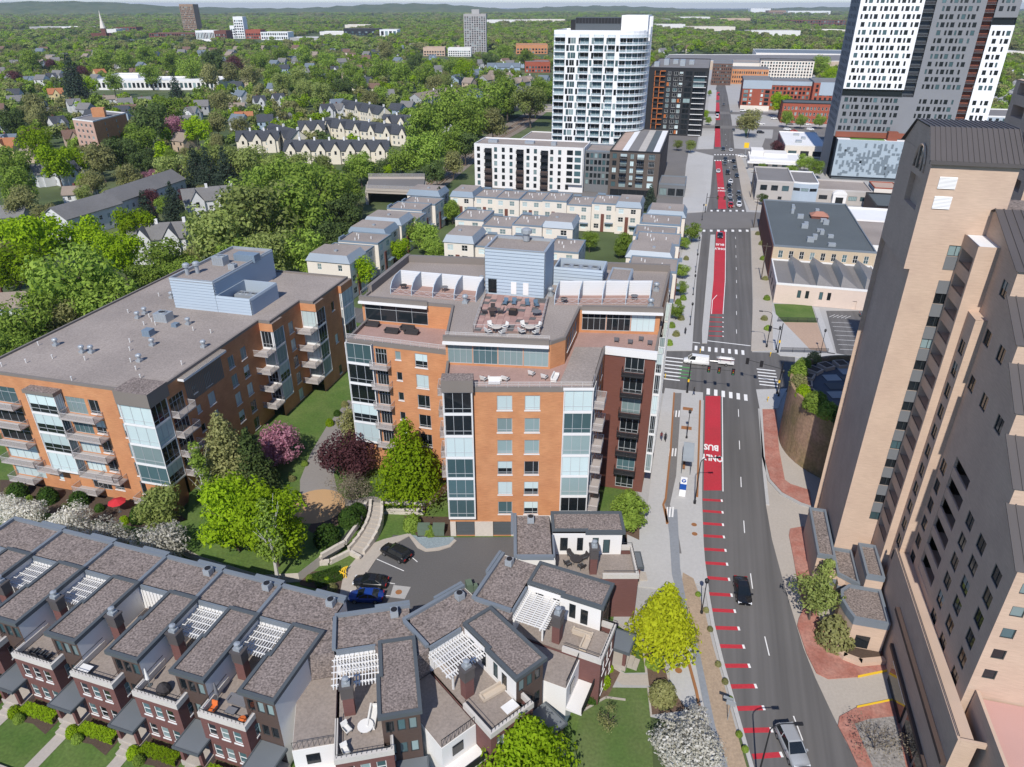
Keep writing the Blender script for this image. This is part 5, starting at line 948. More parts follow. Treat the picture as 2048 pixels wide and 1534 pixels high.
WA.finish(); boxes_on(WA, 'plant_box', ((-90, -86, 309, 312, 17.8, 19), (-74, -70, 310, 313, 17.8, 18.8), (-62, -60, 308, 311, 17.8, 19.2)), galv)
DL = block('link_building', 'dark glazed link between white and dark apartment blocks', 'building', rect(-46.9, -36.2, 306, 322), 16.6, grey_p, roof_tan, {0: [(6, 1.3, 1.9, fl_(5, 3.2, 2.7), 'dk1', MIX_DARK)]})
DA = block('apartment_block', 'dark brown brick apartment block with a strip-patterned roof and shopfronts', 'building', rect(-36, -15.8, 300, 362), 18, mat("umber_brick", (0.105, 0.085, 0.072), .9, .1, .5, .15, 1.2, streak=True), roof_tan,
    {0: [(u, u + w_, z, z + 2.0, 'dk' if w_ < 2 else 'pent', MIX_APT) for u, w_ in ((1.2, 1.7), (4.4, 2.6), (8.4, 1.5), (11.2, 2.8), (15.8, 2.4)) for z in fl_(5, 4.1, 2.8)] + [(1, 19, .3, 3.1, 'strip', MIX_DARK)], 1: [(12, 1.6, 1.9, fl_(5, 4.1, 2.8), 'dk', MIX_DARK)]}, black_m, fin=False)
for u in (4.2, 11.0):
    for k in range(1, 5): balcony(DA, xy(-36, 300), xy(-15.8, 300), u, 4.1 + 2.8 * k - .1, 3.0, 1.2, 'black')
DA.finish()
for t0, t1, m_ in ((-35.2, -31.5, mat("pink_strip", (.42, .31, .25), .9)), (-31.4, -29, roof_wh), (-28.9, -25, roof_gy), (-24.9, -22, mat("pale_strip", (.45, .42, .38), .9)), (-21.9, -19, roof_dk), (-18.9, -16.4, roof_wh)): b = MB(); b.prism(rect(t0, t1, 302, 360), 18.0, 18.06); DA.part('roof_strip', b, m_)
block('shop_pavilion', 'low grey glass-fronted shop pavilion beside the dark apartment block', 'building', rect(-15.6, -4.8, 305.5, 322), 4.8, grey_p, roof_gy, {0: [(3, 2.9, 2.9, [.4], 'strip', MIX_DARK)], 1: [(4, 2.8, 2.9, [.4], 'strip', MIX_DARK)]})
# --- white and blue tower with a curved corner
WT = Bld('glass_tower', 'white and blue glass residential tower with a curved balcony corner', 'building', xy(-50, 360)); S0 = 350.0; W = MB(); zf = fl_(20, .4, 3.02)
uoff = 70.3; pat = ((.5, 4.7), (5.7, 1.2), (7.7, 2.3), (10.5, 1.0), (12.0, 4.0), (16.4, 1.1), (18.3, 4.3), (23.0, 1.0), (24.5, 3.2), (28.2, 1.2))
ops = []
for i, z in enumerate(zf):
    for j, (u, w_) in enumerate(pat):
        if j in (1, 2, 3, 5, 7, 9) and (i + j) % 2: u += .7 if j != 2 else -.5
        ops.append((u, u + w_, z + .35, z + 2.85, 'wh' if w_ > 1.5 else 'dk1', [('dark', 3), ('teal', 4), ('dim', 1)]))
WT.facade(W, xy(-70.3, S0), xy(-40.6, S0), 0, 60.4, ops)
RECT = []
cv = [(-40.6 + 11.2 * math.sin(k * math.pi / 12), S0 + 11.2 - 11.2 * math.cos(k * math.pi / 12)) for k in range(7)]
for p, q in zip(cv, cv[1:]): WT.facade(W, xy(*p), xy(*q), 0, 60.4, [(.15, math.hypot(q[0] - p[0], q[1] - p[1]) - .15, z + .3, z + 2.8, 'wh', [('dark', 3), ('teal', 4)]) for z in zf])
WT.facade(W, xy(-29.4, S0 + 11.2), xy(-29.4, S0 + 30), 0, 60.4, [(1 + k * 3, 3.2 + k * 3, z + .4, z + 2.8, 'wh', MIX_DARK) for k in range(5) for z in zf]); WT.facade(W, xy(-29.4, S0 + 30), xy(-70.3, S0 + 30), 0, 60.4); WT.facade(W, xy(-70.3, S0 + 30), xy(-70.3, S0), 0, 60.4)
WT.part('wall', W, white_p); wtp = TS((-70.3, S0), *[c_ for c_ in cv], (-29.4, S0 + 30), (-70.3, S0 + 30)); flat_roof(WT, wtp, 60.0, roof_wh, white_p, .6)
for z in zf[3:]:
    for u, w_ in ((.2, 4.9), (11.9, 4.0), (18.2, 4.3), (24.4, 3.3)): balcony(WT, xy(-70.3, S0), xy(-40.6, S0), u, z + .12, w_, 1.3, 'glass')
    b = MB(); ci = [xy(*c_) for c_ in cv]; co = [xy(-40.6 + 12.6 * math.sin(k * math.pi / 12), S0 + 11.2 - 12.6 * math.cos(k * math.pi / 12)) for k in range(7)]
    b.prism(ccw(ci + list(reversed(co))), z - .1, z + .1); sl = WT.part('curved_balcony', b, white_p); r_ = MB()
    for p, q in zip(co, co[1:]): r_.quad((*p, z + .1), (*q, z + .1), (*q, z + 1.1), (*p, z + 1.1), 1); r_.tube([(*p, z + 1.12), (*q, z + 1.12)], .06, 4)
    for p in co: r_.tube([(*p, z), (*p, z + 1.1)], .05, 4)
    WT.sub(sl, 'railing', r_, [white_p, rail_glass])
WT.finish()
b = MB(); b.prism(rect(-61.8, -41.5, S0 + 6, S0 + 20), 60, 65.6); WT.part('penthouse', b, dark_trim, 'dark rooftop plant screen'); b = MB(); b.prism(rect(-64.5, -61.9, S0 + 9, S0 + 20), 60, 64.6); WT.part('penthouse', b, black_m); b = MB(); b.prism(rect(-41.4, -29.6, S0 + 8, S0 + 28), 60, 66.5); WT.part('penthouse', b, white_p, 'white rooftop lift block')
b = MB()
for k in range(14): b.prism(rect(-61.6 + k * 1.45, -61.6 + k * 1.45 + 1.3, S0 + 5.9, S0 + 5.98), 63.2, 65.4)
WT.part('plant_louvres', b, black_m)
for t_ in (-28.9, -28.9): pass
for s_ in (S0 + 13, S0 + 18, S0 + 23): b = MB(); b.prism(rect(-29.35, -28.6, s_, s_ + .7), 2, 66); WT.part('fin', b, white_p)
block('plant_building', 'low grey patterned plant building between the rail line and the glass tower', 'building', rect(-96, -72, 352, 420), 6, grey_p, roof_tan, {0: [(2, 5, 2.5, [1], 'strip', MIX_DARK)]}, white_trim)
# --- black and orange block
BB = Bld('apartment_block', 'black twelve-storey block with orange balcony frames and white window surrounds', 'building', xy(-17, 490)); W = MB(); zf = fl_(12, .6, 3.0); ops = []
for z in zf: ops += [(4.0, 6.6, z, z + 2.3, None), (7.2, 9.6, z, z + 2.3, None), (11.4, 13.2, z + .3, z + 2.3, 'wh', MIX_DARK), (15.0, 17.4, z + .3, z + 2.3, 'wh', MIX_DARK), (18.2, 20.2, z + .3, z + 2.3, 'wh', MIX_APT), (21.6, 25.6, z + .2, z + 2.6, 'dk', MIX_DARK), (26.4, 33.0, z + .1, z + 2.5, 'strip', MIX_DARK)]
BB.facade(W, xy(-36, 468), xy(-1.2, 468), 0, 37.6, ops, 0, .8); BB.facade(W, xy(-1.2, 468), xy(-1.2, 556), 0, 37.6, openings(88, (14, 2.2, 1.9, zf, 'dk', MIX_DARK))); BB.facade(W, xy(-36, 556), xy(-36, 468), 0, 37.6); BB.part('wall', W, mat("black_cladding", (.022, .023, .025), .6, .1)); flat_roof(BB, rect(-36, -1.2, 468, 556), 37.6, roof_gy, black_m)
orange_p = mat("orange_panel", (0.42, 0.13, 0.035), .7, .08)
for k, z in enumerate(zf):
    b = MB(); b.prism(rect(-32.3, -31.9, 467.3, 468), z, z + 2.6); b.prism(rect(-29.3, -28.9, 467.3, 468), z, z + 2.6); b.prism(rect(-28.9 if k % 2 else -32, -26, 467.2, 468), z + 2.3, z + 2.75); BB.part('orange_frame', b, orange_p)
    b = MB(); b.prism(rect(-9.4, -2, 466.6, 468), z - .12, z + .08); BB.part('balcony', b, white_p)
    if k % 3 == 0: b = MB(); b.prism(rect(-17.9 + (k % 2) * -7, -16.6 + (k % 2) * -7, 467.85, 468), z + .3, z + 2.3); BB.part('orange_panel', b, orange_p)
BB.finish(); boxes_on(BB, 'rooftop_unit', [(-34 + i * 5, -31 + i * 5, 480 + (i * 13) % 30, 488 + (i * 13) % 30, 37.6, 40 + i % 2) for i in range(5)], galv)
# --- grey and white tower
GT = Bld('residential_tower', 'tall grey and white residential tower with dark window grid and red balcony recesses', 'building', xy(86, 380)); W = MB(); zf = fl_(25, 20.2, 2.97); S1 = 364.0; T_ = 57.2
white_z, grey_z = [], []
def wrow(u0, u1, z, ph, out):
    u = u0 + .5 + (ph % 3) * .35; k = ph
    while u < u1 - 1.6:
        w_ = (1.5, .8, 1.5, .8)[k % 4]; out.append((u, u + w_, z + .5, z + 2.35, 'dk1', [('dark', 6), ('teal', 2)])); u += w_ + (.75, .65, 1.5, .7)[k % 4]; k += 1
for i, z in enumerate(zf):
    if 34 < z < 38: continue
    tgt = white_z if z > 38 else grey_z; wrow(.6, 24.5, z, i, tgt); wrow(30.5, 46.5, z, i + 1, grey_z); wrow(52, 59.5, z, i + 2, white_z)
GT.facade(W, xy(T_, S1), xy(T_ + 24.6, S1), 18, 35.1, [q for q in grey_z if q[1] < 24.4], 1); GT.facade(W, xy(T_, S1), xy(T_ + 24.6, S1), 37.9, 95, [q for q in white_z if q[1] < 24.4], 0)
GT.facade(W, xy(T_ + 24.6, S1), xy(T_ + 29, S1), 18, 35.1, [], 1)
GT.facade(W, xy(T_ + 29, S1), xy(T_ + 47.6, S1), 18, 95, [(q[0] - 29, q[1] - 29, *q[2:]) for q in grey_z if q[0] > 29], 1); GT.facade(W, xy(T_ + 51.4, S1), xy(T_ + 60, S1), 18, 63.2, [(q[0] - 51.4, q[1] - 51.4, *q[2:]) for q in white_z if q[0] > 50 and q[3] < 63], 0); GT.facade(W, xy(T_ + 51.4, S1), xy(T_ + 60, S1), 66, 95, [(q[0] - 51.4, q[1] - 51.4, *q[2:]) for q in white_z if q[0] > 50 and q[2] > 66], 1)
GT.facade(W, xy(T_, S1 + 26), xy(T_, S1), 0, 95, [(u, u + 1.4, z + .5, z + 2.3, 'dk1', MIX_DARK) for u in (4, 8, 12, 16, 20) for z in zf[::1]], 1); GT.facade(W, xy(T_ + 60, S1), xy(T_ + 60, S1 + 26), 0, 95, [], 1); GT.facade(W, xy(T_ + 60, S1 + 26), xy(T_, S1 + 26), 0, 95, [], 1); W.prism(rect(T_, T_ + 60, S1, S1 + 26), 94.9, 95, 1)
GT.part('wall', W, [white_p, mat("mid_grey_panel", (.205, .21, .22), .7, .06)])
b = MB(); b.prism(rect(T_ + .1, T_ + 24.5, S1 + .9, S1 + 1.2), 35.1, 37.9); b.prism(rect(T_ + 51.3, T_ + 60, S1 + .9, S1 + 1.2), 63.2, 66); GT.part('amenity_glass', b, g_dark)
b = MB(); b.prism(rect(T_, T_ + 24.6, S1, S1 + 1), 34.9, 35.1); b.prism(rect(T_, T_ + 24.6, S1, S1 + 1), 37.9, 38.0); GT.part('amenity_slab', b, [dark_trim])
red_b = mat("rust_red_panel", (0.23, 0.075, 0.045), .8, .1)
for t0, t1, m_ in ((T_ + 24.6, T_ + 29, dark_trim), (T_ + 47.6, T_ + 51.4, red_b)):
    b = MB(); b.prism(rect(t0, t1, S1 + 1.6, S1 + 1.9), 18, 95); GT.part('balcony_recess', b, m_)
    for z in zf: b = MB(); b.prism(rect(t0 + .05, t1 - .05, S1 + .1, S1 + 1.55), z - .15, z + .05); sl = GT.part('balcony', b, dark_trim); q = MB(); q.prism(rect(t0 + .05, t1 - .05, S1 + .1, S1 + .16), z + .06, z + 1.05); GT.sub(sl, 'railing', q, [rail_black])
b = MB(); b.prism(rect(T_ + .6, T_ + 44, S1 - .5, S1 - .02), 17.8, 20.1); GT.part('plinth_storey', b, red_b)
# podium with a pattern of panels
W = MB(); pod = rect(58.6, 100, 358.6, S1 - .02); W.prism(pod, 1.6, 17.4, 0, 1); W.prism(rect(59, 99, 359.4, 363), 0, 1.6, 2); pd = GT.part('podium', W, [mat("pale_blue_panel", (.34, .40, .44), .5, .05, spec=.5), roof_wh, dark_trim])
GT.facade(W2 := MB(), xy(58.55, S1), xy(58.55, 358.6), 0, 17.4); GT.part('podium_side', W2, dark_trim)
dp = mat("slate_blue_panel", (.155, .19, .215), .5, .06, spec=.5); pmesh = {}
for k in range(150):
    w_, h = rnd.choice(((.9, 1.9), (.9, 2.8), (1.4, 1.0), (.9, 1.4), (1.8, .9))); t0 = 59 + rnd.random() * 31; z0 = 2 + rnd.random() * 12.4
    if (w_, h) not in pmesh: q = MB(); q.box(0, w_, -.06, 0, 0, h); pmesh[(w_, h)] = q.mesh('facade_panel', dp)
    p = xy(round(t0 / .9) * .9, 358.58 - .004 * (k % 9)); obj('facade_panel', pmesh[(w_, h)], GT.root, (p[0] - GT.loc[0], p[1] - GT.loc[1], round(z0 / .95) * .95), ROAD)
b = MB(); b.prism(rect(64, 78, 359.6, 363), 17.45, 17.6); GT.part('roof_lawn', b, mat("roof_lawn", (.10, .22, .03), .95)); b = MB(); b.prism(rect(79, 83, 360, 363.5), 17.4, 21); GT.part('roof_hut', b, red_b)
GT.finish()
# --- shops and halls along the right of the avenue
BD = block('hall_building', 'tan brick hall with a dark flat roof crowded with rooftop units', 'building', rect(23.2, 50.5, 211.5, 268), 9.2, mat("buff_brick", (.50, .40, .28), .9, .08, .5, .12, 1., streak=True), roof_dk, {0: [(9, 1.25, 2.2, [5.9], 'sash2', MIX_DARK)], 3: [(8, 1.6, 2.4, [4.5], 'dk', MIX_DARK)]}, slate_trim, .4)
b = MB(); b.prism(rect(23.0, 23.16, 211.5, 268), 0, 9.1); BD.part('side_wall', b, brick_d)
for i in range(16): t0 = 31 + rnd.random() * 9; s0 = 215 + i * 3; b = MB(); w_ = .8 + rnd.random() * 1.2; b.prism(rect(t0, t0 + w_, s0, s0 + 1.4), 9.2, 9.9 + rnd.random()); BD.part('rooftop_unit', b, galv)
b = MB(); c_ = rect(37, 42, 246, 250); b.prism(c_, 9.2, 10); b.frustum(inset(c_, -.3), 10, [xy(38.5, 248), xy(40.5, 248), xy(40.5, 248.05), xy(38.5, 248.05)], 11.2, 1); BD.part('roof_lantern', b, [brick_d, mat("terracotta", (.36, .17, .12), .9)])
ST = block('workshop', 'pale brick workshop with four sawtooth skylights beside a small lawn', 'building', rect(23.2, 50, 190.2, 211.4), 5.2, mat("pink_block", (.62, .50, .42), .9, .07, .5, .08, 1., streak=True), roof_gy, {0: [(u, u + .9, 1.9, 4.0, 'dk1', MIX_DARK) for u in (5.6, 7.6, 11.0, 13.0, 23)] + [(19.4, 20.4, .05, 2.3, None)], 3: [(3, 2.0, 2.2, [1.2], 'dk', MIX_DARK)]}, white_trim, .4)
for t0 in (27.5, 33.3, 39.2, 45):
    P4 = lambda a, s_, z: (*xy(a, s_), z); b = MB(); b.quad(P4(t0, 191.2, 5.25), P4(t0, 209.6, 5.25), P4(t0 + .35, 208, 7.9), P4(t0 + .35, 193, 7.9), 0); b.quad(P4(t0 + .35, 193, 7.9), P4(t0 + .35, 208, 7.9), P4(t0 + 4.4, 209.6, 5.25), P4(t0 + 4.4, 191.2, 5.25), 1)
    b.add([P4(t0, 191.2, 5.25), P4(t0 + .35, 193, 7.9), P4(t0 + 4.4, 191.2, 5.25)], [(0, 2, 1)], 1); b.add([P4(t0, 209.6, 5.25), P4(t0 + .35, 208, 7.9), P4(t0 + 4.4, 209.6, 5.25)], [(0, 1, 2)], 0); ST.part('skylight', b, [mat("skylight_sheet", (.30, .335, .335), .4, .08, spec=.5), roof_gy])
block('brick_shop', 'white-walled shop block with a brown roof and grey awning behind the dark-roofed hall', 'building', rect(51, 78, 222, 252), 8.0, white_w, roof_tan, {0: [(6, 1.5, 1.8, [1.2, 4.8], 'sash2', MIX_DARK)], 3: [(5, 1.3, 1.8, [4.8], 'sash2', MIX_DARK)]}, white_trim)
block('white_shed', 'low white-roofed block behind the hall with the dark roof', 'building', rect(50, 74, 256, 282), 5.0, grey_p, roof_wh, {}, white_trim); block('dark_shed', 'low dark-roofed shed beside the white-roofed block', 'building', rect(64, 86, 284, 306), 5.5, brown_panel, roof_dk, {}, black_m)
GB = block('office_building', 'two-storey grey stone offices with three dark square windows facing the avenue corner', 'building', rect(23, 37, 306, 335), 8.0, mat("grey_stone", (.40, .37, .34), .9, .08, .5), roof_gy, {0: [(3, 2.6, 2.1, [4.6], 'dk1', MIX_DARK), (2, 1.5, 1.2, [1.2], 'dk1', MIX_DARK)], 3: [(6, 2.4, 2.0, [1.2, 4.6], 'dk', MIX_DARK)]}, mat("stone_coping", (.46, .43, .40), .9))
CGB = block('curved_glass_front', 'pale blue curved glass front between the stone offices', 'building', TS((37.05, 307.5), (40, 306.6), (43, 306.4), (46.5, 307.2), (46.5, 330), (37.05, 330)), 7.8, pale_metal, roof_gy, {1: [(1, 2.8, 1.2, [4.8], 'strip', MIX_DARK)], 0: [(1, 2.6, 1.2, [4.8], 'strip', MIX_DARK)], 2: [(1, 2.8, 1.2, [4.8], 'strip', MIX_DARK)]}, white_trim)
LW = block('office_building', 'single-storey stone offices with an arched white porch', 'building', rect(46.6, 67, 309, 328), 5.2, mat("grey_stone", (.40, .37, .34)), roof_tan, {0: [(u, u + 3.2, 1.6, 3.3, 'strip', MIX_HOME) for u in (1, 12, 16.4)]}, mat("stone_coping", (.46, .43, .40)))
b = MB(); b.prism(rect(52.5, 57.5, 306.6, 309), 0, 4.2); b.add([(*xy(52.3 + 2.7 * (1 - math.cos(a * math.pi / 8)), 306.5), 4.2 + 1.5 * math.sin(a * math.pi / 8)) for a in range(9)] + [(*xy(52.3 + 2.7 * (1 - math.cos(a * math.pi / 8)), 309), 4.2 + 1.5 * math.sin(a * math.pi / 8)) for a in range(9)], [tuple(range(9))] + [(k, k + 1, 10 + k, 9 + k) for k in range(8)]); LW.part('porch', b, white_w); b = MB(); b.prism(rect(53.6, 56.4, 306.5, 306.58), .1, 3.2); LW.part('porch_glass', b, g_dark)
for t0, s0, t1 in ((68, 312, 77), (79, 318, 87)):
    GX = block('garage_block', ('stone garage with a brown shutter next to the patterned podium', 'stone garage with a dark loading bay behind the other garage')[t0 > 70], 'garage', rect(t0, t1, s0, s0 + 12), 6.4 + (t0 > 70), cream_w, mat("pink_strip", (.42, .31, .25)), {}, brick_r, .3); b = MB(); b.prism(rect(t0 + 1, t1 - 3, s0 - .06, s0), .2, 3.4); GX.part('shutter', b, brown_panel)
WL = block('bank_building', 'low white bank building with a stepped flat roof and overhanging canopy', 'building', rect(23, 47, 373, 394), 4.2, cream_w, roof_wh, {0: [(5, 2.4, 1.6, [1.2], 'strip', MIX_DARK)]}, white_w, .5); boxes_on(WL, 'upper_roof', ((24, 30, 386, 396, 4.2, 6.6), (30.1, 41, 384, 394, 4.2, 5.8)), white_w)
b = MB(); b.prism(rect(22, 50, 370, 372.9), 3.2, 3.9); WL.part('canopy', b, white_w)
WR = block('market_building', 'white-roofed store with cream pillars and a mural on its side wall', 'building', rect(42, 62, 410, 458), 5.8, cream_w, roof_wh, {0: [(3, 4.2, 2.6, [.8], 'strip', MIX_DARK)]}, white_w, .4); boxes_on(WR, 'rooftop_unit', ((48, 51, 420, 423, 5.8, 7), (52, 54, 432, 435, 5.8, 7), (49, 52, 445, 447, 5.8, 6.8)), galv); b = MB(); b.prism(rect(41.8, 41.95, 414, 456), .2, 5.4); WR.part('mural', b, mat("mural", (.30, .10, .09), .8, .4, .3, col2=(.08, .12, .14)))
pole = MB(); pole.tube([(0, 0, 0), (0, 0, 5)], .15, 6); pole.box(-1.2, 1.2, -.15, .15, 4.6, 7.2, 1); tag(obj('shop_sign', pole.mesh('shop_sign', [galv, mat("yellow_sign", (.80, .52, .02), .6)]), None, (*xy(22.4, 405), 0), ROAD), 'yellow and white pole sign at the corner by the bank', 'sign')
block('brick_rowhouse', 'old red brick row with turrets along the cross street', 'building', rect(49.5, 84, 542, 562), 12.4, brick_r, roof_dk, {0: [(14, 1.2, 2.0, [1, 4.8, 8.4], 'sash', MIX_DARK)], 3: [(4, 1.2, 2, [4.8, 8.4], 'sash', MIX_DARK)]}, black_m)
RB = block('apartment_block', 'red and pale blue six-storey apartment block behind the red brick row', 'building', rect(24.5, 45, 602, 640), 21, brick_r, roof_gy, {0: [(u, u + 1.6, z, z + 1.9, 'wh', MIX_APT) for u in (5.4, 13.6) for z in fl_(5, 4.2, 2.9)] + [(1.0, 4.2, z, z + 2.2, 'dk', MIX_DARK) for z in fl_(6, 4, 2.8)] + [(16.4, 19.6, z, z + 2.2, 'dk', MIX_DARK) for z in fl_(6, 4, 2.8)]}, slate_trim)
b = MB(); b.prism(rect(24.4, 45.1, 601.8, 602), 15.4, 21.2); RB.part('upper_cladding', b, pale_metal); b = MB(); b.prism(rect(24.3, 45.2, 601.5, 602), 0, 3.6); RB.part('base_storey', b, cream_w)
R2 = block('apartment_block', 'long red and grey apartment block with stacked dark balconies', 'building', rect(45.5, 74, 612, 640), 20, brick_r, roof_gy, {0: [(10, 1.7, 2.0, fl_(6, 2.5, 2.9), 'dk', MIX_DARK)]}, slate_trim); b = MB(); b.prism(rect(45.4, 74.1, 611.8, 612), 17.4, 20.2); R2.part('upper_cladding', b, pale_metal)
R3 = block('apartment_block', 'red and pale blue apartment block partly hidden by the grey tower', 'building', rect(74.5, 100, 604, 640), 20.5, brick_r, roof_gy, {0: [(7, 1.7, 2.0, fl_(6, 2.5, 2.9), 'dk', MIX_DARK)]}, slate_trim); b = MB(); b.prism(rect(79, 100.1, 603.8, 604), 11.8, 20.7); R3.part('upper_cladding', b, pale_metal)
block('warehouse_block', 'brown patterned brick warehouse block at the end of the avenue', 'building', rect(1, 20, 800, 840), 20, mat("umber_weave", (.13, .075, .055), .9, .3, .8), roof_gy, {0: [(9, 1.1, 1.6, fl_(6, 2, 3), 'dk1', MIX_DARK)]})
block('brick_block', 'orange brick block with rows of small windows at the end of the avenue', 'building', rect(20.5, 56, 818, 850), 14, brick_o, roof_gy, {0: [(16, 1.2, 2.2, [1.2, 5.4, 9.6], 'dk1', MIX_DARK)]})
block('apartment_block', 'black over cream apartment block behind the red and blue blocks', 'building', rect(50, 104, 872, 900), 19, cream_w, roof_gy, {0: [(18, 1.7, 1.9, fl_(6, 1.4, 2.9), 'dk', MIX_DARK)]}, black_m, .6)
b_ = block('brick_block', 'plain buff warehouse behind the orange brick block', 'building', rect(22, 70, 880, 930), 16, cream_w, roof_tan, {})
block('rail_shed', 'vast low grey shed with a long curved roof beyond the avenue', 'building', TS((-60, 980), (-20, 1000), (60, 1000), (220, 1060), (220, 1180), (-60, 1120)), 10, mat("shed_wall", (.45, .36, .27), .9), roof_gy, {}, white_trim); block('rail_shed', 'long blue-grey depot roof behind the vast grey shed', 'building', rect(60, 260, 1190, 1300), 10, cream_w, mat("blue_roof", (.16, .19, .22), .8), {}, white_trim)
block('brick_block', 'pink block beyond the depot beside the grey tower', 'building', rect(190, 215, 1080, 1110), 16, mat("pink_wall", (.55, .26, .22), .9), roof_tan, {})
block('apartment_block', 'grey panelled apartment block behind the black and orange one', 'building', rect(-42, -5, 640, 680), 24, grey_p, roof_gy, {0: [(12, 1.6, 1.9, fl_(8, 1.4, 2.9), 'wh', MIX_APT)]}, white_trim); block('apartment_block', 'blue and white panelled block right of the grey tower', 'building', rect(122, 150, 400, 430), 24, pale_metal, roof_gy, {0: [(9, 1.4, 1.7, fl_(8, 1.4, 2.9), 'dk', MIX_DARK)], 3: [(9, 1.4, 1.7, fl_(8, 1.4, 2.9), 'dk', MIX_DARK)]}, white_trim)
# --- cream and blue-grey townhouse rows
def rowhouse(kind):
    R_ = thing('rowhouse', 'x', 'townhouse'); B = Bld.__new__(Bld); B.loc = (0, 0, 0); B.root = R_; B.full = False; B.wins = []
    B.part = lambda name, mb, mats, label=None: obj(name, mb.mesh(name, mats), R_); D, Wd, h = 12.5, 8.2, 9.4; W = MB()
    f1 = [(u, u + 1.7, z, z + 1.6, 'sash2', MIX_HOME) for u in (.9, 4.9) for z in (1.0, 4.2, 7.1)]
    B.facade(W, (0, 0), (Wd, 0), 0, h, f1, 0); B.facade(W, (Wd, 0), (Wd, D), 0, h, [(u, u + 1.2, z, z + 1.6, 'sash2', MIX_HOME) for u in (2, 8.5) for z in (4.2, 7.1)], 0); B.facade(W, (Wd, D), (0, D), 0, h, (), 0); B.facade(W, (0, D), (0, 0), 0, h, [(u, u + 1.2, z, z + 1.6, 'sash2', MIX_HOME) for u in (3, 9) for z in (4.2, 7.1)], 0); B.part('wall', W, cream_w)
    b = MB(); b.box(3.2, 4.3, -.25, -.01, 0, 6.0); B.part('brick_panel', b, brick_d)
    if kind == 'flat':
        b = MB(); b.add([(.1, .1, h + .02), (Wd - .1, .1, h + .02), (Wd - .1, D - .1, h + .02), (.1, D - .1, h + .02)], [(0, 1, 2, 3)]); B.part('roof', b, roof_tan)
        b = MB(); parapet(b, [(-.08, -.08), (Wd + .06, -.08), (Wd + .06, D + .06), (-.08, D + .06)], h - .2, h + .25, .3); b.box(.3, 3.0, D - .5, D + .02, h + .25, h + .9); B.part('roof_edge', b, blue_metal)
        for k, (x, y) in enumerate(((1.6, 8), (2.6, 7.4), (4.8, 8.6), (5.6, 9.6), (3.6, 4))): q = MB(); q.tube([(x, y, h), (x, y, h + .7)], .16, 6); B.part('roof_vent', q, white_trim)
    else:
        o = [(-.3, -.3), (Wd + .3, -.3), (Wd + .3, D + .3), (-.3, D + .3)]; i_ = [(.5, .9), (Wd - .5, .9), (Wd - .5, D - .9), (.5, D - .9)]; b = MB(); b.frustum(o, h - .1, i_, h + 1.7, 0, 1); B.part('mansard_roof', b, [blue_metal if kind == 'mans' else mat('weathered_zinc', (.27, .315, .36), .5, .1, .4, spec=.5), roof_tan])
        q = MB(); q.box(2.6, 3.4, 5, 5.8, h + 1.7, h + 2.1); B.part('skylight', q, galv)
    b = MB(); b.box(4.6, 7.4, -1.2, -.02, 3.0, 3.2); B.part('porch_roof', b, blue_metal)
    for q in B.wins: put_window(R_, (0, 0, 0), *q, False)
    return R_
rp = {k: rowhouse(k) for k in ('flat', 'mans', 'pale')}; used = set(); RU = []
def rowunit(kind, t_, s_, rz, label, group, sx=1.0):
    j = (0, 1.1, -.5, .7, -.9)[len(RU) % 5]; RU.append(1); sz = (1, 1.07, .95, 1.03)[len(RU) % 4]; p = xy(t_ + (j if abs(rz - ROAD) > 1 else 0), s_ + (j if abs(rz - ROAD) < 1 else 0))
    if kind in used: return copy_tree(rp[kind], None, (*p, 0), rz, label, group, (sx, 1, sz))
    used.add(kind); r = rp[kind]; r.location = (*p, 0); r.rotation_euler = (0, 0, rz); r["label"] = label; r["group"] = group; r.scale = (sx, 1, 1)
KN = {'flat': 'flat gravel-roofed', 'mans': 'blue mansard-roofed', 'pale': 'pale metal mansard-roofed'}
for k, kd in enumerate(('mans', 'flat', 'flat', 'flat', 'flat', 'flat', 'flat', 'mans')): rowunit(kd, -86 + k * 8.55, 245.5, ROAD, KN[kd] + ' cream rowhouse in the row before the white apartments', 'rowhouses before the white apartments', 1.04)
for k, kd in enumerate(('flat', 'flat', 'flat', 'pale')): rowunit(kd, -73.6 + k * 9.5, 213, ROAD, KN[kd] + ' cream rowhouse in the middle court row', 'rowhouses of the middle court', 1.15)
for k, (t_, kd) in enumerate(((-69, 'pale'), (-60, 'flat'), (-51, 'flat'), (-38.6, 'flat'))): rowunit(kd, t_, 190.2, ROAD, KN[kd] + ' cream rowhouse right behind the plant tower block', 'rowhouses behind the middle block', 1.08)
for k, kd in enumerate(('pale', 'flat', 'flat', 'mans', 'pale', 'flat', 'flat', 'flat', 'mans')): rowunit(kd, -87.6, 164.5 + k * 9.6, ROAD + math.pi / 2, KN[kd] + ' cream rowhouse in the row above the railway cutting', 'rowhouses above the railway', 1.17)
for k, kd in enumerate(('mans', 'flat', 'pale', 'flat', 'flat', 'flat', 'mans')): rowunit(kd, -3.7, 168 + k * 11.4, ROAD + math.pi / 2, KN[kd] + ' cream rowhouse in the row beside the avenue', 'rowhouses beside the avenue', 1.38)
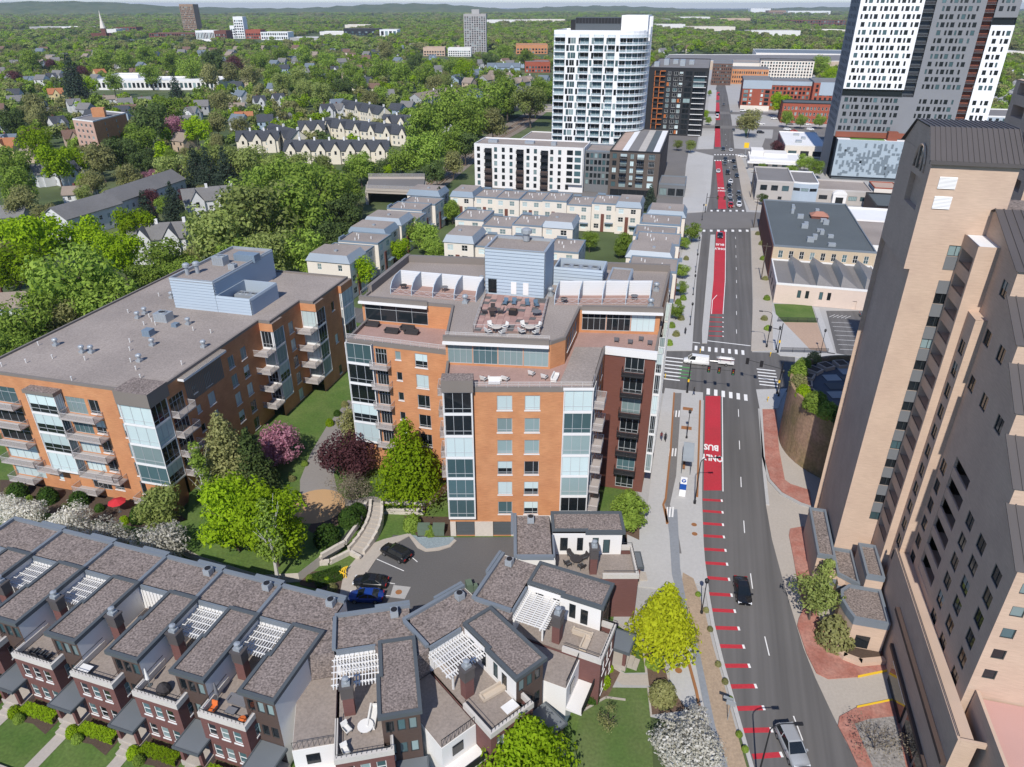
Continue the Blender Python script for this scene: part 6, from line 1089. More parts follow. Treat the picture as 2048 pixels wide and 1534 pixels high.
# --- railway cutting and bridges
sheet('railway_bed', TS((-112, 255), (-104, 255), (-108, 310), (-114, 400), (-112, 470), (-116, 560), (-130, 560), (-130, 470), (-128, 400), (-120, 310)), -.02, mat("rail_ballast", (.22, .185, .15), .95, .2, .3, .3, 3.))
for dt in (-3.2, -1.7, 1.7, 3.2):
    b = MB(); P = [xy(t_ + dt, s_) for t_, s_ in ((-108, 255), (-114, 310), (-121, 400), (-120, 470), (-123, 560))]
    for p, q in zip(P, P[1:]): b.rbox(((p[0] + q[0]) / 2, (p[1] + q[1]) / 2), math.atan2(q[1] - p[1], q[0] - p[0]), math.hypot(q[0] - p[0], q[1] - p[1]), .16, .05, .2)
    tag(obj('rail', b.mesh('rail', corten)), kind='structure')
def bridge(poly, z, label):
    c_ = (sum(p[0] for p in poly) / 4, sum(p[1] for p in poly) / 4); B = Bld('road_bridge', label, 'bridge', c_); b = MB(); b.prism(ccw(poly), z - 1.0, z, 0, 1); B.part('deck', b, [conc_w, asphalt_l])
    for i, j in ((0, 1), (2, 3)):
        p, q = poly[i], poly[j]; b = MB(); L = math.hypot(q[0] - p[0], q[1] - p[1]); b.rbox(((p[0] + q[0]) / 2, (p[1] + q[1]) / 2), math.atan2(q[1] - p[1], q[0] - p[0]), L, .4, z + .01, z + .9); B.part('parapet', b, conc_w); railing(B, [p, q], z + .9, 1.3, galv, rail_mesh, 2.5)
    for i, j in ((0, 3), (1, 2)):
        p, q = poly[i], poly[j]; b = MB(); b.rbox(((p[0] + q[0]) / 2, (p[1] + q[1]) / 2), math.atan2(q[1] - p[1], q[0] - p[0]), math.hypot(q[0] - p[0], q[1] - p[1]), 1.2, -.1, z - 1.0); B.part('abutment', b, conc_w)
    return B
bridge(TS((-127, 262), (-104, 264), (-112, 288), (-135, 282)), 5.5, 'concrete road bridge over the railway beside the rowhouses'); bridge(TS((-142, 512), (-100, 512), (-100, 528), (-142, 528)), 6.5, 'concrete road bridge over the railway beside the glass tower')
# --- far landmarks
def landmark(name, label, u0, u1, vb, vt, depth, wall, cols, rows, split=None, cat='building', st='dk1', roof=roof_gy):
    p0, p1 = g(u0, vb), g(u1, vb); d = ray((u0 + u1) / 2, vt); t_ = (p0[1] + p1[1]) / 2 / d[1]; h = CAM_H + d[2] * t_; L = math.hypot(p1[0] - p0[0], p1[1] - p0[1]); e = ((p1[0] - p0[0]) / L, (p1[1] - p0[1]) / L)
    RECT.append((min(p0[0], p1[0]) - 8, max(p0[0], p1[0]) + 8, p0[1] * (1 - max(.02, .16 - h * .001)), p0[1] + depth + 10))
    poly = [p0, p1, (p1[0] - e[1] * depth, p1[1] + e[0] * depth), (p0[0] - e[1] * depth, p0[1] + e[0] * depth)]; cw, rh = L / max(cols, 1), h / rows
    return block(name, label, cat, poly, h, wall, roof, {0: [(cols, cw * .62, rh * .6, [rh * (k + .25) for k in range(rows - (1 if rows > 2 else 0))], st, MIX_DARK)]} if cols else {}, wall, 1.0)
brown_s = mat("brown_stone", (.30, .20, .135), .9, .08)
landmark('office_tower', 'lone brown office tower on the far edge of the suburb', 369, 396, 68, 9, 40, brown_s, 9, 16); landmark('mill_tower', 'tall white mill tower beside the far mill buildings', 472, 491, 77, 34, 30, white_p, 4, 8); landmark('mill_building', 'stepped white annexe of the far mill tower', 463, 473, 77, 52, 30, white_p, 2, 5)
landmark('mill_building', 'white banded mill block beside the far white tower', 394, 431, 83, 62, 40, white_p, 12, 1); landmark('mill_building', 'dark red mill block between white far mill blocks', 431, 455, 84, 62, 40, brick_d, 8, 4); landmark('mill_building', 'red mill block right of the far white tower', 493, 523, 78, 60, 40, brick_r, 6, 3); landmark('mill_building', 'long low white mill hall right of the far white tower', 523, 577, 80, 65, 50, white_p, 12, 2)
landmark('mill_building', 'dark brown warehouse with a rooftop tank left of the brown office tower', 235, 275, 70, 55, 40, brick_d, 6, 2); landmark('mill_building', 'low brick mill range before the brown office tower', 300, 392, 80, 67, 50, brick_d, 20, 2); landmark('mill_building', 'white-walled warehouse beside the dark brown one', 216, 235, 73, 59, 40, white_w, 0, 1)
CT = landmark('concrete_tower', 'tall grey concrete apartment tower with a brown centre strip', 929, 973, 107, 29, 40, mat("grey_concrete_tower", (.38, .36, .35), .9, .06), 9, 22, st='dk1'); landmark('penthouse_block', 'small plant block behind the grey concrete tower top', 945, 960, 106, 20, 20, conc, 0, 1)
landmark('black_offices', 'low black glass office block in the far trees', 688, 758, 71, 58, 60, black_m, 10, 3); landmark('store', 'white store with a red stripe beside the black glass offices', 760, 795, 74, 60, 60, white_p, 4, 1); landmark('apartment_block', 'white low apartment block before the grey concrete tower', 896, 942, 113, 97, 25, white_w, 10, 4); landmark('apartment_block', 'tan low block left of the grey concrete tower', 847, 890, 112, 96, 30, brick_t, 8, 3); landmark('apartment_block', 'brick low block right of the grey concrete tower', 1032, 1095, 108, 90, 40, brick_o, 10, 3); landmark('school', 'red brick school beside blue gabled houses', 1050, 1100, 145, 125, 40, brick_r, 8, 3)
landmark('store', 'long white stores on the far right plain', 1500, 1540, 30, 17, 80, white_p, 0, 1); landmark('office_tower', 'brown striped offices on the far right plain', 1536, 1570, 34, 21, 80, brown_s, 8, 4); landmark('store', 'long white warehouse on the far right plain', 1575, 1660, 31, 22, 90, white_p, 0, 1); landmark('store', 'tan low warehouses before the far stores', 1440, 1500, 46, 37, 70, brick_t, 0, 1); landmark('store', 'dark red sheds on the far right plain', 1580, 1690, 52, 41, 70, brick_d, 20, 2); landmark('store', 'white flat-roofed plant right of the glass tower far behind', 1310, 1370, 57, 49, 60, white_w, 0, 1); landmark('store', 'pale long shed far behind the avenue end', 1375, 1470, 62, 54, 70, cream_w, 0, 1); landmark('store', 'white store roofs amid the far right trees', 1500, 1600, 72, 62, 60, white_w, 0, 1)
for k, (u0, u1, v) in enumerate(((960, 1060, 46), (1060, 1130, 45), (60, 120, 60), (120, 190, 60), (690, 740, 56), (1300, 1340, 44), (1350, 1420, 40), (1620, 1690, 66), (1985, 2048, 250), (2000, 2048, 150), (1960, 2048, 110), (580, 640, 82), (640, 690, 70))): landmark('store', ('white', 'pale', 'long pale')[k % 3] + ' low shed roof among the far trees, ' + ('beyond the concrete tower', 'right of the concrete tower', 'left of the mills', 'beside the far church', 'before the black offices', 'beyond the glass tower', 'past the far sheds', 'beside the grey tower foot', 'behind the tan tower', 'right of the grey tower', 'beyond the blue panelled block', 'right of the long mill hall', 'before the hill woods')[k], u0, u1, v, v - 6, 60, (white_w, cream_w, conc)[k % 3], 0, 1, roof=roof_wh)
school = landmark('school', 'long white flat-roofed school on the edge of a green field', 178, 440, 180, 163, 45, white_w, 30, 1, roof=roof_wh); landmark('school', 'raised white hall of the flat-roofed school', 218, 280, 172, 152, 25, white_w, 0, 1, roof=roof_wh)
cp = g(212, 82); CH = Bld('church', 'red brick church with a tall pale spire in the far trees', 'church', cp); b = MB(); b.rbox((cp[0] - 12, cp[1] + 10), .3, 40, 18, 0, 16); CH.part('nave', b, brick_d); b = MB(); b.rbox(cp, .3, 9, 9, 0, 26); CH.part('tower', b, brick_d); b = MB(); b.lathe((cp[0], cp[1], 26), [(6, 0), (2.5, 16), (.2, 36)], 8); CH.part('spire', b, cream_w); RECT.append((cp[0] - 40, cp[0] + 25, cp[1] * .9, cp[1] + 25))
sheet('playing_field', PX([(400, 163), (540, 172), (530, 184), (430, 178)]), .02, mat("field_grass", (.10, .17, .04), .95, .15))
AP = Bld('apartment_block', 'six-storey pink and orange brick apartment block among the trees', 'building', xy(-308, 340)); a0, a1, a2 = g(165, 312), g(205, 318), g(268, 296); W = MB(); zz6 = fl_(6, .8, 2.9)
AP.facade(W, a0, a1, 0, 18.2, openings(math.hypot(a1[0] - a0[0], a1[1] - a0[1]), (4, 1.6, 1.5, zz6, 'wh', MIX_DARK)), 1); AP.facade(W, a1, a2, 0, 18.2, openings(math.hypot(a2[0] - a1[0], a2[1] - a1[1]), (2, 1.2, 1.4, zz6, 'wh', MIX_DARK)), 0); a3 = (a0[0] + a2[0] - a1[0], a0[1] + a2[1] - a1[1]); AP.facade(W, a2, a3, 0, 18.2); AP.facade(W, a3, a0, 0, 18.2); AP.part('wall', W, [brick_o, mat("pink_brick", (.50, .33, .26), .9, .08)]); flat_roof(AP, ccw([a0, a1, a2, a3]), 18.2, roof_gy, white_trim, .5)
c_ = ((a1[0] + a3[0]) / 2, (a1[1] + a3[1]) / 2); b = MB(); b.rbox(c_, .3, 6, 5, 18, 22.6); AP.part('lift_block', b, brick_o); AP.finish()
# ------------------------------------------------------------------ houses of the neighbourhood on the left
shingle = {k: mat(k + "_shingle", c, .9, .15, .4, .15, 2.0) for k, c in dict(grey=(.17, .165, .16), charcoal=(.055, .06, .07), brown=(.16, .10, .075), orange=(.36, .15, .07), blue=(.14, .17, .20), tan=(.26, .21, .17)).items()}
paint = {k: mat(k + "_siding", c, .8, .06, .4) for k, c in dict(white=(.74, .73, .71), cream=(.68, .62, .50), blue=(.30, .38, .46), tan=(.46, .36, .27), yellow=(.64, .52, .28), grey=(.36, .37, .38), brown=(.22, .14, .11)).items()}
def gable_house(W_, D, h, rise, wall, roof, cross=0, full=True, chim=True, wins=True):
    R_ = thing('house', 'x', 'house'); B = Bld.__new__(Bld); B.loc = (0, 0, 0); B.root = R_; B.full = False; B.wins = []
    B.part = lambda name, mb, mats, label=None: obj(name, mb.mesh(name, mats), R_); W = MB(); fl2 = [1.0] + ([3.9] if h > 4.5 else []); x0, x1, y0, y1 = -W_ / 2, W_ / 2, -D / 2, D / 2
    n = max(2, int(W_ / 3.4)); st = 'sash2'
    ow = lambda L, k: openings(L, (k, 1.3, 1.5, fl2, st, MIX_DARK)) if wins else []
    B.facade(W, (x0, y0), (x1, y0), 0, h, ow(W_, n)); B.facade(W, (x1, y0), (x1, y1), 0, h, ow(D, 2)); B.facade(W, (x1, y1), (x0, y1), 0, h); B.facade(W, (x0, y1), (x0, y0), 0, h, ow(D, 2))
    for x in (x0, x1): W.add([(x, y0, h), (x, y1, h), (x, 0, h + rise)], [(0, 1, 2)])
    for c in range(cross):
        cx = x0 + W_ * (c + .5) / cross; gw = min(W_ / cross * .6, 4.6); W.box(cx - gw / 2, cx + gw / 2, y0 - 1.0, y0 - .02, 0, h); W.add([(cx - gw / 2, y0 - 1, h), (cx + gw / 2, y0 - 1, h), (cx, y0 - 1, h + gw * .75)], [(0, 1, 2)])
    B.part('wall', W, wall); o = .45; sl = rise / (D / 2); ze = h - o * sl; b = MB()
    for s_ in (-1, 1): b.add([(x0 - o, s_ * (D / 2 + o), ze), (x1 + o, s_ * (D / 2 + o), ze), (x1 + o, 0, h + rise + .02), (x0 - o, 0, h + rise + .02), (x0 - o, s_ * (D / 2 + o), ze + .22), (x1 + o, s_ * (D / 2 + o), ze + .22), (x1 + o, 0, h + rise + .24), (x0 - o, 0, h + rise + .24)], [(0, 1, 2, 3), (4, 5, 6, 7), (0, 1, 5, 4), (0, 3, 7, 4), (1, 2, 6, 5)])
    B.part('roof', b, roof)
    for c in range(cross):
        cx = x0 + W_ * (c + .5) / cross; gw = min(W_ / cross * .6, 4.6) + .5; zt = h + gw * .72; b = MB(); yb = min(0, y0 + (gw * .72) / sl)
        for s_ in (-1, 1): b.add([(cx + s_ * gw / 2, y0 - 1.3, h - .1), (cx, y0 - 1.3, zt), (cx, yb, zt), (cx + s_ * gw / 2, y0 + .05, h - .1)], [(0, 1, 2, 3)])
        B.part('gable_roof', b, roof)
        if wins: q = MB(); q.box(cx - .55, cx + .55, y0 - 1.06, y0 - 1.0, h - 1.9, h - .2); B.part('gable_window', q, g_dark)
    if chim: q = MB(); q.box(x0 + W_ * .3, x0 + W_ * .3 + .8, -.4 + D * .12, .4 + D * .12, h, h + rise + 1.0); B.part('chimney', q, brick_d if wall is not paint['cream'] else white_trim)
    for q in B.wins: put_window(R_, (0, 0, 0), *q, False)
    return R_
HP = {}; LONG = {}
def put_house(key, p, rz, label, group=None, sc=1.0, args=None):
    if key not in HP: HP[key] = gable_house(*args); o = HP[key]; o.location = (*p, 0); o.rotation_euler = (0, 0, rz); o["label"] = label; o.scale = (sc,) * 3
    else: o = copy_tree(HP[key], None, (*p, 0), rz, label, None, sc)
    if group: o["group"] = group
    elif "group" in o: del o["group"]
    return o
HT = {'w_grey': (9, 10, 5.6, 3.4, paint['white'], shingle['grey'], 1), 'w_char': (8.5, 10, 5.8, 3.8, paint['white'], shingle['charcoal'], 1), 'b_blue': (9, 11, 5.4, 3.2, paint['blue'], shingle['blue'], 1), 't_brown': (9, 11, 5.4, 3.8, paint['tan'], shingle['brown'], 1), 'y_orange': (11, 12, 5.2, 3.8, paint['yellow'], shingle['orange'], 1), 'g_grey': (9, 10, 3.4, 3.0, paint['grey'], shingle['grey'], 0), 'w_low': (11, 8, 3.2, 2.4, paint['white'], shingle['tan'], 0), 'br_brown': (9, 10, 5.4, 3.4, paint['brown'], shingle['brown'], 1)}
HNAME = {'w_grey': 'white gabled house with a grey roof', 'w_char': 'white gabled house with a charcoal roof', 'b_blue': 'blue gabled house with a slate roof', 't_brown': 'tan gabled house with a brown roof', 'y_orange': 'cream house with an orange tiled roof', 'g_grey': 'low grey bungalow', 'w_low': 'low white bungalow with a tan roof', 'br_brown': 'brown gabled house with a brown roof'}
EXC = []                                    # footprints where no random tree grows: x, y, radius
houses = [(113, 192, 'y_orange', .5, 'beside the long white school'), (165, 197, 'br_brown', .4, 'next to the orange-roofed house'), (118, 255, 'w_char', .9, 'left of the pink brick apartment block'), (20, 290, 'b_blue', .2, 'at the left near the bright green tree'), (12, 300, 'y_orange', .1, 'before the slate-roofed house'), (90, 355, 'w_grey', .7, 'left of the utility pole'), (135, 355, 'w_char', .9, 'with a red chimney left of the utility pole'), (148, 283, 't_brown', .5, 'before the pink brick apartment block'),
    (150, 215, 'w_grey', .6, 'behind the pink apartment block roof'), (105, 225, 'g_grey', .3, 'among the dark trees by the apartment block'), (520, 210, 'w_char', .5, 'with dark timbers beside its dark twin'), (558, 205, 'w_char', .7, 'right of its timbered twin'), (475, 213, 'w_low', .2, 'left of the timbered houses'), (490, 243, 'y_orange', .3, 'with a deep porch below the timbered houses'), (570, 238, 'g_grey', .9, 'below the timbered pair'), (385, 232, 'w_grey', 1.0, 'between the round green trees'), (250, 200, 'w_low', .2, 'before the school'), (215, 198, 'w_low', .4, 'beside the school car park'), (290, 203, 'g_grey', .5, 'at the corner of the school street'),
    (30, 130, 'w_grey', .5, 'far left behind two purple trees'), (60, 165, 'b_blue', .6, 'below the far purple trees'), (105, 160, 'w_char', .8, 'above the orange-roofed house'), (140, 150, 't_brown', .3, 'beside the dark purple tree'), (170, 130, 'w_low', .5, 'with a broad porch among far trees'), (200, 150, 'y_orange', .9, 'near the red-roofed far houses'), (240, 140, 'w_grey', .4, 'behind the school hall'), (270, 148, 'br_brown', .5, 'right behind the school hall'), (330, 147, 'w_low', .2, 'behind the field trees'), (130, 80, 'w_low', .2, 'near the far church'), (130, 115, 'w_grey', .4, 'below the far blue roof'), (265, 85, 'b_blue', .3, 'with a wide slate roof in the far trees'), (620, 112, 'w_grey', .5, 'in the trees below the concrete tower'), (665, 105, 'b_blue', .5, 'left of the far low blocks'), (705, 115, 't_brown', .4, 'among the trees below the black offices'), (690, 120, 'w_low', .2, 'below the tan far house'), (800, 118, 'w_char', .9, 'right of a lone white cottage'), (865, 118, 'b_blue', .4, 'below the tan low block'), (610, 150, 'w_grey', .6, 'at the left edge of the willow trees'), (670, 145, 'w_char', .3, 'above the dark wood'), (615, 190, 'w_low', .2, 'behind the timbered houses'), (655, 228, 'w_char', .4, 'left of the cream terraces'), (680, 225, 'w_grey', .8, 'beside the cream terraces'), (160, 385, 'w_low', .1, 'beside the red parasol car'), (30, 430, 'g_grey', .2, 'at the far left under yellow trees'), (480, 425, 'w_low', .6, 'small garage below the white townhome'), (20, 605, 'w_low', .3, 'behind the long brick block')]
for u, v, k, rz, lb in houses:
    p = g(u, v, 3.0); put_house(k, p, rz + rnd.uniform(-.15, .15), HNAME[k] + ' ' + lb, 'houses of the wooded neighbourhood', 1.0, HT[k]); EXC += [(p[0], p[1] - 5, 10), (p[0] * .95, p[1] * .95 - 7, 9)]
def long_terrace(key, p0, p1, D, h, rise, wall, roof, cross, label, group=None):
    L = math.hypot(p1[0] - p0[0], p1[1] - p0[1]); o = gable_house(L, D, h, rise, wall, roof, cross, True, False); c_ = ((p0[0] + p1[0]) / 2, (p0[1] + p1[1]) / 2); o.name = 'terrace'; o.location = (*c_, 0); o.rotation_euler = (0, 0, math.atan2(p1[1] - p0[1], p1[0] - p0[0])); o["label"] = label; o["category"] = 'terrace'
    if group: o["group"] = group
    for k in range(int(L / 7)): a = k / max(1, int(L / 7)); EXC.append((p0[0] + (p1[0] - p0[0]) * a, p0[1] + (p1[1] - p0[1]) * a - 5, 9)); EXC.append(((p0[0] + (p1[0] - p0[0]) * a) * .96, (p0[1] + (p1[1] - p0[1]) * a) * .96 - 7, 8))
    for k in range(cross): b = MB(); x = -L / 2 + L * (k + .98) / cross - .4; b.box(x, x + .9, -.5, .5, h, h + rise + 1.4); obj('chimney', b.mesh('chimney', white_trim), o)
cw_, ch_ = paint['cream'], shingle['charcoal']
for (u0, v0, u1, v1, n_, lb) in ((575, 312, 780, 312, 7, 'long cream gabled terrace with dark roof nearest the pale hedge trees'), (478, 292, 560, 290, 3, 'cream gabled terrace left of the long one'), (655, 262, 835, 282, 6, 'cream gabled terrace with white chimneys behind the long one'), (600, 270, 650, 268, 2, 'short cream terrace left of the blue spruce'), (770, 255, 850, 258, 3, 'cream terrace with one tall gable by the railway wood'), (690, 222, 770, 238, 3, 'cream terrace above the tall-gabled one'), (545, 275, 600, 290, 2, 'steep cream terrace end with white party walls')):
    long_terrace('c', g(u0, v0, 3), g(u1, v1, 3), 10, 6.6, 4.2, cw_, ch_, n_, lb, 'cream terraces with dark roofs')
for (u0, v0, u1, v1, lb) in ((115, 462, 225, 428, 'white townhome block with a grey roof behind the yellow trees'), (222, 425, 350, 378, 'white townhome block stepping uphill beside the purple shrub'), (372, 422, 470, 412, 'white townhome with a bay front beside the dark spruces'), (270, 500, 380, 492, 'white townhome half hidden by the yellow trees behind the long brick block')): long_terrace('w', g(u0, v0, 3), g(u1, v1, 3), 11, 7.4, 3.4, paint['white'], shingle['grey'], 0 if u0 < 300 and u0 != 270 else 2, lb, 'white townhomes')
for (u0, v0, u1, v1, lb) in ((830, 205, 905, 190, 'grey-roofed hall with two gables by the railway wood'), (905, 165, 960, 150, 'grey clustered townhomes before the blue gabled house'), (965, 165, 1020, 158, 'grey clustered townhomes right of their twin'), (1020, 172, 1060, 165, 'grey townhome roof nearest the glass tower'), (975, 145, 1040, 145, 'tall blue gabled house with red bays')): long_terrace('g', g(u0, v0, 3), g(u1, v1, 3), 13, 5.5 if 'tall' not in lb else 9, 4, paint['blue' if 'blue' in lb else 'grey'], shingle['blue' if 'blue' in lb else 'tan'], 2, lb)

# ------------------------------------------------------------------ trees
bark = mat("bark", (.105, .085, .068), .95, .2, 1.5, .3, 4.0); birch_b = mat("birch_bark", (.52, .50, .46), .9, .2, 1.5)
def npmesh(name, V, Fq, m):
    me = bpy.data.meshes.new(name); n = len(V); k = len(Fq); w_ = Fq.shape[1]
    me.vertices.add(n); me.vertices.foreach_set("co", V.astype(np.float32).ravel()); me.loops.add(k * w_); me.loops.foreach_set("vertex_index", Fq.astype(np.int32).ravel())
    me.polygons.add(k); me.polygons.foreach_set("loop_start", np.arange(0, k * w_, w_, dtype=np.int32)); me.polygons.foreach_set("loop_total", np.full(k, w_, np.int32)); me.update(calc_edges=True); me.materials.append(m); return me
def leaf_cloud(rs, P, N, size, m, name='crown'):
    n = len(P); N = N + rs.normal(0, .42, (n, 3)); N /= np.linalg.norm(N, axis=1)[:, None] + 1e-6; T = rs.normal(0, 1, (n, 3)); T -= N * (T * N).sum(1)[:, None]; T /= np.linalg.norm(T, axis=1)[:, None] + 1e-6; Bn = np.cross(N, T); sz = size * rs.uniform(.55, 1.35, (n, 1))
    V = np.stack([P - T * sz, P - Bn * sz * .55, P + T * sz, P + Bn * sz * .55], 1).reshape(-1, 3); return npmesh(name, V, np.arange(n * 4).reshape(n, 4), m)
def crown_pts(rs, R, Hc, z0, n, shape, lobes):
    c = []
    for k in range(lobes):
        f = rs.uniform(0, 1)
        if shape == 'round': a = rs.uniform(0, 6.283); q = rs.uniform(.1, .72) ** .7; zz = rs.uniform(-.75, .8); rad = q * math.sqrt(max(.05, 1 - zz * zz)); c.append((math.cos(a) * rad * R, math.sin(a) * rad * R, z0 + Hc * (.5 + zz * .42), R * rs.uniform(.26, .46)))
        elif shape == 'cone': a = k * 2.4; f = (k + .5) / lobes; rad = (1 - f) ** .8 * .68; c.append((math.cos(a) * rad * R, math.sin(a) * rad * R, z0 + Hc * (.08 + .86 * f), R * (.42 * (1 - f) + .14) * rs.uniform(.85, 1.2)))
        else: a = rs.uniform(0, 6.283); f = rs.uniform(.1, .95); rad = .5 * math.sin(math.pi * min(f + .12, 1)); c.append((math.cos(a) * rad * R, math.sin(a) * rad * R, z0 + Hc * f, R * rs.uniform(.35, .55)))
    c = np.array(c); pick_ = rs.choice(len(c), n, p=c[:, 3] ** 2 / (c[:, 3] ** 2).sum()); d = rs.normal(0, 1, (n, 3)); d /= np.linalg.norm(d, axis=1)[:, None]; rr = c[pick_, 3:4] * rs.uniform(.62, 1.08, (n, 1)); P = c[pick_, :3] + d * rr * np.array([1, 1, .85]); keep = P[:, 2] > z0 * .7; return P[keep], d[keep] + np.array([0, 0, .25])
def trunk_mesh(rs, R, Hc, z0, rad, m, limbs=6, bare=0):
    b = MB(); top = z0 + Hc * .62; b.tube([(0, 0, -.1), (rs.normal(0, .05) * R, rs.normal(0, .05) * R, z0), (rs.normal(0, .08) * R, rs.normal(0, .08) * R, top)], [rad, rad * .75, rad * .25], 7)
    for k in range(limbs):
        a = k * 2.4 + rs.uniform(0, .6); z = z0 + Hc * rs.uniform(0, .4); e = (math.cos(a) * R * .62, math.sin(a) * R * .62, z + Hc * rs.uniform(.15, .4)); mid = (e[0] * .45, e[1] * .45, z + (e[2] - z) * .6); b.tube([(0, 0, z), mid, e], [rad * .42, rad * .28, rad * .1], 5, cap=False)
        for j in range(bare): a2 = a + rs.uniform(-.9, .9); q = (mid[0] + math.cos(a2) * R * .6, mid[1] + math.sin(a2) * R * .6, mid[2] + Hc * rs.uniform(.1, .45)); b.tube([mid, q], [rad * .16, rad * .05], 4, cap=False)
    return b.mesh('trunk', m)
LM = {'Y': leaf_mat("yellow_green_leaves", (.200, .318, .012), (.315, .450, .022)), 'V': leaf_mat("vivid_yellow_leaves", (.325, .365, .016), (.44, .47, .028)), 'G': leaf_mat("green_leaves", (.175, .270, .044), (.310, .420, .076)), 'D': leaf_mat("dark_green_leaves", (.085, .132, .044), (.150, .205, .066)), 'O': leaf_mat("olive_buds", (.225, .235, .090), (.350, .345, .145)), 'L': leaf_mat("pale_willow_leaves", (.225, .290, .075), (.345, .395, .130)), 'P': leaf_mat("pink_blossom", (.30, .115, .165), (.48, .26, .31)), 'U': leaf_mat("purple_leaves", (.095, .036, .042), (.190, .085, .090)), 'W': leaf_mat("white_blossom", (.46, .44, .35), (.78, .75, .69)), 'S': leaf_mat("spruce_needles", (.046, .072, .046), (.085, .115, .080)), 'B': leaf_mat("dry_twigs", (.20, .165, .115), (.30, .26, .19)), 'K': leaf_mat("yellow_bloom", (.55, .38, .01), (.70, .52, .03)), 'H': leaf_mat("box_leaves", (.045, .098, .020), (.095, .170, .034))}
TP = {}
def proto_tree(key, col, shape, R, Ht, n, leaf, seed, lobes=22, z0f=.24, bm=bark, bare=0, tr=None):
    rs = np.random.RandomState(seed); z0 = Ht * z0f; P, N = crown_pts(rs, R, Ht - z0, z0, n, shape, lobes); cm = leaf_cloud(rs, P, N, leaf, LM[col]); tm = trunk_mesh(rs, R, Ht - z0, z0, tr or max(.1, Ht * .022), bm, 7, bare); TP[key] = (tm, cm, R, Ht); return TP[key]
def place_tree(key, p, sc, label, group=None, rz=None, z=0.0, name='tree', cat='tree', sz=None):
    tm, cm, R, Ht = TP[key]; r = thing(name, label, cat, (*p, z), rnd.uniform(0, 6.28) if rz is None else rz, group); r.scale = (sc, sc, sz or sc); obj('trunk', tm, r); obj('crown', cm, r); return r
for i, c in enumerate('YGDOLPUG'): 
    for j in range(2): proto_tree(('m', c + ('2' if i == 7 else ''), j), c, 'round', 5.0, 11.0, 3900, .30, 40 + i * 2 + j, 26)
for j in range(2): proto_tree(('m', 'S', j), 'S', 'cone', 3.2, 13.0, 3200, .27, 80 + j, 40, .08); proto_tree(('m', 'V', j), 'K', 'round', 5, 10, 1800, .4, 86 + j)
KND = {'Y': 'yellow-green leafy tree', 'G': 'mid green leafy tree', 'D': 'dark green dense tree', 'O': 'olive budding tree', 'L': 'pale green willowy tree', 'P': 'pink blossoming tree', 'U': 'dark purple-leaved tree', 'S': 'dark spruce tree', 'V': 'bright yellow flowering tree'}
def tree_at(u, v, rpx, kind, label=None, group=None, zr=1.3):
    """crown centre at pixel u,v with radius rpx: the crown's height above ground follows from its size"""
    R = 5.0
    for _ in range(6):
        z = R * zr; p = g(u, v, z); d = math.sqrt(p[0] ** 2 + p[1] ** 2 + (CAM_H - z) ** 2); R = rpx / F_PX * d * .97
    tm, cm, R0, H0 = TP[('m', kind, 0)]; place_tree(('m', kind, rnd.randrange(2)), p, R / R0, label or KND[kind], group, name='spruce_tree' if kind == 'S' else 'tree', sz=max(.75, min(1.35, R / R0)) * (R / R0) ** .0 if False else (R / R0)); EXC.append((p[0], p[1], R * .9)); return p
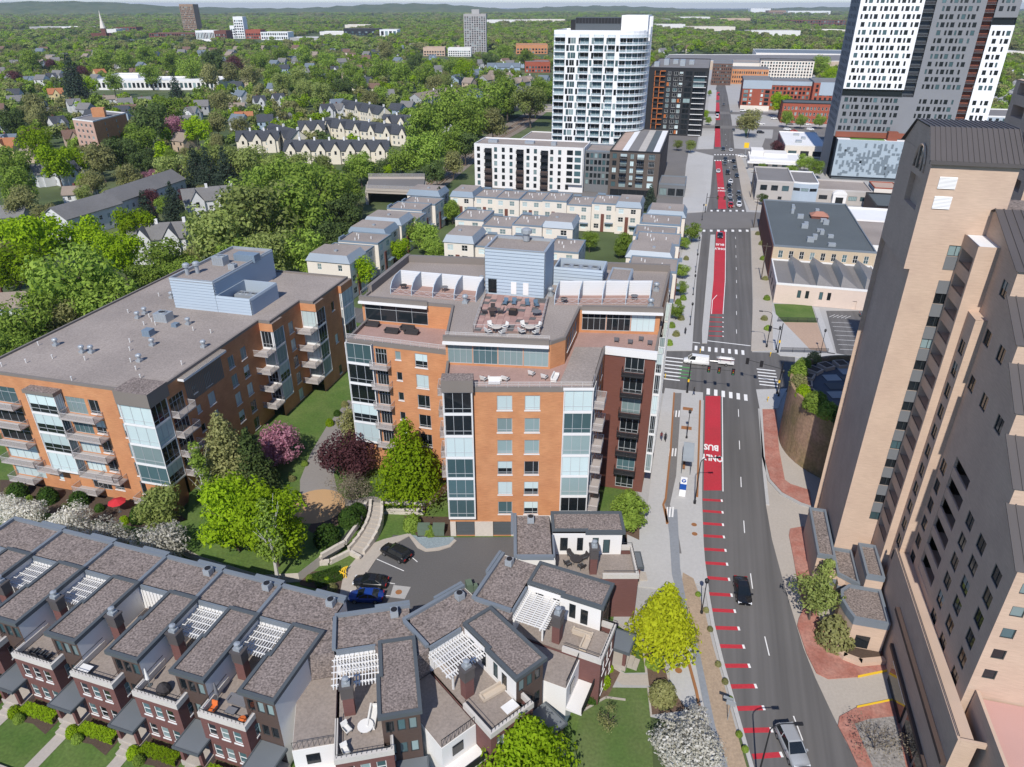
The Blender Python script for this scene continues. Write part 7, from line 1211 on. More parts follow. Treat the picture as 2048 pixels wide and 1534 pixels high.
ZONES = {'railway wood': "430,470,70,L 520,430,80,L 600,420,70,G 640,380,66,G 560,372,55,G 690,430,46,D 600,500,50,G 545,505,55,L 480,520,46,G 650,520,36,G 700,380,36,G 500,380,42,G 720,330,32,G 752,340,22,D 805,318,32,G 850,305,42,G 842,255,46,G 893,215,50,G 932,238,44,G 965,205,44,G 905,280,36,G 872,345,26,D 985,245,32,O 1015,190,38,G 1062,205,36,L 1085,178,26,G 930,290,30,D 905,325,26,O 660,470,42,D 450,540,36,G",
    'trees behind the long brick block': "150,560,78,G 75,480,55,Y 30,540,46,Y 215,605,58,G 50,640,56,G 120,640,44,O 15,695,40,G 240,505,46,Y 272,455,42,Y 330,515,46,G 300,565,42,G 385,545,34,G 170,480,45,Y 350,560,34,G 100,600,40,Y 15,470,34,Y",
    'pale hedge trees': "345,338,32,L 398,328,36,L 450,322,38,L 500,326,36,L 545,332,30,L 600,330,26,L 640,328,22,L",
    'trees round the white townhomes': "300,455,30,S 350,425,26,S 380,440,22,D 330,410,22,G 300,400,24,U 262,452,14,V 420,360,28,S 395,355,26,S 455,365,30,S 560,330,36,G 615,350,40,G 90,430,30,O 40,400,34,O  420,440,24,O 300,430,18,U 350,350,24,P 300,355,24,P",
    'trees round the pink apartment block': "70,285,34,Y 25,325,38,G 110,325,42,Y 40,372,42,G 155,322,28,Y 200,318,36,O 240,306,38,D 290,325,32,D 258,352,32,O 182,362,28,O 300,245,46,D 335,225,36,G 392,260,33,Y 430,245,28,O 280,275,36,G 355,195,18,S 442,205,26,O 25,245,30,D 70,215,30,O 75,235,22,O 350,250,22,P 330,262,16,U 480,255,26,O 435,285,22,O 150,175,24,S 60,270,20,P",
    'trees along the school field': "420,150,26,O 460,145,24,O 500,150,26,O 380,135,28,G 430,120,26,D 470,130,20,U 340,125,24,G 290,110,22,G 560,165,26,L 600,155,26,L 650,160,32,G 690,172,26,D 640,185,28,L 610,180,24,L 545,145,22,G 520,120,22,G 300,150,22,G 225,165,20,G 180,170,18,Y 100,130,12,U 165,145,14,U 30,155,14,U 200,120,24,G 245,120,22,G 60,120,22,G",
    'trees by the concrete tower': "720,165,24,G 760,135,26,G 800,145,28,G 850,150,26,G 770,100,22,O 830,125,22,D 900,130,22,G 930,140,26,Y 980,118,20,D 1010,105,22,G 1050,115,20,G 870,170,24,O 740,200,24,O 760,190,22,G 890,165,20,L 1000,150,18,G 700,140,20,G 655,120,22,G 610,110,22,G 560,105,20,G",
    'trees in the rowhouse courts': "850,475,34,G 820,460,30,G 870,500,26,G 800,500,26,Y 905,420,22,G 770,455,22,G 720,540,34,Y 690,560,22,O 930,510,24,O 1000,405,12,L 1030,425,16,L 1065,415,16,L 1145,430,20,L 960,455,18,O 1090,462,20,O 1180,480,20,G 1250,485,22,G 1240,500,14,G 630,545,26,G 1060,475,14,V 880,420,18,S 1300,405,14,S 1010,460,18,O 1130,465,18,O 650,525,30,G",
    'street trees by the avenue': "1386,462,19,G 1370,485,12,G 1366,540,15,G 1363,575,15,G 1353,620,17,G 1420,185,5,G 1417,240,7,G 1410,228,8,Y 1355,288,10,L 1382,290,12,L 1500,240,24,O 1575,235,14,G 1603,240,12,G 1640,240,12,G 1560,205,20,Y 1610,322,16,G 1632,335,16,G 1545,345,12,O 1525,335,9,G 1525,395,11,D 1580,345,15,G 1660,150,16,Y 1640,130,18,G 1555,295,14,U"}
for grp, txt in ZONES.items():
    for q in txt.split():
        u, v, r_, k = q.split(','); r_ = float(r_) * (.84 if grp in ('trees round the pink apartment block', 'trees along the school field', 'trees by the concrete tower', 'trees round the white townhomes') else 1.0); tree_at(float(u), float(v), float(r_), k, '%s %s' % (KND[k], {'railway wood': 'in the wood along the railway cutting'}.get(grp, 'among the ' + grp)), grp)
n_ind = sum(len(t.split()) for t in ZONES.values())
# random fill: nearest ones as single trees, the rest as one wood
def blocked(x, y):
    t_, s_ = ts((x, y))
    if s_ < 285 and t_ > -112 + (0 if s_ > 150 else -3): return True
    if s_ < 132 and t_ > -200 and t_ < -60: return True
    if 250 <= s_ < 580 and t_ > -128: return not (t_ > 150 and rnd.random() < .25)
    if 580 <= s_ < 1000 and t_ > -62: return not ((t_ > 105 or t_ < -45) and rnd.random() < .6) and True
    if 1000 <= s_ < 1330 and -70 < t_ < 270: return True
    if any(a < x < b and c < y < d for a, b, c, d in RECT): return True
    return any((x - a) ** 2 + (y - b) ** 2 < r * r for a, b, r in EXC[-2000:])
def visible(x, y, z, m=40):
    f = y * _c - (z - CAM_H) * _s
    if f < 5: return False
    u = 1024 + F_PX * x / f; v = 767 - F_PX * (y * _s + (z - CAM_H) * _c) / f; return -m < u < 2048 + m and -m < v < 1534 + m
pts = []; r3 = random.Random(11); y = 95.0
# far houses: pale specks of wall and roof between the crowns
hm = []
for i in range(6):
    b = MB(); b.box(-5, 5, -5, 5, 0, 5.6); b.add([(-5.4, -5.5, 5.4), (5.4, -5.5, 5.4), (5.4, 0, 9.2), (-5.4, 0, 9.2), (5.4, 5.5, 5.4), (-5.4, 5.5, 5.4)], [(0, 1, 2, 3), (3, 2, 4, 5)], 1); b.add([(-5, -5, 5.6), (-5, 5, 5.6), (-5, 0, 9.1)], [(0, 1, 2)]); b.add([(5, -5, 5.6), (5, 5, 5.6), (5, 0, 9.1)], [(0, 1, 2)]); b.box(-3.4, -2.2, -5.06, -5, 3.4, 4.8, 2); b.box(2.2, 3.4, -5.06, -5, 3.4, 4.8, 2); b.box(-.6, .6, -5.06, -5, .2, 2.4, 2)
    hm.append(b.mesh('house', [paint[('white', 'cream', 'blue', 'tan', 'white', 'grey')[i]], shingle[('grey', 'brown', 'charcoal', 'tan', 'blue', 'grey')[i]], g_dark]))
hn = ('white', 'cream', 'blue', 'tan', 'white', 'grey'); hr = ('grey', 'brown', 'charcoal', 'tan', 'slate', 'grey'); cnt = 0
for k in range(1400):
    y = r3.uniform(330, 1400); x = r3.uniform(-.8, .25) * y
    if cnt >= 165: break
    if visible(x, y, 6) and not blocked(x, y):
        i = r3.randrange(6); o = tag(obj('house', hm[i], None, (x, y, 0), r3.uniform(-.6, .6)), 'far %s house with a %s gabled roof among the trees' % (hn[i], hr[i]), 'house', 'far houses among the trees'); s_ = .82 + y / 4000; o.scale = (s_, s_, s_ * 1.12); cnt += 1; EXC += [(x, y - 4, 9), (x * .965, y * .965 - 4, 7)]
def scatter(y0, y1, sp, sc):
    y = y0
    while y < y1:
        x = -y * .93 - 30
        while x < y * .93 + 30:
            px, py = x + r3.uniform(-.48, .48) * sp, y + r3.uniform(-.48, .48) * sp
            if r3.random() < .93 and visible(px, py, 5) and not blocked(px, py): pts.append((px, py, sc * r3.uniform(.7, 1.25)))
            x += sp
        y += sp
RECT.append((g(120, 330)[0], g(285, 330)[0], 262, 335)); scatter(95, 420, 12.4, .78); near_pts = sorted(pts, key=lambda p: p[0] ** 2 + p[1] ** 2); pts = []
EXC_N = EXC; EXC = EXC + [(*g(470, 172), 40)]
RECT += [(-260, -150, 420, 470), (*sorted((g(395, 175)[0], g(545, 175)[0])), g(470, 186)[1], g(470, 163)[1]), (g(120, 330)[0], g(290, 330)[0], 255, 330)]; scatter(420, 1300, 12.4, .88); EXC = []; scatter(1300, 3000, 24, 1.75); scatter(3000, 5200, 46, 3.3); scatter(5200, 11000, 95, 6.0)
EXC = EXC_N; NI = max(0, 296 - n_ind); WCOL = [('G', 34), ('O', 26), ('Y', 14), ('L', 10), ('D', 12), ('U', 2), ('P', 2)]
for (x, y, sc) in near_pts[:NI]:
    k = pick(WCOL); place_tree(('m', k, rnd.randrange(2)), (x, y), sc * rnd.uniform(.7, 1.0), KND[k] + ' filling in between the houses of the neighbourhood', 'trees between the houses')
rest = near_pts[NI:] + pts
farc = bpy.data.collections.new('wood_sources')
for i, (c, w_) in enumerate((('G', 3), ('G', 3), ('O', 2), ('O', 2), ('Y', 1), ('L', 1), ('D', 2), ('G', 1))):
    rs = np.random.RandomState(200 + i); P, N = crown_pts(rs, 5.2, 8.6, 1.6, 520, 'round', 14); me = leaf_cloud(rs, P, N, .85, LM[c], 'wood_crown'); o = bpy.data.objects.new('wood_crown', me); farc.objects.link(o)
V = np.array([(x, y, -.1) for x, y, s_ in rest]); me = bpy.data.meshes.new('wood'); me.from_pydata([tuple(p) for p in V], [], []); at = me.attributes.new('sc', 'FLOAT', 'POINT'); at.data.foreach_set('value', np.array([s_ for _, _, s_ in rest], np.float32))
wood = tag(obj('wood', me), 'far-off woodland of green and olive tree crowns spreading to the horizon', 'woodland', kind='stuff')
ng = bpy.data.node_groups.new('scatter_wood', 'GeometryNodeTree'); ng.interface.new_socket('Geometry', in_out='INPUT', socket_type='NodeSocketGeometry'); ng.interface.new_socket('Geometry', in_out='OUTPUT', socket_type='NodeSocketGeometry')
N_ = ng.nodes; gi, go = N_.new('NodeGroupInput'), N_.new('NodeGroupOutput'); ip = N_.new('GeometryNodeInstanceOnPoints'); ci_ = N_.new('GeometryNodeCollectionInfo'); ci_.inputs['Collection'].default_value = farc; ci_.inputs['Separate Children'].default_value = True; ci_.inputs['Reset Children'].default_value = True; m2p = N_.new('GeometryNodeMeshToPoints')
na = N_.new('GeometryNodeInputNamedAttribute'); na.data_type = 'FLOAT'; na.inputs['Name'].default_value = 'sc'; rv = N_.new('FunctionNodeRandomValue'); rv.data_type = 'FLOAT'; rv.inputs['Max'].default_value = 6.283; cx_ = N_.new('ShaderNodeCombineXYZ'); sx_ = N_.new('ShaderNodeCombineXYZ')
lk = ng.links.new; lk(gi.outputs[0], m2p.inputs[0]); lk(m2p.outputs[0], ip.inputs['Points']); lk(ci_.outputs[0], ip.inputs['Instance']); ip.inputs['Pick Instance'].default_value = True; ri = N_.new('FunctionNodeRandomValue'); ri.data_type = 'INT'; ri.inputs['Max'].default_value = 7; ri.inputs['Seed'].default_value = 5
ri_max = [s_ for s_ in ri.inputs if s_.type == 'INT' and s_.name == 'Max']; ri_max and setattr(ri_max[0], 'default_value', 7); lk([o for o in ri.outputs if o.type == 'INT'][0], ip.inputs['Instance Index']); rm = [s_ for s_ in rv.inputs if s_.type == 'VALUE' and s_.name == 'Max']; rm and setattr(rm[0], 'default_value', 6.283); lk([o for o in rv.outputs if o.type == 'VALUE'][0], cx_.inputs[2]); lk(cx_.outputs[0], ip.inputs['Rotation'])
lk([o for o in na.outputs if o.enabled][0], sx_.inputs[0]); lk([o for o in na.outputs if o.enabled][0], sx_.inputs[1]); mz_ = N_.new('ShaderNodeMath'); mz_.operation = 'POWER'; mz_.inputs[1].default_value = .55; lk([o for o in na.outputs if o.enabled][0], mz_.inputs[0]); lk(mz_.outputs[0], sx_.inputs[2]); lk(sx_.outputs[0], ip.inputs['Scale']); lk(ip.outputs[0], go.inputs[0])
wood.modifiers.new('scatter', 'NODES').node_group = ng
# ------------------------------------------------------------------ courtyard and gardens
CZ = 1.6
def slab2(name, poly, z0, z1, side, top):
    b = MB(); b.prism(ccw(poly), z0, z1, 0, 1, bottom=False); return tag(obj(name, b.mesh(name, [side, top])), kind='structure')
slab2('courtyard', PX([(300, 1062), (400, 1112), (520, 1150), (596, 1146), (640, 1112), (680, 1082), (712, 1040), (728, 1004), (768, 998), (852, 1000), (900, 960), (880, 900), (730, 720), (700, 640), (600, 640), (380, 960), (375, 1040)], CZ), -.05, CZ, stone_w, grass)
sheet('garden_path', PX([(696, 800), (718, 806), (700, 850), (672, 900), (668, 950), (676, 990), (700, 1000), (745, 992), (772, 1000), (762, 1012), (725, 1012), (680, 1012), (640, 990), (600, 988), (600, 960), (622, 905), (655, 850)], CZ), CZ + .02, mat("grey_path", (.245, .225, .205), .9, .08, .3, .08, 3.0))
cpx = g(634, 1012, CZ); sheet('round_plaza', [(cpx[0] + 4.3 * math.cos(a * .2618), cpx[1] + 4.3 * math.sin(a * .2618)) for a in range(24)], CZ + .035, mat("tan_paving", (.47, .295, .150), .9, .08, .5))
# stairs down to the car court, step by step
stw = thing('garden_stairs', 'wide pale stone garden stairs curving down to the car court', 'stairs', (*g(722, 1060), 0))
sa0, sb0 = g(742, 1004, CZ), g(764, 1006, CZ); sa1, sb1 = g(698, 1100, .1), g(728, 1108, .1); nst = 11; off = stw.location
for k in range(nst):
    f0, f1 = k / nst, (k + 1) / nst; bend = lambda f: math.sin(f * math.pi) * .9
    L_ = lambda a, b, f: (a[0] + (b[0] - a[0]) * f + bend(f), a[1] + (b[1] - a[1]) * f)
    P = [L_(sa0, sa1, f0), L_(sb0, sb1, f0), L_(sb0, sb1, f1), L_(sa0, sa1, f1)]; z = CZ * (1 - (k + .6) / nst) + .12; q = MB(); q.prism(ccw(P), -.05, z); obj('step', q.mesh('step', conc_w), stw, (-off[0], -off[1], 0))
for A_, B2, nm in ((sa0, sa1, 'l'), (sb0, sb1, 'r')):
    q = MB()
    for k in range(8):
        f0, f1 = k / 8, (k + 1) / 8; p0 = (A_[0] + (B2[0] - A_[0]) * f0 + math.sin(f0 * math.pi) * .9, A_[1] + (B2[1] - A_[1]) * f0); p1 = (A_[0] + (B2[0] - A_[0]) * f1 + math.sin(f1 * math.pi) * .9, A_[1] + (B2[1] - A_[1]) * f1); z = CZ * (1 - f0) + .55; q.rbox(((p0[0] + p1[0]) / 2, (p0[1] + p1[1]) / 2), math.atan2(p1[1] - p0[1], p1[0] - p0[0]), math.hypot(p1[0] - p0[0], p1[1] - p0[1]) + .1, .4, -.05, z)
    obj('side_wall', q.mesh('side_wall', stone_w), stw, (-off[0], -off[1], 0))
for i, (pl, z0, z1) in enumerate((([(640, 1114), (690, 1086), (718, 1046), (732, 1008)], CZ - .3, CZ + .5), ([(606, 1132), (660, 1128), (700, 1108), (722, 1120)], -.05, .8), ([(768, 1003), (852, 1006)], CZ - .4, CZ + .35), ([(764, 1026), (850, 1028)], -.05, 1.0))):
    P = PX(pl, CZ if z0 > 0 else 0); w_ = thing('retaining_wall', ('curved pale stone retaining wall beside the round shrubs', 'low stone wall at the foot of the garden stairs', 'upper stone terrace wall below the tall bright tree', 'lower stone terrace wall beside the green transformer boxes')[i], 'wall', (*P[0], 0))
    for j, (a, b2) in enumerate(zip(P, P[1:])):
        L = math.hypot(b2[0] - a[0], b2[1] - a[1]); n_ = max(2, int(L / .9)); an = math.atan2(b2[1] - a[1], b2[0] - a[0]); rws = max(1, int((z1 - z0) / .3))
        for k in range(n_):
            for r_ in range(rws):
                f = (k + .5 + (.25 if r_ % 2 else 0)) / (n_ + .3); zz0 = z0 + (z1 - z0) * r_ / rws; hh = (z1 - z0) / rws - .02; bl = cached(('stone', round(L / n_, 1), round(hh, 2)), lambda: (lambda q: (q.box(-L / n_ / 2 + .015, L / n_ / 2 - .015, -.22, .22, 0, hh), q.mesh('stone', stone_w))[1])(MB()))
                obj('stone', bl, w_, (a[0] + (b2[0] - a[0]) * f - P[0][0], a[1] + (b2[1] - a[1]) * f - P[0][1] + rnd.uniform(-.03, .03), zz0), an)
beds = [([(230, 960), (330, 1000), (372, 1040), (300, 1058), (120, 1030), (0, 1010), (0, 960)], 0), ([(768, 985), (850, 988), (852, 1000), (768, 998)], CZ), ([(766, 1010), (850, 1012), (850, 1024), (766, 1022)], .6), ([(808, 1032), (900, 1034), (905, 1072), (835, 1074)], 0), ([(1258, 1050), (1288, 1052), (1282, 1080), (1246, 1076)], 0), ([(1180, 1370), (1215, 1330), (1240, 1345), (1215, 1395), (1160, 1420)], 0), ([(1290, 1300), (1322, 1300), (1338, 1370), (1298, 1372)], 0), ([(1298, 1378), (1345, 1380), (1380, 1420), (1302, 1430)], 0), ([(600, 1146), (660, 1140), (690, 1150), (680, 1190), (600, 1170)], 0), ([(640, 1018), (700, 1012), (690, 1040), (640, 1075), (615, 1060)], CZ)]
for pl, z in beds: sheet('flower_bed', PX(pl, z), z + .03, soil if z != 0 or pl[0][0] < 1100 else mat("brown_mulch", (.13, .085, .06), .95, .2, .8, .3, 4.))
sheet('front_walk', PX([(1228, 1335), (1250, 1348), (1340, 1350), (1342, 1372), (1245, 1370), (1222, 1352)]), .02, conc_w); sheet('lawn', PX([(1235, 1250), (1290, 1290), (1292, 1345), (1250, 1346), (1225, 1330), (1225, 1290)]), .005, grass)
sheet('lawn', PX([(1160, 1425), (1225, 1375), (1296, 1376), (1300, 1420), (1310, 1600), (1130, 1600)]), .006, mat("lawn_bright", (.085, .140, .034), .95, .18, .3, .3, 3., col2=(.115, .150, .05)))
for pl in ([(1240, 1250), (1285, 1285), (1292, 1345)], [(1250, 1400), (1212, 1395), (1160, 1425)], [(1296, 1376), (1302, 1430)]):
    P = PX(pl); b = MB()
    for a, b2 in zip(P, P[1:]): b.rbox(((a[0] + b2[0]) / 2, (a[1] + b2[1]) / 2), math.atan2(b2[1] - a[1], b2[0] - a[0]), math.hypot(b2[0] - a[0], b2[1] - a[1]) + .1, .22, 0, .12)
    tag(obj('garden_kerb', b.mesh('garden_kerb', conc_w)), kind='structure')
# near trees, each its own
def near_tree(key, col, shape, R, Ht, n, leaf, u, v, label, z=0.0, lobes=30, z0f=.15, bm=bark, bare=0, name='tree', cat='tree'):
    proto_tree(key, col, shape, R, Ht, n, leaf, hash(key) % 1000 if isinstance(key, int) else sum(map(ord, key)), lobes, z0f, bm, bare); p = g(u, v, z); return place_tree(key, p, 1, label, None, z=z, name=name, cat=cat)
near_tree('road_yellow', 'V', 'cone', 4.1, 11.2, 7500, .24, 1322, 1300, 'tall bright yellow-green tree between the end townhouse and the cycle path', lobes=60, z0f=.06)
near_tree('front_yellow', 'Y', 'cone', 4.7, 9.5, 8000, .24, 1056, 1562, 'broad bright yellow-green tree before the fanned townhouses', lobes=60, z0f=.05)
near_tree('white_crab', 'W', 'round', 3.9, 6.2, 7000, .17, 1362, 1520, 'white blossoming tree beside the cycle path and lawn', lobes=34, z0f=.12)
near_tree('mid_bright', 'Y', 'cone', 5.0, 14.6, 8500, .27, 822, 992, 'tall vivid green pyramidal tree before the middle brick block', CZ, 70, .05)
near_tree('court_a', 'Y', 'round', 5.2, 13.0, 7500, .28, 480, 1100, 'bright green round maple in the courtyard beside the birches', CZ, 40, .1); near_tree('court_b', 'Y', 'round', 5.0, 13.5, 7500, .28, 556, 1132, 'bright green maple at the courtyard corner above the stairs', CZ, 40, .1)
near_tree('court_spruce', 'O', 'cone', 4.4, 15.5, 8500, .26, 468, 985, 'tall olive conifer at the corner of the long brick block', CZ, 80, .04, name='spruce_tree'); near_tree('court_spruce2', 'D', 'cone', 3.4, 12.5, 6000, .26, 515, 985, 'dark conifer behind the courtyard maples', CZ, 60, .04, name='spruce_tree')
near_tree('birch', 'G', 'col', 2.0, 12.0, 1700, .22, 418, 1018, 'slender white-trunked birch beside the long brick block', CZ, 16, .2, birch_b, 2, 'birch_tree'); near_tree('birch2', 'G', 'col', 2.2, 13.5, 1700, .22, 556, 1160, 'slender white-trunked birch before the bright maples', CZ, 16, .25, birch_b, 2, 'birch_tree')
near_tree('pink', 'P', 'round', 4.5, 7.2, 6500, .22, 563, 925, 'pink blossoming tree beside the garden path', CZ, 34, .12); near_tree('plum', 'U', 'round', 4.9, 7.4, 6500, .23, 702, 950, 'dark purple-leaved tree across the garden path from the pink one', CZ, 34, .12)
near_tree('twig', 'B', 'round', 3.6, 5.6, 2600, .12, 704, 1006, 'bare tan twiggy tree beside the garden path', CZ, 26, .1, bark, 3); near_tree('path_olive', 'O', 'round', 3.4, 6.4, 3000, .22, 716, 872, 'olive budding tree against the middle brick block', CZ, 24, .12)
near_tree('lb_light', 'L', 'round', 3.6, 7.5, 5000, .24, 334, 1058, 'pale green tree before the corner bay of the long brick block', 0, 30, .1); near_tree('street_round', 'G', 'round', 3.0, 5.6, 5000, .22, 1257, 1052, 'small round green tree at the street corner of the middle block', 0, 28, .1)
near_tree('right_light', 'L', 'round', 3.0, 7.2, 1900, .22, 1618, 1240, 'thin pale green tree on the brick paving before the tan tower', 0, 26, .22, bark, 2); near_tree('right_thin', 'L', 'col', 1.6, 6.0, 800, .2, 1642, 1190, 'spindly pale green sapling beside the tan tower entrance', 0, 10, .2, bark, 1); near_tree('lawn_sapling', 'O', 'round', 1.6, 3.2, 500, .1, 1216, 1456, 'small bare sapling in the middle of the front lawn', 0, 14, .2, bark, 2)
near_tree('right_bare', 'B', 'round', 3.0, 4.4, 700, .1, 1745, 1500, 'bare branching shrub in the rock bed beside the tan podium', 0, 20, .05, bark, 4); near_tree('right_bare2', 'B', 'round', 2.2, 3.4, 500, .1, 1830, 1520, 'second bare shrub in the rock bed against the podium wall', 0, 16, .05, bark, 4)
for i, (u, v, s_) in enumerate(((60, 1062, 1.0), (150, 1085, 1.1), (228, 1105, 1.0), (330, 1128, 1.25), (20, 1040, .8))):
    if i == 0: proto_tree('crab', 'W', 'round', 3.6, 5.4, 5200, .17, 77, 30, .12)
    place_tree('crab', g(u, v), s_, 'white blossoming crab apple in the row behind the townhouses', 'white crab apples behind the townhouses')
# shrubs and hedges
def leaf_ball(key, col, R, n, leaf, flat=.9):
    rs = np.random.RandomState(len(key) * 7 + int(R * 100)); d = rs.normal(0, 1, (n, 3)); d /= np.linalg.norm(d, axis=1)[:, None]; d[:, 2] = np.abs(d[:, 2] + .15); P = d * R * rs.uniform(.86, 1.04, (n, 1)) * np.array([1, 1, flat * 1.5]); return leaf_cloud(rs, P, d, leaf, LM[col], 'shrub')
SB = {k: leaf_ball(k, *a) for k, a in dict(ball=('H', 1.0, 1500, .13), bright=('Y', 1.0, 1500, .12), green=('G', 1.0, 1400, .13), olive=('O', 1.0, 1100, .12)).items()}
def shrub(kind, u, v, R, label, group=None, z=0.0, p=None):
    p = p or g(u, v, z); o = tag(obj('shrub', SB[kind], None, (*p, z), rnd.uniform(0, 6)), label, 'shrub', group); o.scale = (R, R, R * rnd.uniform(.9, 1.1)); return o
for i, (u, v) in enumerate(((38, 992), (98, 1002), (160, 1008), (283, 1038))): shrub('ball', u, v, 1.55, 'clipped dark green ball shrub before the long brick block patios', 'ball shrubs before the patios')
for u, v, R, k, z, lb in ((655, 1082, 1.9, 'ball', CZ, 'largest round dark shrub above the curved stone wall'), (700, 1045, 1.7, 'ball', CZ, 'round dark shrub between the large one and the stairs'), (716, 1028, 1.3, 'ball', CZ, 'smaller round shrub at the top of the stone wall'), (1668, 1282, 2.3, 'olive', .13, 'big round olive bush beside the entrance lobby'), (825, 1055, 1.4, 'green', 0, 'green shrub left of the transformer boxes'), (860, 1068, .9, 'green', 0, 'low green shrub before the transformer boxes'), (1202, 1366, 1.1, 'bright', 0, 'bright ball shrub at the corner of the end townhouse bed'), (1325, 1398, 1.6, 'olive', 0, 'olive spreading bush beside the front walk'), (1310, 1330, 1.0, 'green', 0, 'green bush at the foot of the yellow roadside tree'), (290, 1010, 1.0, 'green', 0, 'green bush beside the red parasol')): shrub(k, u, v, R, lb, None, z)
for i, (t_, s_, R) in enumerate(((21.5, 123.5, 1.6), (21.2, 119.5, 1.5), (21.6, 115.8, 1.3), (23.2, 112.0, 2.0), (24.8, 109.8, 1.7), (26.8, 108.4, 1.6), (29.5, 107.2, 1.6), (22.8, 127.4, 1.4), (25.0, 130.8, 1.3))): shrub(('green', 'olive', 'bright', 'green', 'green', 'ball', 'ball', 'green', 'olive')[i], 0, 0, R, 'leafy bush on the rim of the round roof garden', 'bushes on the roof garden rim', 11.0, xy(t_, s_))
for i in range(26):
    u, v = ((60, 1000), (130, 1015), (200, 1020), (250, 1045), (190, 985), (20, 985), (100, 1045), (170, 1050), (740, 860), (690, 812), (675, 830), (660, 850), (610, 930), (585, 960), (560, 985), (655, 1165), (620, 1160), (665, 1180), (810, 992), (790, 990), (840, 1016), (790, 1016), (1185, 1400), (1218, 1340), (1300, 1330), (320, 1075))[i]; z = CZ if (560 < u < 760 and v < 1000) or (i in (18, 19)) else 0; shrub(('green', 'olive', 'ball', 'bright')[i % 4], u, v, rnd.uniform(.5, .95), 'small garden shrub in the flower beds round the brick blocks', 'small garden shrubs', z)
for i in range(22):
    u, v = ((1343, 655), (1352, 672), (1338, 690), (1362, 640), (1356, 608), (1372, 520), (1366, 600), (1530, 560), (1533, 600), (1528, 640), (1525, 520), (1522, 490), (1535, 660), (1515, 470), (1460, 1400), (1436, 1330), (1478, 1470), (1420, 1260), (1396, 1190), (1450, 1365), (1490, 1500), (1412, 1222))[i]; shrub(('green', 'olive')[i % 2], u, v, .9 if i < 14 else .38, 'low green planting along the avenue kerb', 'kerbside planting', KZ if i > 13 else 0)
def hedge(p, a, L, D, h, label, group, col='H'):
    def mk():
        rs = np.random.RandomState(int(L * 10)); n = int(700 * L * (D + h) / 2); f = rs.randint(0, 4, n); x = rs.uniform(-L / 2, L / 2, n); y = rs.uniform(-D / 2, D / 2, n); z = rs.uniform(.02, h, n); y = np.where(f == 0, -D / 2, np.where(f == 1, D / 2, y)); z = np.where(f >= 2, h, z); x = np.where((f == 3) & (rs.uniform(0, 1, n) < .12), np.sign(x) * L / 2, x); N = np.stack([x * 0, np.where(f == 0, -1, np.where(f == 1, 1, 0)), (f >= 2) * 1.], 1); return leaf_cloud(rs, np.stack([x, y, z], 1) + rs.normal(0, .05, (n, 3)), N, .09, LM[col], 'hedge')
    return tag(obj('hedge', cached(('hedge', round(L, 1), round(D, 1), col), mk), None, (*p, 0), a), label, 'hedge', group)
for i in range(5):
    A_ = th[i]; a = A_.rotation_euler[2]
    def loc(x, y): return (A_.location[0] + math.cos(a) * x - math.sin(a) * y, A_.location[1] + math.sin(a) * x + math.cos(a) * y)
    hedge(loc(3.0, -1.5), a, 4.4, 1.0, .9, 'clipped bright hedge below the front windows of a plum brick townhouse', 'townhouse front hedges', 'Y')
    shrub('bright', 0, 0, .75, 'bright ball shrub at the end of a townhouse hedge', 'townhouse ball shrubs', 0, loc(.1, -2.2)); shrub('green', 0, 0, .6, 'small green shrub before a townhouse hedge', 'townhouse small shrubs', 0, loc(1.2, -2.7))
    sheet('front_walk', [loc(6.5, -2.8), loc(7.9, -2.8), loc(7.9, -11), loc(6.5, -11)], .01, conc_w); sheet('flower_bed', [loc(-.4, -.05), loc(5.4, -.05), loc(5.4, -3.2), loc(3.0, -2.6), loc(-.4, -3.0)], .005, soil)
    b = MB(); b.box(-.3, 6.3, -.14, .14, 0, .35); o = obj('garden_kerb', b.mesh('garden_kerb', conc_w), None, (*loc(0, -7.6), 0), a); o["kind"] = 'structure'
sheet('street', [(-90, 52), (-40, 37), (-20, 30), (-20, 25), (-90, 46)], .008, asphalt_l)
hedge(g(655, 1158), .5, 3.6, 2.4, .7, 'low clipped hedge block beside the car court steps', 'car court hedges'); hedge(g(790, 1018, .6), .02, 5.0, .8, 1.0, 'clipped hedge between the two stone terrace walls', 'car court hedges')
for i, (u, v) in enumerate(((848, 1066), (878, 1066))):
    b = MB(); b.box(-.85, .85, -.7, .7, 0, 1.25); b.box(-.9, .9, -.75, .75, 1.25, 1.4); b.box(-.8, -.02, -.72, -.7, .15, 1.1); b.box(.02, .8, -.72, -.7, .15, 1.1); tag(obj('transformer_box', b.mesh('transformer_box', mat("utility_green", (.115, .16, .115), .7)), None, (*g(u, v), 0)), ('green utility transformer box beside the clipped shrub', 'green utility transformer box beside the garage wall')[i], 'transformer')
p = g(560 + 1020 / 2.695, 1020 + 430 / 2.695); b = MB(); b.box(-.4, .4, -.6, .6, 0, 1.4); b.box(.45, 1.1, -.5, .1, 0, .9); tag(obj('transformer_box', b.mesh('transformer_box', mat("utility_green", (.115, .16, .115))), None, (*p, 0), .3), 'green utility cabinets on the concrete corner of the car court', 'transformer')
parasol(g(240, 1024), 0.0, False, 'red', 'open red parasol on a patio of the long brick block')
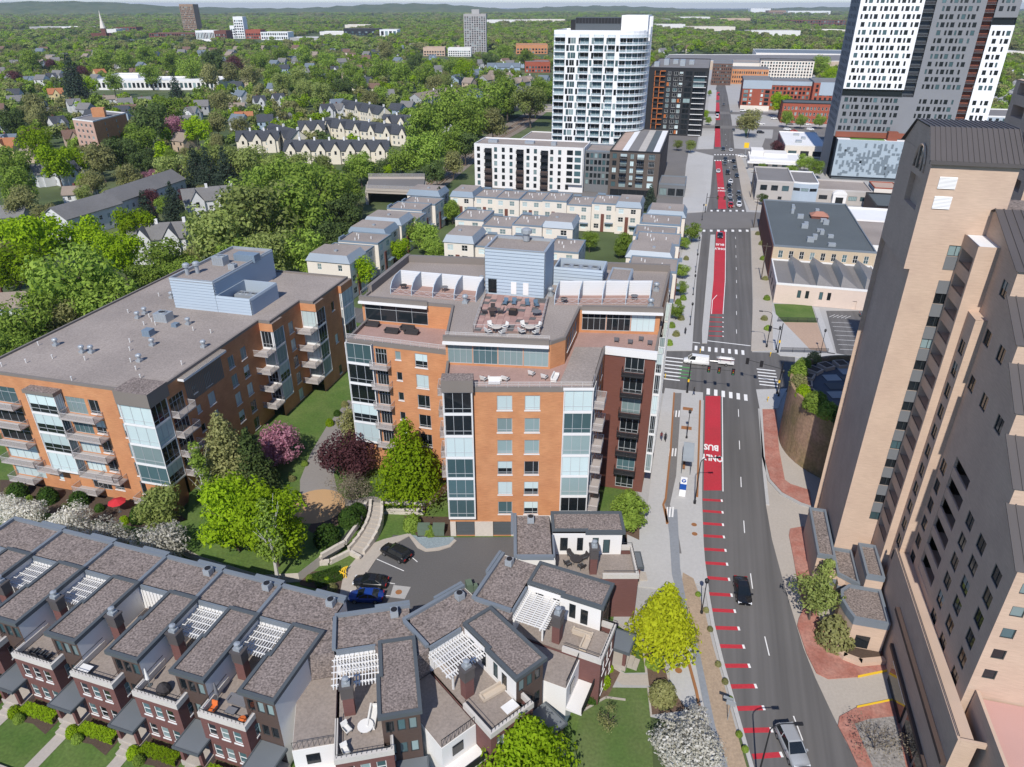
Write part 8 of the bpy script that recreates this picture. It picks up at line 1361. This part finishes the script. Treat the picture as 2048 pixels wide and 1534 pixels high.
# ------------------------------------------------------------------ vehicles
CARM = {k: mat(k + "_car_paint", c, .25, .03, spec=.6) for k, c in dict(black=(.012, .013, .015), white=(.72, .72, .72), silver=(.30, .31, .32), grey=(.10, .105, .11), blue=(.01, .045, .24), red=(.42, .015, .015), navy=(.025, .04, .06), teal=(.06, .10, .12)).items()}
tyre = mat("tyre", (.018, .018, .018), .9); rim = mat("rim", (.35, .35, .36), .35, metal=.7); lampw = mat("headlamp", (.75, .76, .78), .15, spec=.7); lampr = mat("taillamp", (.35, .01, .01), .2, spec=.6)
def make_car(kind, col):
    R_ = thing('car' if kind != 'van' else 'van', 'x', 'car' if kind != 'van' else 'van'); m = CARM[col]
    if kind == 'sedan': sec = [(-2.32, .38, .74, .70), (-2.24, .26, .92, .84), (-1.55, .2, .98, .91), (-.5, .18, .95, .93), (.7, .18, .94, .93), (1.3, .2, .88, .92), (1.95, .24, .78, .88), (2.3, .34, .64, .72)]; gh = [(-1.75, .95), (-.95, 1.40), (.1, 1.43), (1.15, .92)]; wb = 1.38
    elif kind == 'suv': sec = [(-2.3, .4, .85, .76), (-2.24, .3, 1.1, .88), (-1.5, .25, 1.14, .94), (0, .22, 1.12, .95), (.9, .22, 1.08, .95), (1.5, .25, 1.02, .94), (2.05, .28, .94, .9), (2.3, .38, .76, .76)]; gh = [(-2.15, 1.1), (-1.9, 1.66), (.25, 1.70), (1.15, 1.08)]; wb = 1.4
    else: sec = [(-2.75, .4, .9, .86), (-2.7, .3, 1.2, .96), (-1.5, .28, 1.22, .98), (0, .26, 1.22, .98), (1.2, .26, 1.22, .98), (1.9, .28, 1.1, .95), (2.45, .3, .95, .9), (2.7, .4, .75, .78)]; gh = [(-2.68, 1.2), (-2.55, 2.05), (1.0, 2.08), (1.85, 1.16)]; wb = 1.7
    b = MB(); vs_ = []
    for x, zl_, zh, hw in sec: vs_ += [(x, -hw * .9, zl_), (x, -hw, zl_ + .18), (x, -hw, zh - .14), (x, -hw * .86, zh), (x, 0, zh + .03), (x, hw * .86, zh), (x, hw, zh - .14), (x, hw, zl_ + .18), (x, hw * .9, zl_)]
    fs = [(i * 9 + j, (i + 1) * 9 + j, (i + 1) * 9 + j + 1, i * 9 + j + 1) for i in range(len(sec) - 1) for j in range(8)] + [tuple(range(8, -1, -1)), tuple((len(sec) - 1) * 9 + j for j in range(9))]; b.add(vs_, fs); me = b.mesh('body', m); me.polygons.foreach_set('use_smooth', [True] * len(me.polygons)); obj('body', me, R_)
    hb, hr = sec[3][3] * .90, sec[3][3] * .70; (x0, z0), (x1, z1), (x2, z2), (x3, z3) = gh; b = MB(); P = [(x0, -hb, z0), (x3, -hb, z3), (x3, hb, z3), (x0, hb, z0), (x1, -hr, z1), (x2, -hr, z2), (x2, hr, z2), (x1, hr, z1)]
    b.add(P, [(0, 1, 5, 4), (1, 2, 6, 5), (2, 3, 7, 6), (3, 0, 4, 7)]); obj('glasshouse', b.mesh('glasshouse', g_dark if kind != 'van' or col != 'white' else g_dark), R_)
    b = MB(); b.add([(x1 - .02, -hr - .02, z1 - .01), (x2 + .04, -hr - .02, z2 - .01), (x2 + .04, hr + .02, z2 - .01), (x1 - .02, hr + .02, z1 - .01), (x1 + .1, -hr * .8, z1 + .05), (x2 - .1, -hr * .8, z2 + .05), (x2 - .1, hr * .8, z2 + .05), (x1 + .1, hr * .8, z1 + .05)], [(4, 5, 6, 7), (0, 1, 5, 4), (1, 2, 6, 5), (2, 3, 7, 6), (3, 0, 4, 7)])
    for s_ in (-1, 1):
        for xa, xb, za, zb in ((x0, x1, z0, z1), (x3, x2, z3, z2)): b.tube([(xa, s_ * hb, za), (xb, s_ * hr, zb)], .05, 4)
        xm = (x1 + x2) / 2; b.tube([(xm, s_ * (hb + .005), z0), (xm, s_ * (hr + .01), z1)], .05, 4)
    obj('roof', b.mesh('roof', m), R_)
    if kind == 'van':
        b = MB()
        for s_ in (-1, 1): b.add([(-2.6, s_ * (hb + .0), 1.22), (.3, s_ * (hb + .0), 1.22), (.2, s_ * (hr + .03), 2.03), (-2.5, s_ * (hr + .03), 2.03)], [(0, 1, 2, 3)])
        obj('side_panel', b.mesh('side_panel', m), R_)
    wm = cached('wheel', lambda: (lambda q: (q.tube([(0, -.11, 0), (0, .11, 0)], .33, 14), q.mesh('wheel', tyre))[1])(MB())); rm_ = cached('rim', lambda: (lambda q: (q.tube([(0, -.125, 0), (0, .125, 0)], .2, 10), q.mesh('rim', rim))[1])(MB()))
    for x in (-wb, wb):
        for y in (-.84, .84): o = obj('wheel', wm, R_, (x, y, .33)); obj('rim', rm_, o)
    for s_ in (-1, 1):
        q = MB(); q.box(sec[-1][0] - .28, sec[-1][0] - .04, s_ * .62 - .2, s_ * .62 + .2, sec[-1][2] - .12, sec[-1][2] + .05); obj('headlight', q.mesh('headlight', lampw), R_); q = MB(); q.box(sec[0][0] - .02, sec[0][0] + .1, s_ * .64 - .18, s_ * .64 + .18, .72, .92); obj('taillight', q.mesh('taillight', lampr), R_); q = MB(); q.box(x3 - .35, x3 - .15, s_ * (hb + .16) - .1, s_ * (hb + .16) + .1, z3, z3 + .14); obj('mirror', q.mesh('mirror', m), R_)
    return R_
CP = {}
def car(kind, col, p, rz, label, group=None, z=0.0, sc=1.0):
    if (kind, col) not in CP: CP[(kind, col)] = o = make_car(kind, col); o.location = (*p, z); o.rotation_euler = (0, 0, rz); o["label"] = label; o.scale = (sc,) * 3
    else: o = copy_tree(CP[(kind, col)], None, (*p, z), rz, label, None, sc)
    if group: o["group"] = group
    elif "group" in o: del o["group"]
    return o
DN = -math.pi / 2 - AL                       # driving down the avenue towards the camera
car('suv', 'silver', g(1582, 1500), DN + .34, 'silver estate car rounding the bend past the red bars', sc=1.06); car('sedan', 'black', g(1484, 1188), DN + .10, 'black saloon car on the bend beside the planting strip', sc=1.06)
car('suv', 'black', g(792, 1112), 2.55, 'black sport utility car parked at the top of the car court', sc=1.03); car('sedan', 'black', g(742, 1169), 3.02, 'black saloon parked in the car court beside the blue car', sc=1.03); car('sedan', 'blue', g(733, 1198), 3.12, 'bright blue saloon parked in the car court', sc=1.0)
car('sedan', 'navy', g(1440, 474), DN, 'dark car driving on the red bus lane beyond the junction'); car('van', 'white', g(1392, 727), math.pi - AL, 'white passenger van crossing the junction with a trailer'); car('sedan', 'teal', g(1738, 634), ROAD, 'dark car parked in the walled car park in the tower shadow')
rc = lambda x, y: g(1250 + x * 798 / 2048, y * 420 / 1078)
q_ = [(514, 822, 'sedan', 'navy'), (512, 845, 'sedan', 'grey'), (526, 893, 'suv', 'black'), (541, 938, 'sedan', 'white'), (532, 963, 'suv', 'black'), (535, 988, 'sedan', 'navy'), (537, 1013, 'sedan', 'silver'), (540, 1038, 'sedan', 'grey'), (541, 1062, 'suv', 'red'), (556, 833, 'sedan', 'black'), (562, 870, 'suv', 'grey'), (573, 908, 'sedan', 'navy'), (581, 1003, 'suv', 'grey'), (585, 1028, 'sedan', 'navy'), (584, 1058, 'suv', 'white'), (503, 772, 'suv', 'navy'), (543, 776, 'sedan', 'white'), (556, 672, 'sedan', 'grey'), (545, 578, 'sedan', 'silver'), (506, 540, 'sedan', 'grey'), (480, 490, 'suv', 'grey')]
for i, (x, y, k, c) in enumerate(q_): car(k, c, rc(x, y), DN, ('red car first in the queue at the far crossing' if c == 'red' else '%s %s in the traffic coming down the far avenue' % (c, {'suv': 'sport utility car', 'sedan': 'saloon car'}[k])), 'traffic on the far avenue')
car('sedan', 'white', rc(478, 884), DN, 'white car alone on the far red bus lane'); car('van', 'white', rc(472, 606), DN, 'white truck on the red bus lane at the far end', sc=1.25)
for i, (x, y, k, c, rz) in enumerate(((832, 668, 'suv', 'white', 0), (868, 678, 'sedan', 'red', 0), (950, 668, 'suv', 'white', 0), (695, 684, 'suv', 'black', .1), (765, 612, 'sedan', 'white', 0), (936, 642, 'sedan', 'white', 0), (890, 638, 'sedan', 'silver', 0), (700, 640, 'sedan', 'white', 0), (580, 640, 'sedan', 'grey', 1.5), (600, 806, 'sedan', 'white', 0), (604, 572, 'suv', 'white', .2), (846, 640, 'sedan', 'grey', 0), (965, 690, 'suv', 'navy', 0))): car(k, c, rc(x, y), ROAD + rz, '%s %s parked on the lots right of the avenue' % (c, {'suv': 'sport utility car', 'sedan': 'saloon car'}[k]), 'cars parked right of the avenue')
# trailer behind the van
p = g(1449, 729); tr = thing('boat_trailer', 'small white trailer loaded with racks of boats behind the van', 'trailer', (*p, 0), math.pi - AL); b = MB(); b.box(-1.9, 1.5, -.8, .8, .5, .95); b.tube([(1.5, 0, .6), (3.2, 0, .55)], .06, 5); obj('bed', b.mesh('bed', CARM['white']), tr)
for k in range(4): b = MB(); b.tube([(-2, -.5 + k * .33, 1.3 + (k % 2) * .3), (-1.4, -.5 + k * .33, 1.35 + (k % 2) * .3), (1.2, -.5 + k * .33, 1.35 + (k % 2) * .3), (1.9, -.5 + k * .33, 1.3 + (k % 2) * .3)], [.04, .18, .18, .04], 6); obj('boat', b.mesh('boat', (CARM['white'], CARM['silver'], CARM['red'], CARM['white'])[k]), tr)
for x in (-1.2, 1.0): b = MB(); b.box(x - .04, x + .04, -.75, .75, .95, 1.25); b.box(x - .04, x + .04, -.75, -.68, .95, 1.9); b.box(x - .04, x + .04, .68, .75, .95, 1.9); obj('rack', b.mesh('rack', galv), tr)
for y in (-.85, .85): o = obj('wheel', CACHE['wheel'], tr, (-.3, y, .33)); obj('rim', CACHE['rim'], o)
# ------------------------------------------------------------------ street furniture and people
def lamp_post(h=5.2):
    R_ = thing('street_lamp', 'x', 'street lamp'); b = MB(); b.lathe((0, 0, 0), [(.2, 0), (.2, .3), (.1, .5), (.07, 1), (.055, h)], 8); obj('pole', b.mesh('pole', black_m), R_); b = MB(); b.lathe((0, 0, h), [(.1, 0), (.24, .1), (.27, .5), (.3, .52), (.12, .75), (.02, .85)], 8); obj('lantern', b.mesh('lantern', black_m), R_); return R_
lp = lamp_post()
for i, (u, v) in enumerate(((1403, 1226), (1373, 876), (1380, 650), (1386, 590), (1391, 545), (1395, 510), (1557, 792), (1641, 706), (1552, 700), (1404, 440))):
    p = g(u, v, KZ); lb = ('black post lantern beside the yellow roadside tree', 'black post lantern on the bus stop pavement', 'black post lantern on the pavement beyond the junction, by the small trees', 'second black post lantern beyond the junction', 'third black post lantern beyond the junction', 'fourth black post lantern beyond the junction', 'black post lantern at the drum wall corner', 'black post lantern beside the bare plot railing', 'black post lantern at the plot corner', 'black post lantern at the far crossing')[i]
    if i == 0: lp.location = (*p, KZ); lp["label"] = lb; lp["group"] = 'post lanterns'
    else: copy_tree(lp, None, (*p, KZ), 0, lb, 'post lanterns')
def tall_lamp(p, rz, label, h=8.6):
    R_ = thing('street_light', label, 'street light', (*p, KZ), rz); b = MB(); b.lathe((0, 0, 0), [(.22, 0), (.22, .6), (.1, .7), (.07, h - .8)], 8); obj('pole', b.mesh('pole', black_m), R_); b = MB(); b.tube([(0, 0, h - .85)] + [(1.3 - 1.3 * math.cos(a * math.pi / 8), 0, h - .85 + 1.0 * math.sin(a * math.pi / 8)) for a in range(1, 5)] + [(2.4, 0, h + .15)], .06, 6); obj('arm', b.mesh('arm', black_m), R_); b = MB(); b.box(2.2, 3.0, -.16, .16, h + .05, h + .22); obj('lamp_head', b.mesh('lamp_head', black_m), R_)
tall_lamp(g(1514, 1562), 0, 'tall black street light arching over the bend'); tall_lamp(g(1389, 1008), 0, 'tall black street light beside the bus shelter'); tall_lamp(g(1533, 695), math.pi - .2, 'tall black street light at the plot corner of the junction')
for i, (u, v) in enumerate(((1501, 395), (1507, 455), (1522, 560))): b = MB(); b.tube([(0, 0, 0), (0, 0, 11)], [.17, .11], 6); b.box(-1.2, 1.2, -.06, .06, 10, 10.15); tag(obj('utility_pole', b.mesh('utility_pole', bark), None, (*g(u, v), 0), ROAD), ('brown utility pole by the stone offices', 'brown utility pole at the far crossing corner', 'brown utility pole beside the dark-roofed hall')[i], 'utility pole', 'utility poles')
for i, (u, v) in enumerate(((305, 345), (358, 250), (300, 300))): b = MB(); b.tube([(0, 0, 0), (0, 0, 12)], [.2, .13], 6); b.box(-1.2, 1.2, -.06, .06, 11, 11.15); tag(obj('utility_pole', b.mesh('utility_pole', bark), None, (*g(u, v), 0), .4), ('pale utility pole before the pink apartment block trees', 'utility pole in the street behind the round green tree', 'utility pole beside the pink apartment block')[i], 'utility pole', 'utility poles')
def signal(p, rz, L, heads, label):
    R_ = thing('traffic_signal', label, 'traffic signal', (*p, KZ), rz); b = MB(); b.lathe((0, 0, 0), [(.25, 0), (.2, .5), (.12, .7), (.1, 7.2)], 8); obj('pole', b.mesh('pole', black_m), R_); b = MB(); b.tube([(0, 0, 5.6), (L, 0, 6.1)], [.09, .05], 6); obj('mast_arm', b.mesh('mast_arm', black_m), R_)
    for x in heads:
        b = MB(); b.box(x - .2, x + .2, -.2, .12, 5.2, 6.4); b.box(x - .32, x + .32, .12, .15, 5.1, 6.5); o = obj('signal_head', b.mesh('signal_head', black_m), R_)
        for k, m_ in enumerate((lampr, mat("amber_lens", (.4, .2, .01), .3), mat("green_lens", (.02, .25, .12), .3))): q = MB(); q.lathe((0, 0, 0), [(.13, 0), (.1, .05)], 8); e = obj('lens', q.mesh('lens', m_), o, (x, -.21, 6.2 - k * .4)); e.rotation_euler = (math.pi / 2, 0, 0)
    b = MB(); b.box(-.17, .17, -.2, .2, 2.5, 3.05); obj('control_box', b.mesh('control_box', yellow_p), R_)
signal(g(1374, 786), ROAD - .02, 8.6, (3.6, 5.6, 8.3), 'black traffic signal with a mast arm at the bus stop corner'); signal(g(1554, 788), ROAD + math.pi - .25, 7.2, (4.0, 6.8), 'black traffic signal with a mast arm at the drum wall corner'); signal(g(1555, 706), ROAD + math.pi + .1, 3.0, (2.6,), 'black traffic signal at the bare plot corner'); signal(g(1410, 425), ROAD, 7, (4, 6.5), 'black traffic signal at the far crossing')
for i, (u, v, c) in enumerate(((1405, 706, 0), (1540, 713, 0), (1535, 803, 0), (1330, 757, 0))): b = MB(); b.tube([(0, 0, 0), (0, 0, 1.1)], .06, 6); b.box(-.12, .12, -.1, .1, .75, 1.05); tag(obj('push_button_post', b.mesh('push_button_post', yellow_p), None, (*g(u - (5 if i == 0 else 0), v, KZ), KZ)), ('yellow push-button post at the bus lane corner', 'yellow push-button post at the plot corner', 'yellow push-button post by the brick pavement', 'yellow push-button post by the middle block corner')[i], 'post', 'crossing posts')
p = g(1250 + 318 / 2.567, 680 + 640 / 2.567, KZ); sh_ = thing('bus_shelter', 'grey ribbed bus shelter beside the red lane', 'bus shelter', (*p, KZ), ROAD); b = MB(); b.box(-.9, .9, -3, 3, 2.6, 2.68)
for k in range(20): b.box(-.9, .9, -3 + k * .3, -2.9 + k * .3, 2.681, 2.74)
obj('roof', b.mesh('roof', galv), sh_); b = MB(); b.box(-.86, -.82, -2.9, 2.9, .3, 2.5); obj('glass_wall', b.mesh('glass_wall', rail_glass), sh_); b = MB(); b.box(-.7, -.3, -2, 2, .42, .48); obj('bench', b.mesh('bench', corten), sh_)
for x in (-.84, .6):
    for y in (-2.9, 2.9): b = MB(); b.box(x - .05, x + .05, y - .05, y + .05, 0, 2.6); obj('post', b.mesh('post', dark_trim), sh_)
p = g(1250 + 292 / 2.567, 680 + 800 / 2.567, KZ); sg = thing('bus_stop_sign', 'tall white and blue bus stop pylon with a round T emblem', 'sign', (*p, KZ), ROAD); b = MB(); b.box(-.5, .5, -.12, .12, 0, 3.6); obj('panel', b.mesh('panel', white_p), sg); b = MB(); b.box(-.501, .501, -.14, -.121, 1.3, 2.4); obj('blue_panel', b.mesh('blue_panel', mat("sign_blue", (.01, .07, .32), .5)), sg)
b = MB(); b.lathe((0, 0, 0), [(.36, 0), (.36, .01)], 20); e = obj('emblem', b.mesh('emblem', mat("sign_blue", (.01, .07, .32))), sg, (0, -.123, 3.05)); e.rotation_euler = (math.pi / 2, 0, 0); b = MB(); b.box(-.22, .22, -.147, -.14, 3.13, 3.24); b.box(-.06, .06, -.147, -.14, 2.84, 3.13); obj('emblem_letter', b.mesh('emblem_letter', white_p), sg)
p = g(1455, 1440, KZ); sp_ = thing('sign_post', 'square parking sign post in the planting strip on the bend', 'sign', (*p, KZ), ROAD - .2); b = MB(); b.tube([(0, 0, 0), (0, 0, 3)], .05, 6); obj('post', b.mesh('post', galv), sp_); b = MB(); b.box(-.5, .5, -.04, .04, 2.4, 3.1); b.box(-.9, .2, .2, .26, 2.9, 3.3); obj('plate', b.mesh('plate', galv), sp_)
def fence(pts, h, label, m=black_m):
    B = Bld('railing_fence', label, 'fence', pts[0]); railing(B, pts, 0.1, h, m, rail_black, 2.2)
fence(TS((22.8, 158), (33.2, 160)), 1.2, 'thin black railing along the near edge of the bare plot'); fence(TS((23.4, 176.5), (33, 178.5)), 1.2, 'thin black railing between the small lawn and bare plot')
b = MB(); b.prism(TS((33.3, 160), (34.8, 160), (34.6, 189), (33.2, 189)), 0, .12); tag(obj('pavement', b.mesh('pavement', conc_l)), kind='structure')
for i in range(9): b = MB(); b.tube([(-.02 * i, 0, 0), (.05 * (i % 3), 0, .55), (.5, .05 * i, .75)], .07, 5); p = g(684 + (i % 3) * 4, 1146 + (i // 3) * 5); tag(obj('cycle_stand', b.mesh('cycle_stand', yellow_p), None, (*p, KZ), .5 + i * .2), 'bright yellow curved stand in the cluster beside the car court hedge', 'cycle stand', 'yellow stands by the car court')
def person(p, z, rz, top, legs, label, group=None, stride=.22):
    me = bpy.data.meshes.new('person'); V = [(0, 0, .92), (0, 0, 1.2), (0, 0, 1.42), (0, .01, 1.52), (.02, 0, 1.66), (stride * .5, .09, .5), (stride, .09, .06), (stride + .14, .09, .03), (-stride * .4, -.09, .5), (-stride, -.09, .08), (-stride + .13, -.09, .04), (0, .19, 1.38), (-.08, .25, 1.12), (.06, .24, .88), (0, -.19, 1.38), (.08, -.25, 1.12), (.16, -.22, .9), (.0, .09, .9), (0, -.09, .9)]
    E = [(0, 1), (1, 2), (2, 3), (3, 4), (0, 17), (17, 5), (5, 6), (6, 7), (0, 18), (18, 8), (8, 9), (9, 10), (2, 11), (11, 12), (12, 13), (2, 14), (14, 15), (15, 16)]; me.from_pydata(V, E, []); me.materials.append(top); o = tag(obj('person', me, None, (*p, z), rz), label, 'person', group); md = o.modifiers.new('skin', 'SKIN'); rad = [.14, .13, .15, .055, .1, .075, .05, .04, .075, .05, .04, .065, .048, .04, .065, .048, .04, .1, .1]
    sl = me.skin_vertices[0].data
    for i, r_ in enumerate(rad): sl[i].radius = (r_, r_); sl[i].use_root = i == 0
    s2 = o.modifiers.new('smooth', 'SUBSURF'); s2.levels = s2.render_levels = 1
    b = MB(); b.lathe((.02, 0, 1.6), [(.1, 0), (.12, .08), (.1, .16), (.02, .2)], 8); obj('hair', b.mesh('hair', mat("dark_hair", (.03, .02, .015), .8)), o); b = MB(); b.tube([(0, .09, .92), (stride * .5, .09, .5), (stride, .09, .1)], [.115, .09, .07], 8); b.tube([(0, -.09, .92), (-stride * .4, -.09, .5), (-stride, -.09, .12)], [.115, .09, .07], 8); obj('trousers', b.mesh('trousers', legs), o)
blk = mat("black_cloth", (.02, .02, .024), .9); red_c = mat("maroon_cloth", (.12, .02, .025), .9); blu_c = mat("denim", (.05, .07, .12), .9)
person(g(1322, 880, KZ), KZ, DN, red_c, blu_c, 'pedestrian in a maroon top walking with a companion along the pavement'); person(g(1330, 882, KZ), KZ, DN, blk, blk, 'pedestrian in black walking beside the one in maroon'); person(g(1370, 668, KZ), KZ, DN, blk, blk, 'pedestrian in black alone on the pavement beyond the junction'); person(g(1387, 790, KZ), KZ, 0, blk, blu_c, 'person in dark clothes waiting at the bus stop corner')
# ------------------------------------------------------------------ the air
hz = bpy.data.materials.new("haze"); hz.use_nodes = True; n = hz.node_tree.nodes; n.clear(); o_ = n.new("ShaderNodeOutputMaterial"); vp_ = n.new("ShaderNodeVolumePrincipled"); vp_.inputs["Color"].default_value = (.80, .88, 1.0, 1); vp_.inputs["Density"].default_value = 0.000055; vp_.inputs["Anisotropy"].default_value = 0.2; hz.node_tree.links.new(vp_.outputs[0], o_.inputs["Volume"])
b = MB(); b.box(-31000, 31000, -31000, 31000, -1.1, 175); tag(obj('haze', b.mesh('haze', hz)), kind='stuff')
